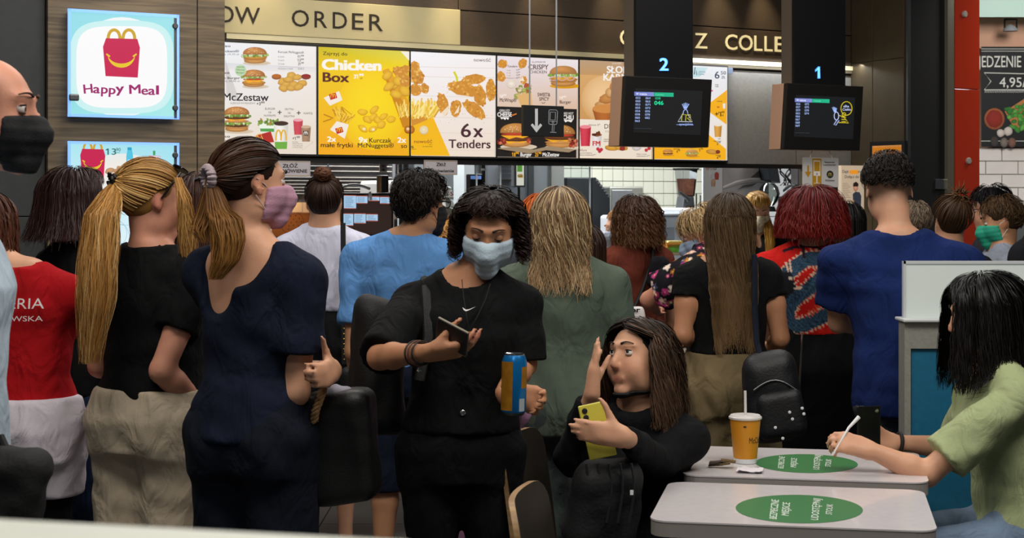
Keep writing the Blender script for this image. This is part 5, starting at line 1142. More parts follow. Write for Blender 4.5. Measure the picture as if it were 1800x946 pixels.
class Person:
    def __init__(s, label, px, Z, top, yaw=0., H=None, sex='f', build=1., skin='fair', lean=(0, 0), head=(0, 0, 0), headoff=(0, 0, 0), sw=None, res=.010, sit=None, group=None, tint=None, hs=1., neck=0.):
        """px, top: column and row of the crown; yaw 0 = back to the camera, positive turns to the left"""
        s.q = P(px, top, Z); s.H = H or (s.q[2] - (sit or 0)); s.k = s.H / 1.70; s.res = res; s.skin = skin; s.sex = sex; s.build = build; s.hs = hs * (.5 + .5 * s.k) * (1.02 if sex == 'm' else .98)
        a = math.radians(yaw); s.f = np.array([-math.sin(a), math.cos(a), 0]); s.r = np.array([math.cos(a), math.sin(a), 0])
        s.lean = np.array(lean, float)          # right, forward displacement of the neck base
        s.dz = sit or 0.                         # sitting people: drop of the trunk
        hy, hp, hr = [math.radians(v) for v in head]; hy += a
        Rz = np.array(Matrix.Rotation(hy, 3, 'Z')); Rx = np.array(Matrix.Rotation(hp, 3, 'X')); Ry = np.array(Matrix.Rotation(hr, 3, 'Y'))
        s.Rh = Rz @ Rx @ Ry                      # columns: right, forward, up
        c = s.q - s.Rh @ np.array([0, -.01, .118]) * s.hs
        s.hc = c                                 # head centre
        base = c - (s.r * (s.lean[0] + headoff[0]) + s.f * (s.lean[1] + headoff[1]))
        s.o = np.array([base[0], base[1], 0.]) + s.f * .008
        s.root = thing('person', label, 'person', (s.o[0], s.o[1], 0 if sit is None else 0), group)
        s.sw = (sw or (.172 if sex == 'f' else .198)) * s.k * (.6 + .4 * build)
        s.st = [(z * s.k, rx * s.k * build, ry * s.k * build, yo * s.k) for z, rx, ry, yo in (FEM if sex == 'f' else MAL)]
        s.arms = {}; s.legs = {}; s.sit = sit; s.skin_tint = tint; s.xsdf = []
        s.nb = s.spine(1.425 * s.k)
    def spine(s, z):
        """centre of the trunk at height z"""
        t = np.clip((z / s.k - .92) / .53, 0, 1.15)
        return s.o + (s.r * s.lean[0] + s.f * s.lean[1]) * t ** 1.3 + np.array([0, 0, z + s.dz])
    def stations(s, ease=0., zlo=0., zhi=9., scale=1., flare=0., ey=None):
        out = []
        zs = [q[0] for q in s.st]; lo = max(zlo, zs[0]); hi = min(zhi, zs[-1])
        for z in sorted(set([q for q in zs if lo < q < hi] + [lo, hi])):
            rx, ry, yo = [np.interp(z, zs, [q[j] for q in s.st]) for j in (1, 2, 3)]
            c = s.spine(z) + s.f * yo; out.append((z + s.dz, c[0], c[1], rx * scale + ease + flare * max(0, 1.2 * s.k - z), ry * scale + (ease if ey is None else ey) + flare * max(0, 1.2 * s.k - z)))
        return out
    def sh(s, sd, z=1.342): return s.spine(z * s.k) + s.r * sd * s.sw - s.f * .008
    def L(s, x, y, z): return s.o + s.r * x * s.k + s.f * y * s.k + np.array([0, 0, z * s.k + s.dz])
    def arm(s, sd, elbow=None, wrist=None, hand=None):
        """sd -1 left, +1 right; elbow and wrist as points"""
        S = s.sh(sd)
        E = np.asarray(elbow, float) if elbow is not None else S + s.r * sd * .055 * s.k - s.f * .02 + np.array([0, 0, -.29 * s.k])
        W = np.asarray(wrist, float) if wrist is not None else E + s.r * sd * .0 + s.f * .06 + np.array([0, 0, -.235 * s.k])
        s.arms[sd] = (S, E, W, hand or {})
        return s
    def leg(s, sd, knee=None, ankle=None, toe=None):
        Hp = s.spine(.88 * s.k) + s.r * sd * .088 * s.k * s.build
        K = np.asarray(knee, float) if knee is not None else s.L(sd * .092, .015, .48)
        A = np.asarray(ankle, float) if ankle is not None else s.L(sd * .095, -.02, .075)
        s.legs[sd] = (Hp, K, A); return s
    def hand(s, F_, W, E, d=None, n=None, curl=.45, thumb=.3, sd=1, sc=1., spread=1., curls=None, tdir=None):
        """palm, four fingers of three bones, thumb from the side of the palm"""
        d = _n(d if d is not None else W - E); n = np.asarray(n if n is not None else s.f * .2 - s.r * sd, float); n = _n(n - d * (n @ d))
        sdv = _n(np.cross(d, n)) * sd; sc = sc * (.93 if s.sex == 'f' else 1.03) * (.45 + .55 * s.k)
        if s.palmside is not None: sdv = s.palmside
        base = W + d * .012 * sc
        offs = (.031, .0105, -.010, -.029); ln = (.072, .080, .074, .058)
        for i in range(4):
            kn = base + d * (.083 - .004 * abs(i - 1)) * sc + sdv * offs[i] * spread * sc
            F_.cone(base + sdv * offs[i] * .62 * sc, kn, .0155 * sc, .0125 * sc, .014)
            c = curls[i] if curls else curl
            p, dr, a = kn, d + sdv * offs[i] * 2.2 * (spread - .6), 0.
            dr = _n(dr)
            for j, (fl, an) in enumerate(((.45, 62), (.31, 80), (.24, 48))):
                a += math.radians(an * c); v = _n(dr * math.cos(a) + n * math.sin(a)); q = p + v * ln[i] * fl * sc
                F_.cone(p, q, (.0096, .0088, .0080)[j] * sc, (.0088, .0080, .0068)[j] * sc, .004); p = q
        F_.cone(base - sdv * .012 * sc, base + d * .06 * sc - sdv * .008 * sc, .018 * sc, .017 * sc, .016)
        tb = base + d * .022 * sc + sdv * .024 * sc + n * .006 * sc
        td = _n(tdir) if tdir is not None else _n(d * (.75) + sdv * (.75 - thumb * .5) + n * (.15 + thumb * .8))
        t1 = tb + td * .042 * sc; F_.cone(tb, t1, .0165 * sc, .0115 * sc, .012)
        td2 = _n(td + d * .5 + n * thumb * .5) if tdir is None else td; t2 = t1 + td2 * .032 * sc; F_.cone(t1, t2, .0108 * sc, .0095 * sc, .005); F_.cone(t2, t2 + _n(td2 + d * .3) * .025 * sc, .0095 * sc, .0075 * sc, .004)
    palmside = None
    def hp(s, x, y, z): return s.hc + s.Rh @ (np.array([x, y, z]) * s.hs)
    def headsdf(s, F_, g=0., ears=True, face=True):
        R, h = s.Rh, s.hs
        E = lambda c, r, k=.02, mode='add', RR=None: F_.ell(s.hp(*c), np.array(r) * h + g, R if RR is None else R @ RR, k, mode)
        C = lambda a, b, ra, rb, k=.012, mode='add': F_.cone(s.hp(*a), s.hp(*b), ra * h + g, rb * h + g, k, mode)
        E((0, -.014, .032), (.077, .096, .084), .02); E((0, .028, -.03), (.059, .064, .076), .03)
        for q in (-1, 1):
            E((q * .036, .046, -.032), (.03, .034, .034), .02); E((q * .046, .01, -.068), (.02, .034, .028), .025)
        E((0, .066, -.098), (.024, .021, .017), .02)
        if face:
            C((0, .090, .016), (0, .107, -.022), .008, .0105, .010); E((0, .100, -.030), (.0155, .011, .0085), .008)
            for q in (-1, 1):
                C((q * .012, .086, .036), (q * .046, .07, .036), .0095, .008, .012)
                E((q * .0315, .101, .014), (.0165, .017, .0115), .010, 'sub')
            C((-.020, .0845, -.0610), (.020, .0845, -.0610), .0055, .0055, .008); C((-.016, .0835, -.0705), (.016, .0835, -.0705), .0062, .0062, .008); C((-.024, .0925, -.0658), (.024, .0925, -.0658), .0026, .0026, .002, 'sub')
        if ears:
            for q in (-1, 1):
                RR = np.array(Matrix.Rotation(q * -.35, 3, 'Z')) @ np.array(Matrix.Rotation(.2, 3, 'X'))
                E((q * .0775, -.008, -.004), (.0085, .0185, .031), .006, 'add', RR); E((q * .086, -.002, .002), (.006, .010, .018), .004, 'sub', RR)
    def body(s, face=True, tintfn=None, shoes=None, ears=True, sock=None):
        F_ = SDF(); k, b = s.k, s.build
        F_.loft(s.stations(0.), (s.r, s.f), .03)
        nb = s.nb; nt = s.hp(0, -.022, -.055); F_.cone(nb - np.array([0, 0, .03 * k]) - s.f * .012, nt, .058 * k * (.5 + .5 * b), .051 * k, .03)
        for sd in (-1, 1):
            S, E, W, hd = s.arms.get(sd) or s.arm(sd).arms[sd]
            F_.cone(nb + s.r * sd * .03 * k - s.f * .015, S, .042 * k, .046 * k, .03)
            m = .5 + .5 * b
            F_.chain([S, S + (E - S) * .45, E], [.05 * k * m, .044 * k * m, .036 * k * m], .02); F_.chain([E, E + (W - E) * .3, W], [.0365 * k * m, .0375 * k * m, .0245 * k], .016)
            h = dict(hd)
            s.palmside = h.pop('side', None)
            if s.palmside is not None: s.palmside = _n(s.palmside)
            s.hand(F_, W, E, sd=sd, **h)
            Hp, K, A = s.legs.get(sd) or s.leg(sd).legs[sd]
            F_.chain([Hp, Hp + (K - Hp) * .45, K], [.088 * k * b, .075 * k * b, .052 * k * m], .03); F_.chain([K, K + (A - K) * .3, A], [.05 * k * m, .053 * k * m, .033 * k], .02)
            ft = s.f if s.sit is None else _n((K - Hp) * [1, 1, 0])
            F_.cone(A - np.array([0, 0, .03]), A + ft * .15 * k - np.array([0, 0, .05 * k]), .034 * k, .022 * k, .02)
        s.headsdf(F_, 0., ears, face)
        for fn in s.xsdf: fn(F_)
        V, Q = F_.mesh(s.res if face else max(s.res * 1.35, .0125), 1)
        base = np.array(lin(SKIN.get(s.skin, s.skin))); T = np.repeat(base[None], len(V), 0)
        hl = ((V - s.hc) / s.hs) @ s.Rh
        if face:
            lip = np.exp(-((hl[:, 2] + .066) / .011) ** 2 - (hl[:, 0] / .024) ** 2) * (hl[:, 1] > .06); T = T * (1 - lip[:, None] * .75) + np.array(lin('#9c4f48')) * lip[:, None] * .75
            nose = np.exp(-((hl[:, 2] + .03) / .02) ** 2 - (hl[:, 0] / .02) ** 2) * (hl[:, 1] > .09); T *= 1 - nose[:, None] * np.array([.02, .14, .14])
            chk = sum(np.exp(-((hl[:, 2] + .03) / .026) ** 2 - ((hl[:, 0] - q * .043) / .024) ** 2) for q in (-1, 1)) * (hl[:, 1] > .03); T *= 1 - chk[:, None] * np.array([0, .10, .10])
            ear = (np.abs(hl[:, 0]) > .074) * (np.abs(hl[:, 2]) < .04) * (np.abs(hl[:, 1] + .005) < .035); T *= 1 - ear[:, None] * np.array([0, .16, .18])
        if tintfn is not None: T = tintfn(V, hl, T)
        me = fastmesh('body', V - s.o * [1, 1, 0], Q, True, T); s.bodyo = mkobj('body', me, skin_mat('tinted', '#ffffff'), s.root)
        if shoes:
            for sd in (-1, 1):
                Hp, K, A = s.legs[sd]; ft = s.f if s.sit is None else _n((K - Hp) * [1, 1, 0]); g = SDF()
                g.cone(A - np.array([0, 0, .035]), A + ft * .15 * k - np.array([0, 0, .05 * k]), .043 * k, .031 * k, .02).cone(A + np.array([0, 0, .0]), A - np.array([0, 0, .04]), .042 * k, .044 * k, .02).cut([0, 0, .002], [0, 0, -1])
                s.part('shoe', g, cloth(*shoes, rough=.6, bump=.1), .009)
        return s
    def part(s, name, F_, m, h=None, tintfn=None, smooth=1, label=None):
        V, Q = F_.mesh(h or s.res, smooth)
        if not len(V): return None
        T = tintfn(V) if tintfn is not None else None
        o = mkobj(name, fastmesh(name, V - s.o * [1, 1, 0], Q, True, T), m, s.root)
        if label: o['label'] = label
        return o
    def rawpart(s, name, V, Q, m, T=None, smooth=True, parent=None):
        return mkobj(name, fastmesh(name, np.asarray(V) - s.o * [1, 1, 0], Q, smooth, T), m, parent or s.root)
    def mb(s, name, mb, m, parent=None, **k): return mb.build(name, m, parent or s.root, **k)
    def eyes(s, iris='#4a2f1c', look=(0, 0), lid=.0, brow='#2a1a12', lash=True):
        """eyeballs with iris and pupil, brows and lashes"""
        h = s.hs
        for q in (-1, 1):
            c = s.hp(q * .0315, .0735, .0135); r = .0124 * h
            d = s.Rh @ _n([look[0], 1, look[1]]); u = _n(np.cross(d, s.Rh[:, 2])); w = np.cross(u, d)
            V = []; T = []; n, m = 20, 16
            for i in range(m + 1):
                a = math.pi * i / m
                for j in range(n):
                    b = 2 * math.pi * j / n; V.append(c + r * (math.cos(a) * d + math.sin(a) * (math.cos(b) * u + math.sin(b) * w)))
                    T.append(lin('#050505') if a < .22 else lin(iris) if a < .5 else lin('#d8cfc8'))
            Q = [(i * n + j, i * n + (j + 1) % n, (i + 1) * n + (j + 1) % n, (i + 1) * n + j) for i in range(m) for j in range(n)]
            ey = s.rawpart('eye', V, Q, mat('eye', '#ffffff', .12, attr=True), np.array(T))
            # lids: shells hugging the ball
            el0 = .62 - lid * 1.6; LV = []; LQ = []
            for (e0, e1, cv) in ((el0, 1.5, -.16), (-.52, -1.4, .14)):
                n0 = len(LV)
                for i in range(7):
                    for j in range(13):
                        az = (j / 12 - .5) * 3.0; st_ = e0 + cv * (az / 1.5) ** 2 * (1 if lid < .3 else .4); e = st_ + (e1 - st_) * i / 6
                        LV.append(c + r * (1.10 + .05 * (i == 0)) * (s.Rh @ np.array([math.sin(az) * math.cos(e), math.cos(az) * math.cos(e), math.sin(e)])))
                LQ += [(n0 + i * 13 + j, n0 + i * 13 + j + 1, n0 + (i + 1) * 13 + j + 1, n0 + (i + 1) * 13 + j) for i in range(6) for j in range(12)]
            s.rawpart('eyelid', LV, LQ, mat('lid_' + s.skin, srgb_dark(SKIN.get(s.skin, '#c09070'), .86), .5), parent=ey)
            if lash: s.mb('eyelashes', MB().tube([c + r * 1.19 * (s.Rh @ np.array([math.sin(az) * math.cos(e_), math.cos(az) * math.cos(e_), math.sin(e_)])) for az in np.linspace(-1.25, 1.25, 9) for e_ in [el0 - .16 * (az / 1.5) ** 2 * (1 if lid < .3 else .4)]], .0011 * h, 5), mat('lash', '#120c0a', .6), ey)
            s.mb('eyebrow', MB().tube([s.hp(q * (.014 + .036 * t), .0935 - .018 * t * t, .037 + .008 * math.sin(math.pi * (t * .75 + .1))) for t in np.linspace(0, 1, 8)], [.0034 * h * (1 - .6 * t) for t in np.linspace(0, 1, 8)], 5), mat('brow_' + brow, brow, .8), smooth=True)
        return s
    def mask(s, m, low=-.122, high=-.002, g=.007, loops='#d8d8d8', chin=False, back=.022):
        F_ = SDF(); s.headsdf(F_, g, False, False)
        F_.cone(s.hp(0, .103, -.012), s.hp(0, .108, -.034), (.010 + g) * s.hs, (.0145 + g) * s.hs, .03); F_.cone(s.hp(0, .108, -.034), s.hp(0, .090, -.09), (.0145 + g) * s.hs, (.014 + g) * s.hs, .03)
        up = s.Rh[:, 2]; fw = s.Rh[:, 1]
        F_.cut(s.hp(0, .05, high), _n(up - fw * .18), .004); F_.cut(s.hp(0, .05, low), -_n(up + fw * .1), .004); F_.cut(s.hp(0, back, 0), -fw + up * .12, .004)
        pl = lambda X, Y, Z: .0011 * np.sin((((X - s.hc[0]) * up[0] + (Y - s.hc[1]) * up[1] + (Z - s.hc[2]) * up[2])) * 2 * math.pi / .022)
        F_.disp(pl); mk = s.part('mask', F_, m, min(s.res, .006), smooth=1)
        for q in (-1, 1):
            lp = MB()
            for z0, z1 in ((high - .012, .018), (low + .03, -.03)):
                lp.tube([s.hp(q * .062, .03, z0), s.hp(q * .073, .012, (z0 + z1) / 2), s.hp(q * .083, -.016, z1)], .0016 * s.hs, 5)
            s.mb('ear_loop', lp, mat('loop' + loops, loops, .7), mk)
        return s
    def surf(s, u, z, side=-1, ease=.02, ex=2.3):
        """point on the clothed trunk: u to the right, absolute height z, side -1 back, +1 front"""
        zs = [q[0] for q in s.st]; zz = z - s.dz
        rx, ry, yo = [np.interp(zz, zs, [q[j] for q in s.st]) for j in (1, 2, 3)]
        rx += ease; ry += ease; c = s.spine(zz) + s.f * yo
        v = ry * max(0., 1 - min(1, abs(u) / rx) ** ex) ** (1 / ex)
        q = c + s.r * u + s.f * side * v; q[2] = z; return q
    def decal(s, name, shapes, m, side=-1, ease=.03):
        """flat print wrapped on the trunk; shapes = list of (points (u, z), faces)"""
        V = []; Fs = []
        for pts, fs in shapes:
            n0 = len(V); V += [s.surf(u, z, side, ease) for u, z in pts]; Fs += [tuple(i + n0 for i in f) for f in fs]
        mb_ = MB(); mb_.add(V, Fs); return mb_.build(name, m, s.root)
    # ---- clothes
    def top(s, m, sleeve=.75, hem=.93, ease=.016, neck=.075, flare=0., sl_r=1.2, amp=.005, seed=1, name='tshirt', ex=2.3, tintfn=None, vneck=None, h=None, shoulder=.0, cuts=(), extra=None, wl=.13, ndrop=0.):
        F_ = SDF(); k = s.k; b = .5 + .5 * s.build
        F_.loft(s.stations(ease, hem * k - .03, 1.44 * k, flare=flare), (s.r, s.f), .03, ex)
        arms = []
        for sd in (-1, 1):
            S, E, W, hd = s.arms.get(sd) or s.arm(sd).arms[sd]
            F_.cone(s.nb + s.r * sd * .04 * k - s.f * .012 - np.array([0, 0, .012]), S, .040 * k + ease * .8, .046 * k + ease * (.7 + shoulder), .03)
            if sleeve <= 0: continue
            u = _n(E - S)
            if sleeve <= 1.:
                end = S + (E - S) * sleeve; F_.sleeve(S, end, .047 * k * b + ease * .7, (.041 * k * b + ease * .6) * sl_r, .02)
            else:
                F_.cone(S, E, .047 * k * b + ease * .7, (.037 * k * b + ease * .6) * sl_r, .02); end = E + (W - E) * (sleeve - 1); F_.sleeve(E, end, (.037 * k * b + ease * .6) * sl_r, (.026 * k * b + ease * .5) * sl_r, .02)
        if extra: extra(F_)
        F_.disp(folds(amp, wl, seed))
        F_.cone(s.nb + np.array([0, 0, (.03 - ndrop) * k]) + s.f * .012, s.nb + np.array([0, 0, .12]) + s.f * .03, neck * k, neck * k * 1.3, .008, 'sub')
        if vneck: F_.cone(s.nb + s.f * .11 * k + np.array([0, 0, -vneck]), s.nb + s.f * .1 * k + np.array([0, 0, .05]), .02, .075, .008, 'sub')
        F_.cut(s.spine(hem * k + .004), [0, 0, -1], .006)
        for c in cuts: F_.cut(*c)
        return s.part(name, F_, m, h, tintfn)
    def pants(s, m, hem=.1, waist=1.03, ease=.012, lr=1.1, amp=.005, seed=2, name='trousers', h=None, wide=0., extra=None, tintfn=None):
        F_ = SDF(); k = s.k; b = s.build
        F_.loft(s.stations(ease, .78 * k, waist * k + .03), (s.r, s.f), .02)
        for sd in (-1, 1):
            Hp, K, A = s.legs.get(sd) or s.leg(sd).legs[sd]
            F_.cone(Hp - s.f * .03 * k + np.array([0, 0, -.0]), Hp - s.f * .025 * k - np.array([0, 0, .04]), .09 * k * b + ease, .085 * k * b + ease, .05)
            if hem > .5: F_.cone(Hp, K, .09 * k * b + ease, (.06 * k * b + ease) * lr + wide, .03)
            else:
                F_.cone(Hp, K, .09 * k * b + ease, (.055 * k * b + ease) * lr, .03); F_.cone(K, A, (.055 * k * b + ease) * lr, (.038 * k * b + ease) * lr + wide, .03)
        if extra: extra(F_)
        F_.disp(folds(amp, .11, seed))
        F_.cut(s.spine(waist * k), [0, 0, 1], .006)
        if s.sit is None: F_.cut([0, 0, hem * k], [0, 0, -1], .006)
        return s.part(name, F_, m, h, tintfn)
    def skirt(s, m, hem=.6, waist=1.05, ease=.014, flare=.12, amp=.006, seed=3, name='skirt', h=None, tintfn=None):
        F_ = SDF(); k = s.k
        st = s.stations(ease, .86 * k, waist * k); z0, cx, cy, rx, ry = st[0]
        st = [((hem * k) + s.dz - .01, cx, cy, rx + flare * (.86 - hem) * k, ry + flare * (.86 - hem) * k)] + st
        F_.loft(st, (s.r, s.f), .03); F_.disp(folds(amp, .12, seed)); F_.cut([0, 0, hem * k + s.dz], [0, 0, -1], .006); F_.cut(s.spine(waist * k), [0, 0, 1], .006)
        return s.part(name, F_, m, h, tintfn)
    # ---- hair
    def E_(s, th, ph, lift=0.):
        """point over the skull: th from the crown, ph around from the face (0 = forward, + = right)"""
        d = np.stack([np.sin(th) * np.sin(ph), np.sin(th) * np.cos(ph), np.cos(th)], -1)
        r = np.array([.0835, .1035, .0925])
        return s.hc + ((d * (r + lift[..., None] if np.ndim(lift) else d * 0 + r + lift) + np.array([0, -.014, .032])) * s.hs) @ s.Rh.T
    def pushout(s, V, ease=.03, pw=1.):
        """keep hair outside the shoulders and back"""
        zs = np.array([q[0] for q in s.st]); z = np.clip(V[..., 2] - s.dz, zs[0], zs[-1])
        rx = np.interp(z, zs, [q[1] for q in s.st]); ry = np.interp(z, zs, [q[2] for q in s.st]); yo = np.interp(z, zs, [q[3] for q in s.st])
        t = np.clip((z / s.k - .92) / .53, 0, 1.15) ** 1.3
        c = s.o[None, :] + (s.r * s.lean[0] + s.f * s.lean[1])[None] * t.reshape(-1, 1) + s.f[None] * yo.reshape(-1, 1)
        D = V.reshape(-1, 3) - c; u = D @ s.r; v = D @ s.f; top_ = s.k * 1.41
        rx_, ry_ = rx.ravel() + ease, ry.ravel() + ease
        # shoulders widen the trunk near the top
        q = np.sqrt((u / rx_) ** 2 + (v / ry_) ** 2) + 1e-6; m = (q < 1) & (V.reshape(-1, 3)[:, 2] - s.dz < top_ + .02)
        sgn = np.where(v > 0, 1, -1); vn = sgn * ry_ * np.sqrt(np.clip(1 - (u / rx_) ** 2, 0, 1)); wv = np.where(m, vn - v, 0)
        W = V.reshape(-1, 3) + wv[:, None] * s.f[None]
        return W.reshape(V.shape)
    def hairline(s, th, ph, fore=.95, side=1.5, back=2.2):
        c = np.cos(ph); lim = np.where(c > 0, side + (fore - side) * np.clip(c, 0, 1) ** 1.2, side + (back - side) * np.clip(-c, 0, 1) ** .8); return lim
    def cap(s, F_, g=.004, fore=.16, drop=0.):
        R, h = s.Rh, s.hs
        F_.ell(s.hp(0, -.016, .032), np.array([.0783, .0973, .0853]) * h + g * .15, R, .01); F_.ell(s.hp(0, -.042, -.008 - drop), np.array([.063, .055, .050]) * h, R, .02)
        # open the face: remove the front below the hair line
        F_.ell(s.hp(0, .118, -.035), np.array([.098, .113, .128]) * h, R, .006, 'sub')
        for q in (-1, 1): F_.ell(s.hp(q * .085, .03, -.05), np.array([.03, .045, .05]) * h, R, .01, 'sub')
        return F_
    def colors(s, N, K, c0, c1=None, var=.25, rs=None, streak=None, sp=.0):
        a = np.array(lin(c0)); b = np.array(lin(c1 or c0)); t = np.linspace(0, 1, K)[None, :, None]
        C = a * (1 - t) + b * t; C = np.repeat(C, N, 0) * (1 + rs.uniform(-var, var, (N, 1, 1)))
        if streak is not None:
            m = rs.rand(N) < sp; C[m] = np.array(lin(streak)) * (1 + rs.uniform(-var, var, (m.sum(), 1, 1)))
        return np.clip(C, 0, 1)
    def hair_down(s, L=.3, c0='#2a1c14', c1=None, n=600, seed=1, wave=.0, wl=.09, part=0., K=16, lift=.012, r=.0034, end=.0, inward=.0, vol=1., fore=.95, curl=0., face=True, ease=.03, split=1.15, var=.25, streak=None, sp=0., ragged=.1, rough=.38, lenfront=1., cut_face=.62, fringe=0, fdown=1.3, fspan=.75, flip=0., name='hair', back=2.4, pushf=True, widen=0.):
        n = int(n * 1.75); rs = np.random.RandomState(seed)
        th0 = np.arccos(1 - rs.rand(n) * 1.25); ph0 = rs.uniform(-math.pi, math.pi, n)
        lim = s.hairline(th0, ph0, fore, 1.45, back); th0 = np.minimum(th0, lim * rs.uniform(.5, 1, n)) * np.where(th0 > lim, .95, 1)
        # parting: hair of the front falls to its own side
        sgn = np.where(np.sin(ph0) - part > 0, 1., -1.); ph1 = ph0.copy(); fr = np.cos(ph0) > math.cos(split)
        ph1[fr] = sgn[fr] * (split + (np.abs(ph0[fr]) / split) * .35 + rs.uniform(-.08, .08, fr.sum()))
        n1 = K // 2; t = np.linspace(0, 1, n1)[None]
        TH = th0[:, None] + (np.maximum(1.62, th0 + .1)[:, None] - th0[:, None]) * t; PH = ph0[:, None] + (ph1 - ph0)[:, None] * np.clip(t * 1.6, 0, 1) ** .8
        lf = (lift * rs.uniform(.2, 1.3, n))[:, None] * (np.sin(t * math.pi * .5) * .8 + .35) * vol
        A = s.E_(TH, PH, lf)
        Ln = L * (1 - ragged * rs.rand(n)); Ln = np.where(np.abs(ph1) < 1.7, Ln * lenfront, Ln)
        n2 = K - n1; t2 = (np.arange(1, n2 + 1) / n2)[None]
        p0 = A[:, -1]; out = p0 - (s.hc + s.Rh @ np.array([0, -.02, 0])); out[:, 2] = 0
        mul = (1 + widen * t2 ** .7 - inward * t2 ** 1.6)[..., None]
        Bp = (p0 - out)[:, None] + out[:, None] * mul; Bp[..., 2] = p0[:, None, 2] - (Ln[:, None] * t2)
        if end: Bp += _n(out.mean(0) + 1e-6) * 0 + (out / (np.linalg.norm(out, axis=1, keepdims=True) + 1e-6))[:, None] * (end * t2 ** 3)[..., None]
        V = np.concatenate([A, Bp], 1)
        sp_ = np.linspace(0, 1, K)[None, :, None]; amp = (wave * np.clip(sp_ * 1.6 - .3, 0, 1) + curl * np.clip(sp_ * 2, 0, 1))
        s_len = np.linspace(0, .14 + L, K)[None]; w = 2 * math.pi / (wl * rs.uniform(.8, 1.25, (n, 1))); grp = rs.randint(0, 26, n); pg = rs.uniform(0, 6.3, 26)[grp][:, None] + rs.uniform(-.5, .5, (n, 1)) * (1 + 2 * (curl > 0))
        V = V + amp * (np.cos(s_len * w + pg)[..., None] * s.r + np.sin(s_len * w + pg)[..., None] * (s.f * .8))
        V = V + rs.normal(size=(n, 1, 3)) * .0012
        if pushf: V = s.pushout(V, ease)
        Vt, Q, C = ribbons(V, r * .62 * rs.uniform(.5, 1.3, n), s.colors(n, K, c0, c1, var, rs, streak, sp), V - s.hc - np.array([0, 0, 1.]) * np.minimum(0, (V - s.hc)[..., 2:3]), rs)
        F_ = s.cap(SDF(), .003); v2, q2 = F_.mesh(max(s.res, .008)); C2 = np.repeat(np.array(lin(c0))[None] * .8, len(v2), 0)
        Vt, Q, C = np.concatenate([v2, Vt]), np.concatenate([q2, Q + len(v2)]), np.concatenate([C2, C])
        if fringe:
            vf, qf, cf = s.fringe_(fringe, c0, c1, seed, wave + curl, r, fdown, fspan); Q = np.concatenate([Q, qf + len(Vt)]); Vt = np.concatenate([Vt, vf]); C = np.concatenate([C, cf])
        o = s.rawpart(name, Vt, Q, hair_mat(rough), C); return o
    def fringe_(s, n, c0, c1, seed, curl, r, down=1.30, span=.75):
        rs = np.random.RandomState(seed + 7); ph = rs.uniform(-span, span, n); th0 = rs.uniform(.35, .75, n); K = 10; t = np.linspace(0, 1, K)[None]
        TH = th0[:, None] + (rs.uniform(down - .22, down, n)[:, None] - th0[:, None]) * t; V = s.E_(TH, ph[:, None] + t * 0 + rs.uniform(-.1, .1, (n, 1)) * t, .006 + .012 * np.sin(math.pi * t) + rs.uniform(0, .008, (n, 1)))
        V = V + (curl * t * np.cos(t * 9 + rs.uniform(0, 6, (n, 1))))[..., None] * s.r
        return ribbons(V, r * .7 * rs.uniform(.5, 1.2, n), s.colors(n, K, c0, c1, .25, rs), V - s.hc, rs)
    def hair_tied(s, tie, c0, c1=None, n=420, seed=1, r=.0034, lift=.006, K=12, var=.25, loose=0, fore=.95, rough=.38, back=2.5, streak=None, sp=0.):
        """hair drawn back over the skull to a tie; tie = (th, ph)"""
        n = int(n * 1.9); rs = np.random.RandomState(seed); th0 = np.arccos(1 - rs.rand(n) * 1.8); ph0 = rs.uniform(-math.pi, math.pi, n); lim = s.hairline(th0, ph0, fore, 1.5, back); th0 = np.minimum(th0, lim)
        d0 = np.stack([np.sin(th0) * np.sin(ph0), np.sin(th0) * np.cos(ph0), np.cos(th0)], 1); d1 = np.array([math.sin(tie[0]) * math.sin(tie[1]), math.sin(tie[0]) * math.cos(tie[1]), math.cos(tie[0])])
        om = np.arccos(np.clip(d0 @ d1, -1, 1))[:, None, None]; t = np.linspace(0, 1, K)[None, :, None]
        D = (np.sin((1 - t) * om) * d0[:, None] + np.sin(t * om) * d1) / (np.sin(om) + 1e-6)
        lf = (lift * rs.uniform(.3, 1.5, n))[:, None, None] * (.5 + np.sin(math.pi * np.clip(t * .9 + .05, 0, 1)))
        V = s.hc + ((D * (np.array([.0835, .1035, .0925]) + lf) + np.array([0, -.014, .032])) * s.hs) @ s.Rh.T
        Vt, Q, C = ribbons(V, r * .6 * rs.uniform(.5, 1.2, n), s.colors(n, K, c0, c1, var, rs, streak, sp), V - s.hc, rs, taper=.6, twist=.5)
        F_ = s.cap(SDF(), .002); v2, q2 = F_.mesh(max(s.res, .008)); C2 = np.repeat(np.array(lin(c0))[None] * .75, len(v2), 0)
        s.rawpart('hair', np.concatenate([v2, Vt]), np.concatenate([q2, Q + len(v2)]), hair_mat(rough), np.concatenate([C2, C]))
        return s.hc + ((d1 * (np.array([.082, .102, .091]) + .012) + np.array([0, -.014, .032])) * s.hs) @ s.Rh.T, s.Rh @ d1
    def tail(s, pts, wid, c0, c1, n=260, seed=4, r=.0034, wave=.004, wl=.09, K=20, var=.28, flat=.6, name='ponytail', ragged=.25, rough=.38, streak=None, sp=0.):
        """a bundle following a spine of points with the given half widths"""
        n = int(n * 2.5); rs = np.random.RandomState(seed); pts = np.array(pts, float); m = len(pts); tt = np.linspace(0, 1, m); t = np.linspace(0, 1, K)
        ends = 1 - ragged * rs.rand(n) ** 2
        T = t[None] * ends[:, None]; C3 = np.stack([np.interp(T, tt, pts[:, i]) for i in range(3)], -1); W = np.interp(T, tt, wid)
        a = rs.uniform(0, 2 * math.pi, n); q = np.sqrt(rs.rand(n)); V = C3 + (W * (q * np.cos(a))[:, None])[..., None] * np.array([1., 0, 0]) + (W * flat * (q * np.sin(a))[:, None])[..., None] * np.array([0, 1., 0])
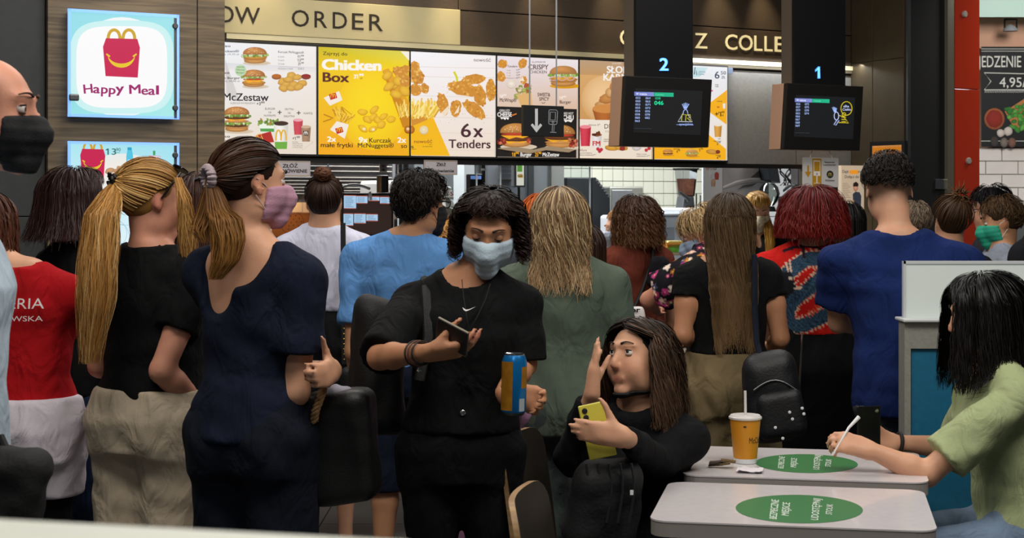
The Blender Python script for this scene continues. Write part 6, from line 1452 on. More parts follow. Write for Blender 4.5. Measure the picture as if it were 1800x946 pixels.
        ph = rs.uniform(0, 6.3, (n, 1)); V = V + (wave * np.clip(T * 3, 0, 1) * np.cos(T * pts_len(pts) * 2 * math.pi / wl + ph))[..., None] * np.array([1., .3, 0])
        Vt, Q, C = ribbons(V, r * .55 * rs.uniform(.4, 1.2, n), s.colors(n, K, c0, c1, var, rs, streak, sp), V - C3 + np.array([0, -.004, 0]), rs, twist=1.); return s.rawpart(name, Vt, Q, hair_mat(rough), C)
    def hair_short(s, L=.04, c0='#1b1410', n=900, seed=1, r=.003, lift=.010, K=6, var=.3, fore=.95, side=1.35, back=2.3, wave=.0, up=.0, rough=.45, fade=0., c1=None, vol=0., zc=-.04):
        n = int(n * 1.9); rs = np.random.RandomState(seed); th0 = np.arccos(1 - rs.rand(n) * 1.7); ph0 = rs.uniform(-math.pi, math.pi, n); lim = s.hairline(th0, ph0, fore, side, back); ok = th0 < lim; th0, ph0 = th0[ok], ph0[ok]; n = len(th0)
        t = np.linspace(0, 1, K)[None]; ln = L * rs.uniform(.6, 1.2, n) / .09 * (1 - fade * np.clip((th0 - .9) / .9, 0, 1)); TH = th0[:, None] + ln[:, None] * t; PH = ph0[:, None] + rs.uniform(-.35, .35, (n, 1)) * t
        lf = (lift * rs.uniform(.4, 1.4, n) * (1 - .7 * fade * np.clip((th0 - .9) / .9, 0, 1)))[:, None] * (.3 + t * (1 - t) * 2.8 + up * t) + vol * np.clip(1.3 - th0, 0, 1)[:, None]
        V = s.E_(TH, PH, lf); 
        if wave: V = V + (wave * t * np.cos(t * 7 + rs.uniform(0, 6.3, (n, 1))))[..., None] * s.r + (wave * t * np.sin(t * 7 + rs.uniform(0, 6.3, (n, 1))))[..., None] * UP
        Vt, Q, C = ribbons(V, r * .6 * rs.uniform(.5, 1.2, n), s.colors(n, K, c0, c1, var, rs), V - s.hc, rs)
        F_ = SDF(); h = s.hs
        F_.ell(s.hp(0, -.014, .034), np.array([.0785, .0975, .0858 + vol]) * h, s.Rh, .01); F_.ell(s.hp(0, -.045, .004), np.array([.062, .053, .048]) * h, s.Rh, .02); F_.ell(s.hp(0, .125, -.04), np.array([.10, .10, .112]) * h, s.Rh, .01, 'sub')
        for q in (-1, 1): F_.ell(s.hp(q * .085, .02, -.05), np.array([.03, .05, .062]) * h, s.Rh, .01, 'sub')
        F_.cut(s.hp(0, -.05, zc), -s.Rh[:, 2] + s.Rh[:, 1] * .2, .004)
        v2, q2 = F_.mesh(max(s.res, .008)); C2 = np.repeat(np.array(lin(c0))[None] * .8, len(v2), 0)
        return s.rawpart('hair', np.concatenate([v2, Vt]), np.concatenate([q2, Q + len(v2)]), hair_mat(rough), np.concatenate([C2, C]))
def pts_len(p): return float(np.linalg.norm(np.diff(p, axis=0), axis=1).sum())
def srgb_dark(c, f): c = c.lstrip('#'); return '#' + ''.join('%02x' % int(int(c[i:i + 2], 16) * f) for i in (0, 2, 4))
# ------------------------------------------------------------------ the crowd
def px(s, x, y, Z): return P(x, y, Z)
BLK = cloth('black', '#090a0c'); NAVY = cloth('navy', '#10141f', sheen=.1); BLKJ = cloth('black_denim', '#090a0d', bscale=700)
DEN = cloth('denim', '#1b2940', bscale=700, var=.25)

# --- bald man in profile with black mask
b = Person('bald man in pale blue shirt and black mask standing before the dark wall', -28, 3.3, 97, -90, sex='m', skin='rosy', headoff=(0, .125), res=.0105, head=(0, -2, 0), H=1.83)
b.arm(-1, b.L(-.22, -.08, 1.05), b.L(-.2, -.05, .82)).arm(1, b.L(.24, -.16, 1.05), b.L(.22, -.14, .80))
def baldtint(V, hl, T):
    u = np.clip((hl[:, 2] - .0) / .03, 0, 1) * np.clip((.05 - hl[:, 1]) / .04, 0, 1) * np.clip((.085 - hl[:, 2]) / .03, 0, 1)
    u = np.maximum(u, np.clip((-.035 - hl[:, 1]) / .02, 0, 1) * np.clip((hl[:, 2] + .06) / .03, 0, 1) * np.clip((.085 - hl[:, 2]) / .03, 0, 1)); u = u * (np.abs(hl).max(1) < .15)
    u = u[:, None] * .86; return T * (1 - u) + np.array(lin('#3a2a20')) * u
b.body(tintfn=baldtint, shoes=('leather_black', '#111111')); b.eyes(brow='#3a2618'); b.mask(mat('mask_black', '#0b0d12', .8, bump=.3, bscale=300), loops='#15161a', back=.05, low=-.108, g=.003)
b.top(cloth('pale_blue', '#b9cbdb'), .8, .80, .02, .085, seed=3, name='shirt', h=.010, amp=.004); b.pants(BLKJ, h=.014, seed=8, waist=.88, ease=.004)
# --- red shirt
p = Person('person in a red shirt with white back lettering over white shorts', -24, 5.0, 340, -4, H=1.56, head=(0, 0, 0), headoff=(-.125, .03), res=.011, build=1.0)
p.arm(-1).arm(1, P(97, 590, 5.08), P(70, 640, 5.25)); p.body(face=False, shoes=('canvas', '#22242a'))
p.top(cloth('red', '#a80d16', var=.08), .9, .955, .022, .075, seed=5, name='shirt', h=.009, amp=.005)
p.pants(cloth('white_short', '#d2cbd6'), .66, 1.0, .03, 1.1, seed=4, name='shorts', h=.010, amp=.006); p.pants(BLK, .08, .9, .004, name='leggings', h=.013)
p.hair_down(.2, '#4a2a1e', '#5a3424', n=380, seed=3, wave=.006)
def words(txt, u0, z0, h, w):
    V, Fs, gw = glyphs(txt); k = h / .70; return ([(u0 + x * w / gw, z0 + y * k) for x, y in V], Fs)
WHT = mat('print_white', '#d9d4d4', .8)
for w_ in (words('GALERIA', -.098, 1.196, .032, .205), words('KRAKOWSKA', -.096, 1.158, .016, .20)): p.decal('back_lettering', [w_], WHT, ease=.045)
# --- bob woman
p = Person('woman with a dark brown bob, black tee and jeans beside the light box', 132, 5.6, 299, -42, res=.014, head=(-8, 0, 0))
p.arm(-1, P(75, 560, 5.6), P(118, 598, 5.75)).arm(1); p.body(shoes=('canvas2', '#1a1a1e')); p.top(BLK, .7, .88, .02, seed=7, h=.011); p.pants(DEN, .08, .93, .006, seed=5, h=.012)
p.hair_down(.165, '#2b1b1a', '#35211f', n=1200, seed=2, lift=.022, vol=1.25, inward=-.30, ragged=.10, r=.0026, wave=.003, fringe=60, end=.01, rough=.3)
# --- blonde ponytail
p = pony = Person('woman with a long blonde ponytail, black tee and beige shorts', 268, 4.85, 290, -26, res=.0105, head=(-34, -4, 0), build=1.05, skin='rosy', headoff=(0, .0))
p.arm(1, P(284, 652, 4.70), P(356, 715, 4.80)).arm(-1, p.L(-.24, .02, 1.05), p.L(-.12, .2, .98)); p.body(shoes=('canvas3', '#2a2a2a'))
p.top(BLK, .58, .945, .02, .09, seed=9, h=.009, amp=.005, sl_r=1.3, ndrop=.01)
p.pants(cloth('beige', '#bcae98', var=.06), .545, 1.0, .022, 1.28, seed=6, name='shorts', h=.009, amp=.0045, wide=.02)
tie, td = p.hair_tied((1.32, math.pi), '#a87a40', '#b98a4e', n=620, seed=5, lift=.010, var=.3, streak='#d6ad6c', sp=.3)
zt = 4.8
p.tail([tie, P(196, 338, 4.75), P(180, 375, 4.70), P(173, 450, 4.68), P(168, 530, 4.66), P(158, 640, 4.66)], [.010, .030, .050, .058, .056, .030], '#b98a4c', '#a5743a', n=620, r=.0026, wave=.006, wl=.26, flat=.55, streak='#d9b478', sp=.25, ragged=.3, var=.18)
p.tail([P(312, 312, 4.78), P(324, 350, 4.74), P(330, 420, 4.76), P(334, 500, 4.80), P(326, 570, 4.80)], [.012, .018, .024, .026, .012], '#b4854a', '#c49a5c', n=110, r=.0024, wave=.008, wl=.24, name='loose_lock', seed=8, var=.18)
g = MB()
for j in range(12): a = j / 12 * 2 * math.pi; g.tube([tie + td * .012 + .016 * (np.cross(td, UP) * math.cos(a + q) + UP * math.sin(a + q)) + td * .008 * math.sin(5 * a) for q in (0, .35, .6)], .0065, 6)
p.mb('hair_tie', g, M_black, smooth=True)
g = MB()
for q in (-1, 1):
    g.tube([p.hp(q * .085, .0, .012), p.hp(q * .086, .03, .06), p.hp(q * .078, .058, .098)], .0035, 6)
    c = p.hp(q * .036, .072, .112); u = p.Rh[:, 0]; w = _n(p.Rh[:, 2] * .5 - p.Rh[:, 1] * .9)
    g.slab([c + u * .034 * math.cos(a) + w * .026 * math.sin(a) for a in np.linspace(0, 2 * math.pi, 17)[:-1]], _n(np.cross(u, w)) * .004)
g.tube([p.hp(-.01, .086, .108), p.hp(.01, .086, .108)], .003, 6); p.mb('sunglasses', g, mat('sunglass', '#0a0a0c', .15), smooth=True)
# --- woman with sunglasses pushed up, behind
p = Person('brown haired woman with a black bow between the ponytail and navy women', 346, 6.1, 306, -5, res=.013); p.body(face=False); p.top(cloth('dark_olive', '#1d1e1c'), .7, .9, h=.013); p.pants(DEN, h=.021)
p.hair_down(.34, '#3a2520', '#4a2f26', n=420, seed=6, wave=.004); g = MB()
for q in (-1, 1): g.lathe(p.hp(.045 + q * .018, -.085, .10), [(.002, -.005), (.022, -.003), (.02, .006), (.002, .008)], 12, p.r * .4 + UP * q + p.f * .3)
p.mb('hair_bow', g, M_black, smooth=True)
# --- navy woman
p = nav = Person('woman in navy off-shoulder top with pink mask and rope handled tote', 441, 4.4, 252, -24, res=.009, head=(-38, -3, 0), build=.94, skin='fair', H=1.67, sw=.172)
p.arm(1, P(522, 690, 4.33), P(480, 676, 4.62), dict(curl=.5)).arm(-1, P(480, 655, 4.74), P(586, 650, 4.345), dict(d=[-.12, -1, -.05], n=[-1, .12, 0], curls=[.72, .74, .76, .8], thumb=.1, tdir=[-.12, -.55, .85], sc=1.05))
p.body(shoes=('sand', '#8b8b8b')); p.eyes(brow='#3a2618')
p.mask(mat('mask_pink', '#b88aa0', .8, bump=.3, bscale=200), loops='#c8b8b4')
def navcut(F_):
    F_.ell(p.L(-.015, -.13, 1.44), np.array([.155, .115, .135]) * p.k, np.stack([p.r, p.f, UP], 1), .012, 'sub'); F_.ell(p.L(-.07, -.13, 1.36), np.array([.07, .1, .14]) * p.k, np.stack([p.r, p.f, UP], 1), .012, 'sub')
p.top(cloth('navy_knit', '#10172a', var=.1), .64, .88, .022, .11, seed=12, h=.0085, amp=.006, sl_r=1.35, extra=navcut, name='off_shoulder_top', wl=.16)
p.pants(cloth('navy_short', '#0e1420', var=.1), .585, 1.04, .018, 1.22, seed=14, name='shorts', h=.009, amp=.005, wide=.012)
p.mb('bra_strap', MB().tube([p.L(.100, .03, 1.40), p.L(.103, -.008, 1.426), p.L(.106, -.045, 1.402), p.L(.107, -.066, 1.372)], .0075, 8), cloth('strap', '#141419'), smooth=True)
tie, td = p.hair_tied((1.75, math.pi * .97), '#2e1d14', '#4a2f1e', n=700, seed=8, lift=.007, var=.22, rough=.3)
p.tail([tie, P(385, 368, 4.30), P(396, 385, 4.27), P(402, 420, 4.26), P(396, 460, 4.26), P(378, 492, 4.27)], [.014, .034, .046, .044, .036, .02], '#5a3a20', '#a8783e', n=360, r=.0026, wave=.004, wl=.2, flat=.7, ragged=.2, seed=3, var=.2)
p.tail([tie, P(362, 380, 4.34), P(352, 405, 4.33), P(362, 428, 4.32)], [.012, .028, .03, .012], '#6a4526', '#9a6c38', n=80, r=.0026, wave=.004, wl=.2, flat=.8, name='loose_lock')
g = MB()
for j in range(14): a = j / 14 * 2 * math.pi; c = tie + td * .006 + .026 * (_n(np.cross(td, UP)) * math.cos(a) + _n(np.cross(td, np.cross(td, UP))) * math.sin(a)); g.lathe(c - UP * .012, [(.004, 0), (.013, .006), (.015, .013), (.011, .02), (.003, .025)], 8)
p.mb('scrunchie', g, cloth('scrunchie', '#a99aa0', var=.2), smooth=True)
# --- white shirt with bun
p = Person('woman with a top bun in a white shirt with black studded strap', 570, 7.0, 312, 2, res=.011, skin='fair', H=1.66); p.arm(-1).arm(1); p.body(face=False)
p.top(cloth('white_shirt', '#c3c4d6', var=.06), 1.5, 1.06, .02, .07, seed=15, h=.010, amp=.006, name='shirt', sl_r=1.2); p.skirt(BLK, .5, 1.08, flare=.1, h=.014)
g = SDF(); g.cone(p.nb + UP * -.005, p.nb + UP * .035, .068, .060, .01); p.part('collar', g, MATS['cloth_white_shirt'], .010)
tie, td = p.hair_tied((.62, math.pi), '#2a1a14', '#3a241a', n=380, seed=11, lift=.006)
rs = np.random.RandomState(4); c = tie + td * .016; D = rs.normal(size=(110, 3)); D /= np.linalg.norm(D, axis=1, keepdims=True); D2 = np.cross(D, rs.normal(size=(110, 3))); D2 /= np.linalg.norm(D2, axis=1, keepdims=True); t = np.linspace(0, 2.4, 10)[None, :, None]
V, Q, C = tubes(c + .036 * (np.cos(t) * D[:, None] + np.sin(t) * D2[:, None]) * np.array([1.05, .9, .9]), .0045, p.colors(110, 10, '#4a2c1c', '#5a3824', .3, rs)); p.rawpart('bun', V, Q, hair_mat(), C)
g = MB(); g.tube([p.sh(1) + UP * .062 - p.f * .05, *[np.array([P(603, y, 6.84)[0], P(603, y, 6.84)[1], P(603, y, 6.84)[2]]) for y in (410, 450, 500, 560, 640)]], .014, 8)
# --- man in light blue tee
p = Person('dark haired man in a light blue tee with glasses and black mask', 738, 6.2, 309, -14, sex='m', res=.012, skin='olive', head=(-26, 0, 0), headoff=(.065, 0), H=1.64, build=1.04, sw=.205)
p.arm(-1, P(622, 618, 6.2), P(640, 690, 6.36)).arm(1); p.leg(-1).leg(1); p.body(shoes=('black_shoe', '#0d0d0f'))
p.top(cloth('light_blue', '#5a8cc6', var=.06), .72, .86, .024, .075, seed=17, h=.010, amp=.006, sl_r=1.25); p.pants(cloth('navy_shorts_m', '#121a2c'), .40, 1.0, .02, 1.2, seed=18, name='shorts', h=.013, wide=.015)
p.mask(mat('mask_black', '#0b0d12', .8), loops='#101114'); p.hair_short(.05, '#17110e', n=1500, seed=12, wave=.010, lift=.016, vol=.012, r=.0034)
g = MB()
for q in (-1, 1): g.tube([p.hp(q * .084, -.01, .016), p.hp(q * .08, .05, .018), p.hp(q * .066, .094, .016)], .003, 6); g.tube([p.hp(q * (.036 + .026 * math.cos(a)), .108 - .01 * abs(math.cos(a)), .012 + .02 * math.sin(a)) for a in np.linspace(0, 2 * math.pi, 15)], .0022, 5)
p.mb('glasses', g, M_black)
# --- curly haired woman facing the camera
p = cur = Person('curly haired woman in black tee and surgical mask looking at her phone', 863, 4.45, 340, 183, res=.0075, head=(-6, -24, -4), headoff=(-.058, .025), lean=(-.02, .02), H=1.56, skin='tan', sw=.166)
p.arm(1, P(668, 628, 4.30), P(748, 620, 4.08), dict(d=[.95, -.12, .10], n=[.05, .45, .9], curls=[.34, .32, .34, .42], tdir=[.62, -.10, .76], sc=1.06))
p.arm(-1, P(922, 640, 4.50), P(884, 690, 4.315), dict(d=[.93, -.12, -.22], n=[-.12, -1, .0], curls=[.66, .66, .68, .7], tdir=[-.45, -.85, .15], sc=1.08))
p.body(shoes=('curl_shoe', '#1a1a1a')); p.eyes(iris='#20140c', look=(0, -.4), lid=.45, brow='#1c120c')
p.mask(mat('mask_blue', '#a6b9c6', .8, bump=.35, bscale=160), loops='#c9d2d8')
p.top(cloth('black_cotton', '#08090b', var=.1), .98, .95, .022, .080, seed=21, h=.0085, amp=.006, sl_r=1.35, wl=.15, ex=2.1)
p.pants(BLKJ, .08, 1.045, .010, 1.02, seed=22, name='jeans', h=.009, amp=.004)
p.hair_down(.115, '#1c130f', '#2c1a16', n=900, seed=14, curl=.013, wl=.06, lift=.018, vol=1., ragged=.4, r=.0034, widen=.06, fore=.8, split=1.25, fringe=170, fdown=1.12, fspan=.8, rough=.4, K=22, lenfront=.95)
p.mb('jeans_button', MB().lathe(p.surf(.0, 1.53 - 372 / 2800 * 4.45, 1, .016), [(.001, 0), (.008, 0), (.008, .003), (.005, .005)], 12, p.f), M_chrome, smooth=True)
# swoosh
sx = [(-.021, .006), (-.017, -.002), (-.010, -.006), (-.002, -.004), (.022, .008), (-.001, -.0005), (-.010, -.001), (-.015, .002)]
uc = -(840 - 815) / 629.; 
o_ = p.decal('chest_mark', [([(-(x) * .8 + .0, y * .8) for x, y in sx], [tuple(range(8))])], WHT, 1, .05)
bpy.data.objects.remove(o_)
def curp(x, y): # point on the front of the tee under a picture position
    a = P(x, y, 4.45); u = (a - p.spine(1.2)) @ p.r; return u, a[2]
u0, zz0 = curp(822, 540); p.decal('chest_mark', [([(u0 + x * .85 * -1, zz0 + y * .85) for x, y in sx], [tuple(range(8))])], WHT, 1, .062)
nk = [p.surf(*curp(x, y), 1, .058) for x, y in ((808, 490), (812, 520), (818, 550), (824, 575))] ; nk2 = [p.surf(*curp(x, y), 1, .058) for x, y in ((824, 575), (836, 555), (850, 525), (858, 498))]
p.mb('necklace_cord', MB().tube(nk + nk2[1:], .0012, 5), M_black)
p.mb('pendant', MB().lathe(p.surf(*curp(825, 596), 1, .066), [(.002, 0), (.010, .006), (.012, .018), (.008, .027), (.002, .031)], 10), mat('amber', '#7a3a1c', .2, coat=.5), smooth=True)
E_, W_ = p.arms[1][1], p.arms[1][2]; dv = _n(W_ - E_)
for t_, rr, c in ((.80, .033, '#1a1410'), (.86, .032, '#5a3424'), (.93, .030, '#141414')):
    c0 = E_ + (W_ - E_) * t_; u = _n(np.cross(dv, UP)); w = np.cross(dv, u); p.mb('bracelet', MB().tube([c0 + rr * (u * math.cos(a) + w * math.sin(a)) for a in np.linspace(0, 2 * math.pi, 19)], .0028, 6), mat('bracelet' + c, c, .5), smooth=True)
p.mb('charm', MB().lathe(E_ + (W_ - E_) * .86 - UP * .05, [(.001, 0), (.005, .004), (.004, .012), (.001, .016)], 8), M_chrome, smooth=True)
# --- blonde in green sweater
p = Person('woman with long streaked blonde hair in a grey green sweater', 985, 5.35, 333, -4, res=.010, build=1.08, H=1.57, sw=.178)
p.arm(-1, P(893, 610, 5.3), P(930, 690, 5.5)).arm(1, P(1084, 595, 5.36), P(1055, 640, 5.6)); p.body(face=False, shoes=('grn', '#333333'))
p.top(cloth('grey_green', '#505c50', var=.12, rough=.9), 1.7, .80, .03, .075, seed=25, h=.010, amp=.008, name='sweater', sl_r=1.2, wl=.17); p.pants(cloth('slate', '#3c4644', var=.12), .08, .98, .02, 1.15, seed=26, h=.012)
p.hair_down(.27, '#5a4430', '#8a6c4c', n=1400, seed=17, wave=.011, wl=.15, lift=.013, vol=1.15, streak='#b39a74', sp=.4, var=.35, ragged=.6, r=.0025, ease=.05)
# --- ginger
p = Person('ginger haired person behind the blonde in the green sweater', 950, 6.95, 343, 5, res=.014); p.body(face=False); p.top(cloth('grey_top', '#33363c'), .7, .9, h=.017); p.pants(DEN, h=.021); p.hair_down(.10, '#b5541c', '#c8702c', n=300, seed=18)
# --- pink child
p = Person('small child in a pink dress behind the curly haired woman', 848, 5.05, 600, 0, res=.011, H=1.08, build=1.05); p.arm(1, P(892, 700, 4.98), P(893, 740, 4.9)); p.body(face=False, shoes=('kid', '#b0a0a8'))
p.top(cloth('pink', '#c694b8'), .7, .86, .018, name='dress_top', h=.010); p.skirt(cloth('pink2', '#c694b8'), .42, .98, flare=.26, name='dress_skirt', h=.010, amp=.008); p.hair_down(.1, '#4a3020', n=200)
# --- blonde curls and dark haired persons further back
p = Person('person with fair curls facing the menu between the blue tee and curly woman', 796, 7.3, 384, 0, res=.014, H=1.46); p.body(face=False); p.top(cloth('cream_top', '#a8948c'), .7, .9, h=.017); p.pants(DEN, h=.021); p.hair_down(.12, '#a8783c', '#c8985a', n=350, curl=.016, wl=.05, seed=19, lift=.02, ragged=.4)
p = Person('dark brown haired person behind the green sweater shoulder', 1027, 6.5, 396, 5, res=.014, H=1.43); p.body(face=False); p.top(cloth('peach_top', '#9a6a5a'), .7, .9, h=.017); p.pants(DEN, h=.021); p.hair_down(.14, '#2a1a12', '#3a2418', n=320, seed=20)
# --- striped staff member facing left
p = Person('staff member in grey striped uniform with mask turned sideways', 1086, 9.75, 371, 70, res=.015, head=(22, -12, 0), H=1.56, skin='fair', headoff=(0, .05)); p.arm(-1).arm(1); p.body(); p.eyes(brow='#7a5030', lash=False); p.mask(mat('mask_pale', '#a8b0c0', .8))
def stripes(V):
    t = np.repeat(np.array(lin('#4a4a46'))[None], len(V), 0); d = (V - p.o) @ p.r; m = (np.abs((d * 14) % 1 - .5) < .16); t[m] = lin('#222220'); y = (np.abs((V[:, 2] * 7) % 1 - .5) < .07) & (np.abs(d) > .06); t[y] = lin('#c8982a'); return t
p.top(cloth('stripe', '#ffffff', attr=True), .6, .85, .02, h=.012, tintfn=stripes, name='uniform_shirt'); p.pants(BLK, h=.021)
tie, td = p.hair_tied((1.3, math.pi), '#a8733a', '#c49050', n=260, seed=22); p.tail([tie, tie + td * .03 - UP * .05, tie + td * .02 - UP * .16], [.02, .03, .015], '#a8733a', '#b98446', n=60)
# --- brown tee woman
p = brn = Person('woman with wavy brown hair in a rust brown tee', 1117, 7.4, 347, 32, res=.010, skin='fair', head=(8, -4, 0), H=1.57, sw=.17)
p.arm(-1, P(1100, 527, 7.38), P(1078, 515, 7.6)).arm(1); p.body(face=False); p.top(cloth('rust', '#5e2a1d', var=.1), .62, .9, .02, .085, seed=31, h=.010, amp=.005); p.pants(BLKJ, h=.021)
p.hair_down(.16, '#2a1a12', '#5a3a22', n=700, seed=23, curl=.010, wl=.08, lift=.018, vol=1.3, ragged=.25, widen=.12, K=20)
p.mb('bag_strap', MB().tube([p.sh(1) + UP * .058 - p.r * .05, p.surf(.06, 1.36, -1, .03), p.surf(.02, 1.25, -1, .035), p.surf(-.05, 1.1, -1, .035), p.surf(-.1, 1.0, -1, .04)], .008, 6), M_blackm, smooth=True)
# --- old woman in floral blouse
FL = ['#b03a78', '#c9a49a', '#d8c8bc', '#a86a24', '#3c4468', '#8a2a58', '#556a4a']
def floral(V, dens=22., seed=3):
    rs = np.random.RandomState(seed); lo, hi = V.min(0), V.max(0); n = int(360 * np.prod(np.maximum(hi - lo, .1)) / .1) + 60; n = min(n, 520)
    c = V[rs.randint(0, len(V), n)]; col = np.array([lin(FL[i]) for i in rs.choice(len(FL), n, p=[.2, .22, .2, .12, .12, .09, .05])]); r = rs.uniform(.010, .026, n); T = np.repeat(np.array(lin('#0f0d14'))[None], len(V), 0); best = np.full(len(V), 9.)
    for i in range(n):
        d = V - c[i]; q = np.sqrt((d ** 2).sum(1)); a = np.arctan2(d[:, 2], d[:, 0]); e = q / (r[i] * (.78 + .22 * np.cos(5 * a + i))); m = (e < 1) & (e < best)
        T[m] = np.where(e[m][:, None] < .22, np.array(lin('#e0c070'))[None], col[i] * (1.1 - .35 * e[m][:, None])); best[m] = e[m]
    return T
FM = cloth('floral', '#ffffff', attr=True, var=.05)
p = Person('older woman with short fair hair in a dark floral blouse and dress', 1224, 6.9, 371, 48, res=.012, head=(24, -22, 0), H=1.57, skin='rosy', headoff=(0, .06), lean=(0, .05), build=1.12)
p.arm(-1, P(1140, 527, 6.85), P(1150, 540, 7.07)).arm(1); p.body(); p.mask(mat('mask_blue2', '#8a9fb8', .8), loops='#d0d0d0'); p.eyes(brow='#8a6a4a', lash=False)
p.top(FM, .72, .85, .028, .08, seed=33, h=.0075, amp=.008, tintfn=floral, name='blouse', sl_r=1.5); p.skirt(FM, .38, 1.0, .024, .12, name='dress_skirt', h=.009, tintfn=lambda V: floral(V, seed=8))
p.hair_short(.075, '#8f744e', n=900, seed=25, lift=.022, wave=.008, r=.0034, fore=1.0, side=1.5, back=2.0, vol=.008, c1='#b39a70')
# --- long haired girl, crop top and khaki shorts
p = lng = Person('girl with waist length brown hair in black crop top and khaki shorts', 1282, 5.9, 342, 4, res=.009, skin='tan', H=1.57, sw=.165)
p.arm(-1, P(1200, 590, 5.86), P(1240, 600, 6.1)).arm(1, P(1372, 595, 5.9), P(1352, 615, 6.14)); p.body(face=False, shoes=('lng', '#c9c4c0'))
p.top(BLK, .34, 1.035, .014, .12, seed=35, h=.009, amp=.005, name='crop_top', sl_r=1.3, ndrop=.03); p.pants(cloth('khaki', '#75664a', var=.1), .60, 1.045, .02, 1.35, seed=36, name='shorts', h=.009, amp=.008, wide=.02)
p.hair_down(.50, '#2c2016', '#6a5236', n=1400, seed=27, wave=.011, wl=.16, lift=.010, vol=1., ragged=.45, r=.0026, inward=.30, ease=.035, K=22, var=.3, back=2.1, split=1.6)
# --- fringe staff member behind counter
p = stf = Person('blonde staff member with fringe, ponytail and patterned mask behind the counter', 1333, 10.0, 342, 182, res=.012, head=(0, -20, 0), H=1.60, skin='fair', headoff=(0, .05)); p.arm(-1).arm(1)
p.body(); p.eyes(lid=.6, brow='#6a4422'); p.mask(mat('mask_gold', '#cfc0a4', .8, var=.45, vscale=60), loops='#d8d8d8'); p.top(BLK, .7, .8, .02, .085, h=.012, vneck=.1, name='polo_shirt'); p.pants(BLK, h=.021)
tie, td = p.hair_tied((1.5, math.pi * .86), '#b0782c', '#c89a4c', n=320, seed=29, streak='#e0bc74', sp=.3)
V, Q, C = p.fringe_(150, '#b9822f', '#d8ac5c', 31, .002, .0034, span=.95); p.rawpart('fringe', V, Q, hair_mat(), C)
p.tail([p.hp(-.066, -.02, -.02), P(1352, 400, 9.93), P(1354, 430, 9.88), P(1350, 455, 9.87)], [.014, .03, .03, .012], '#a8742c', '#c8943c', n=110, seed=5)
p.tail([p.hp(.074, .04, .04), P(1311, 395, 9.93), P(1312, 412, 9.91)], [.01, .016, .01], '#b9822f', '#c8943c', n=40, seed=6, name='side_lock')
# --- red haired woman in dragon shirt
p = red = Person('red haired woman in a red dragon print shirt and black skirt', 1428, 6.4, 335, 4, res=.009, build=1.16, H=1.585, sw=.19)
p.arm(-1, P(1362, 560, 6.45), P(1390, 590, 6.66)).arm(1, P(1495, 570, 6.45), P(1470, 600, 6.66)); p.body(face=False, shoes=('redsh', '#151515'))
def dragon(V):
    u = (V - p.o) @ p.r; z = V[:, 2]; back = ((V - p.spine(1.2)) @ p.f) < .02
    X = CX + F * V[:, 0] / V[:, 1]; Y = HY - F * (z - CH) / V[:, 1]          # where the print sits on the shirt
    T = np.repeat(np.array(lin('#b3150f'))[None], len(V), 0)
    def seg(pts, w, col, cond=None):
        pts = np.array(pts, float); best = np.full(len(V), 1e9); tt = np.zeros(len(V)); L0 = 0
        for i in range(len(pts) - 1):
            a, b_ = pts[i], pts[i + 1]; ab = b_ - a; t = np.clip(((X - a[0]) * ab[0] + (Y - a[1]) * ab[1]) / (ab @ ab), 0, 1); d = np.hypot(X - a[0] - t * ab[0], Y - a[1] - t * ab[1]); m = d < best; best[m] = d[m]; tt[m] = L0 + t[m] * np.linalg.norm(ab); L0 += np.linalg.norm(ab)
        return best, tt
    def smoothp(pts, n=40):
        pts = np.array(pts, float); t = np.linspace(0, len(pts) - 1, n); out = []
        for q in t:
            i = min(int(q), len(pts) - 2); f = q - i; p0, p1, p2, p3 = pts[max(i - 1, 0)], pts[i], pts[i + 1], pts[min(i + 2, len(pts) - 1)]
            out.append(.5 * ((2 * p1) + (p2 - p0) * f + (2 * p0 - 5 * p1 + 4 * p2 - p3) * f * f + (3 * p1 - p0 - 3 * p2 + p3) * f ** 3))
        return np.array(out)
    tail_ = smoothp([(1385, 480), (1400, 468), (1420, 456), (1443, 455), (1452, 466), (1444, 486), (1425, 505), (1404, 520), (1390, 535), (1384, 556), (1390, 570), (1410, 572), (1435, 562), (1460, 548)], 60)
    d, t = seg(tail_, 10, None); w = 12.5
    sp = (d > w - .5) & (d < w + 5 * (.5 + .5 * np.sin(t * .9))) & back; T[sp] = lin('#c9a68c')
    m = (d < w) & back; sc = .5 + .5 * np.sin(t * 1.1) * np.sin((d + t * .35) * 1.2); T[m] = np.array(lin('#0d1826'))[None] * (1 - sc[m][:, None]) + np.array(lin('#3a5a74'))[None] * sc[m][:, None] * .9
    d, t = seg([(1374, 500), (1382, 488), (1388, 505), (1378, 515)], 9, None); m = (d < 11) & back; T[m] = np.array(lin('#14161c')); 
    d, _ = seg([(1389, 489), (1391, 490)], 2, None); T[(d < 2.4) & back] = lin('#c8b8a8')
    for a_, b_ in (((1386, 478), (1381, 462)), ((1390, 476), (1388, 458)), ((1372, 506), (1366, 520)), ((1396, 500), (1404, 492)), ((1398, 508), (1408, 506))):
        d, _ = seg([a_, b_], 1, None); T[(d < 1.6) & back] = lin('#d0b09a')
    for pts in ([(1378, 441), (1395, 435), (1418, 432), (1437, 434), (1445, 440)], [(1411, 428), (1412, 440), (1413, 452)], [(1428, 424), (1433, 419)]):
        d, _ = seg(pts, 2.5, None); T[(d < 2.8) & back] = lin('#241420')
    d, t = seg([(1420, 555), (1440, 540), (1455, 535)], 6, None); T[(d < 6) & back & (np.sin(t * 1.3) > .2)] = lin('#c0543a')
    return T
p.top(cloth('dragon', '#ffffff', attr=True, var=.06), .85, 1.06, .024, .075, seed=41, h=.0062, amp=.004, sl_r=1.35, tintfn=dragon, name='shirt'); p.skirt(BLK, .50, 1.10, .02, .07, h=.012)
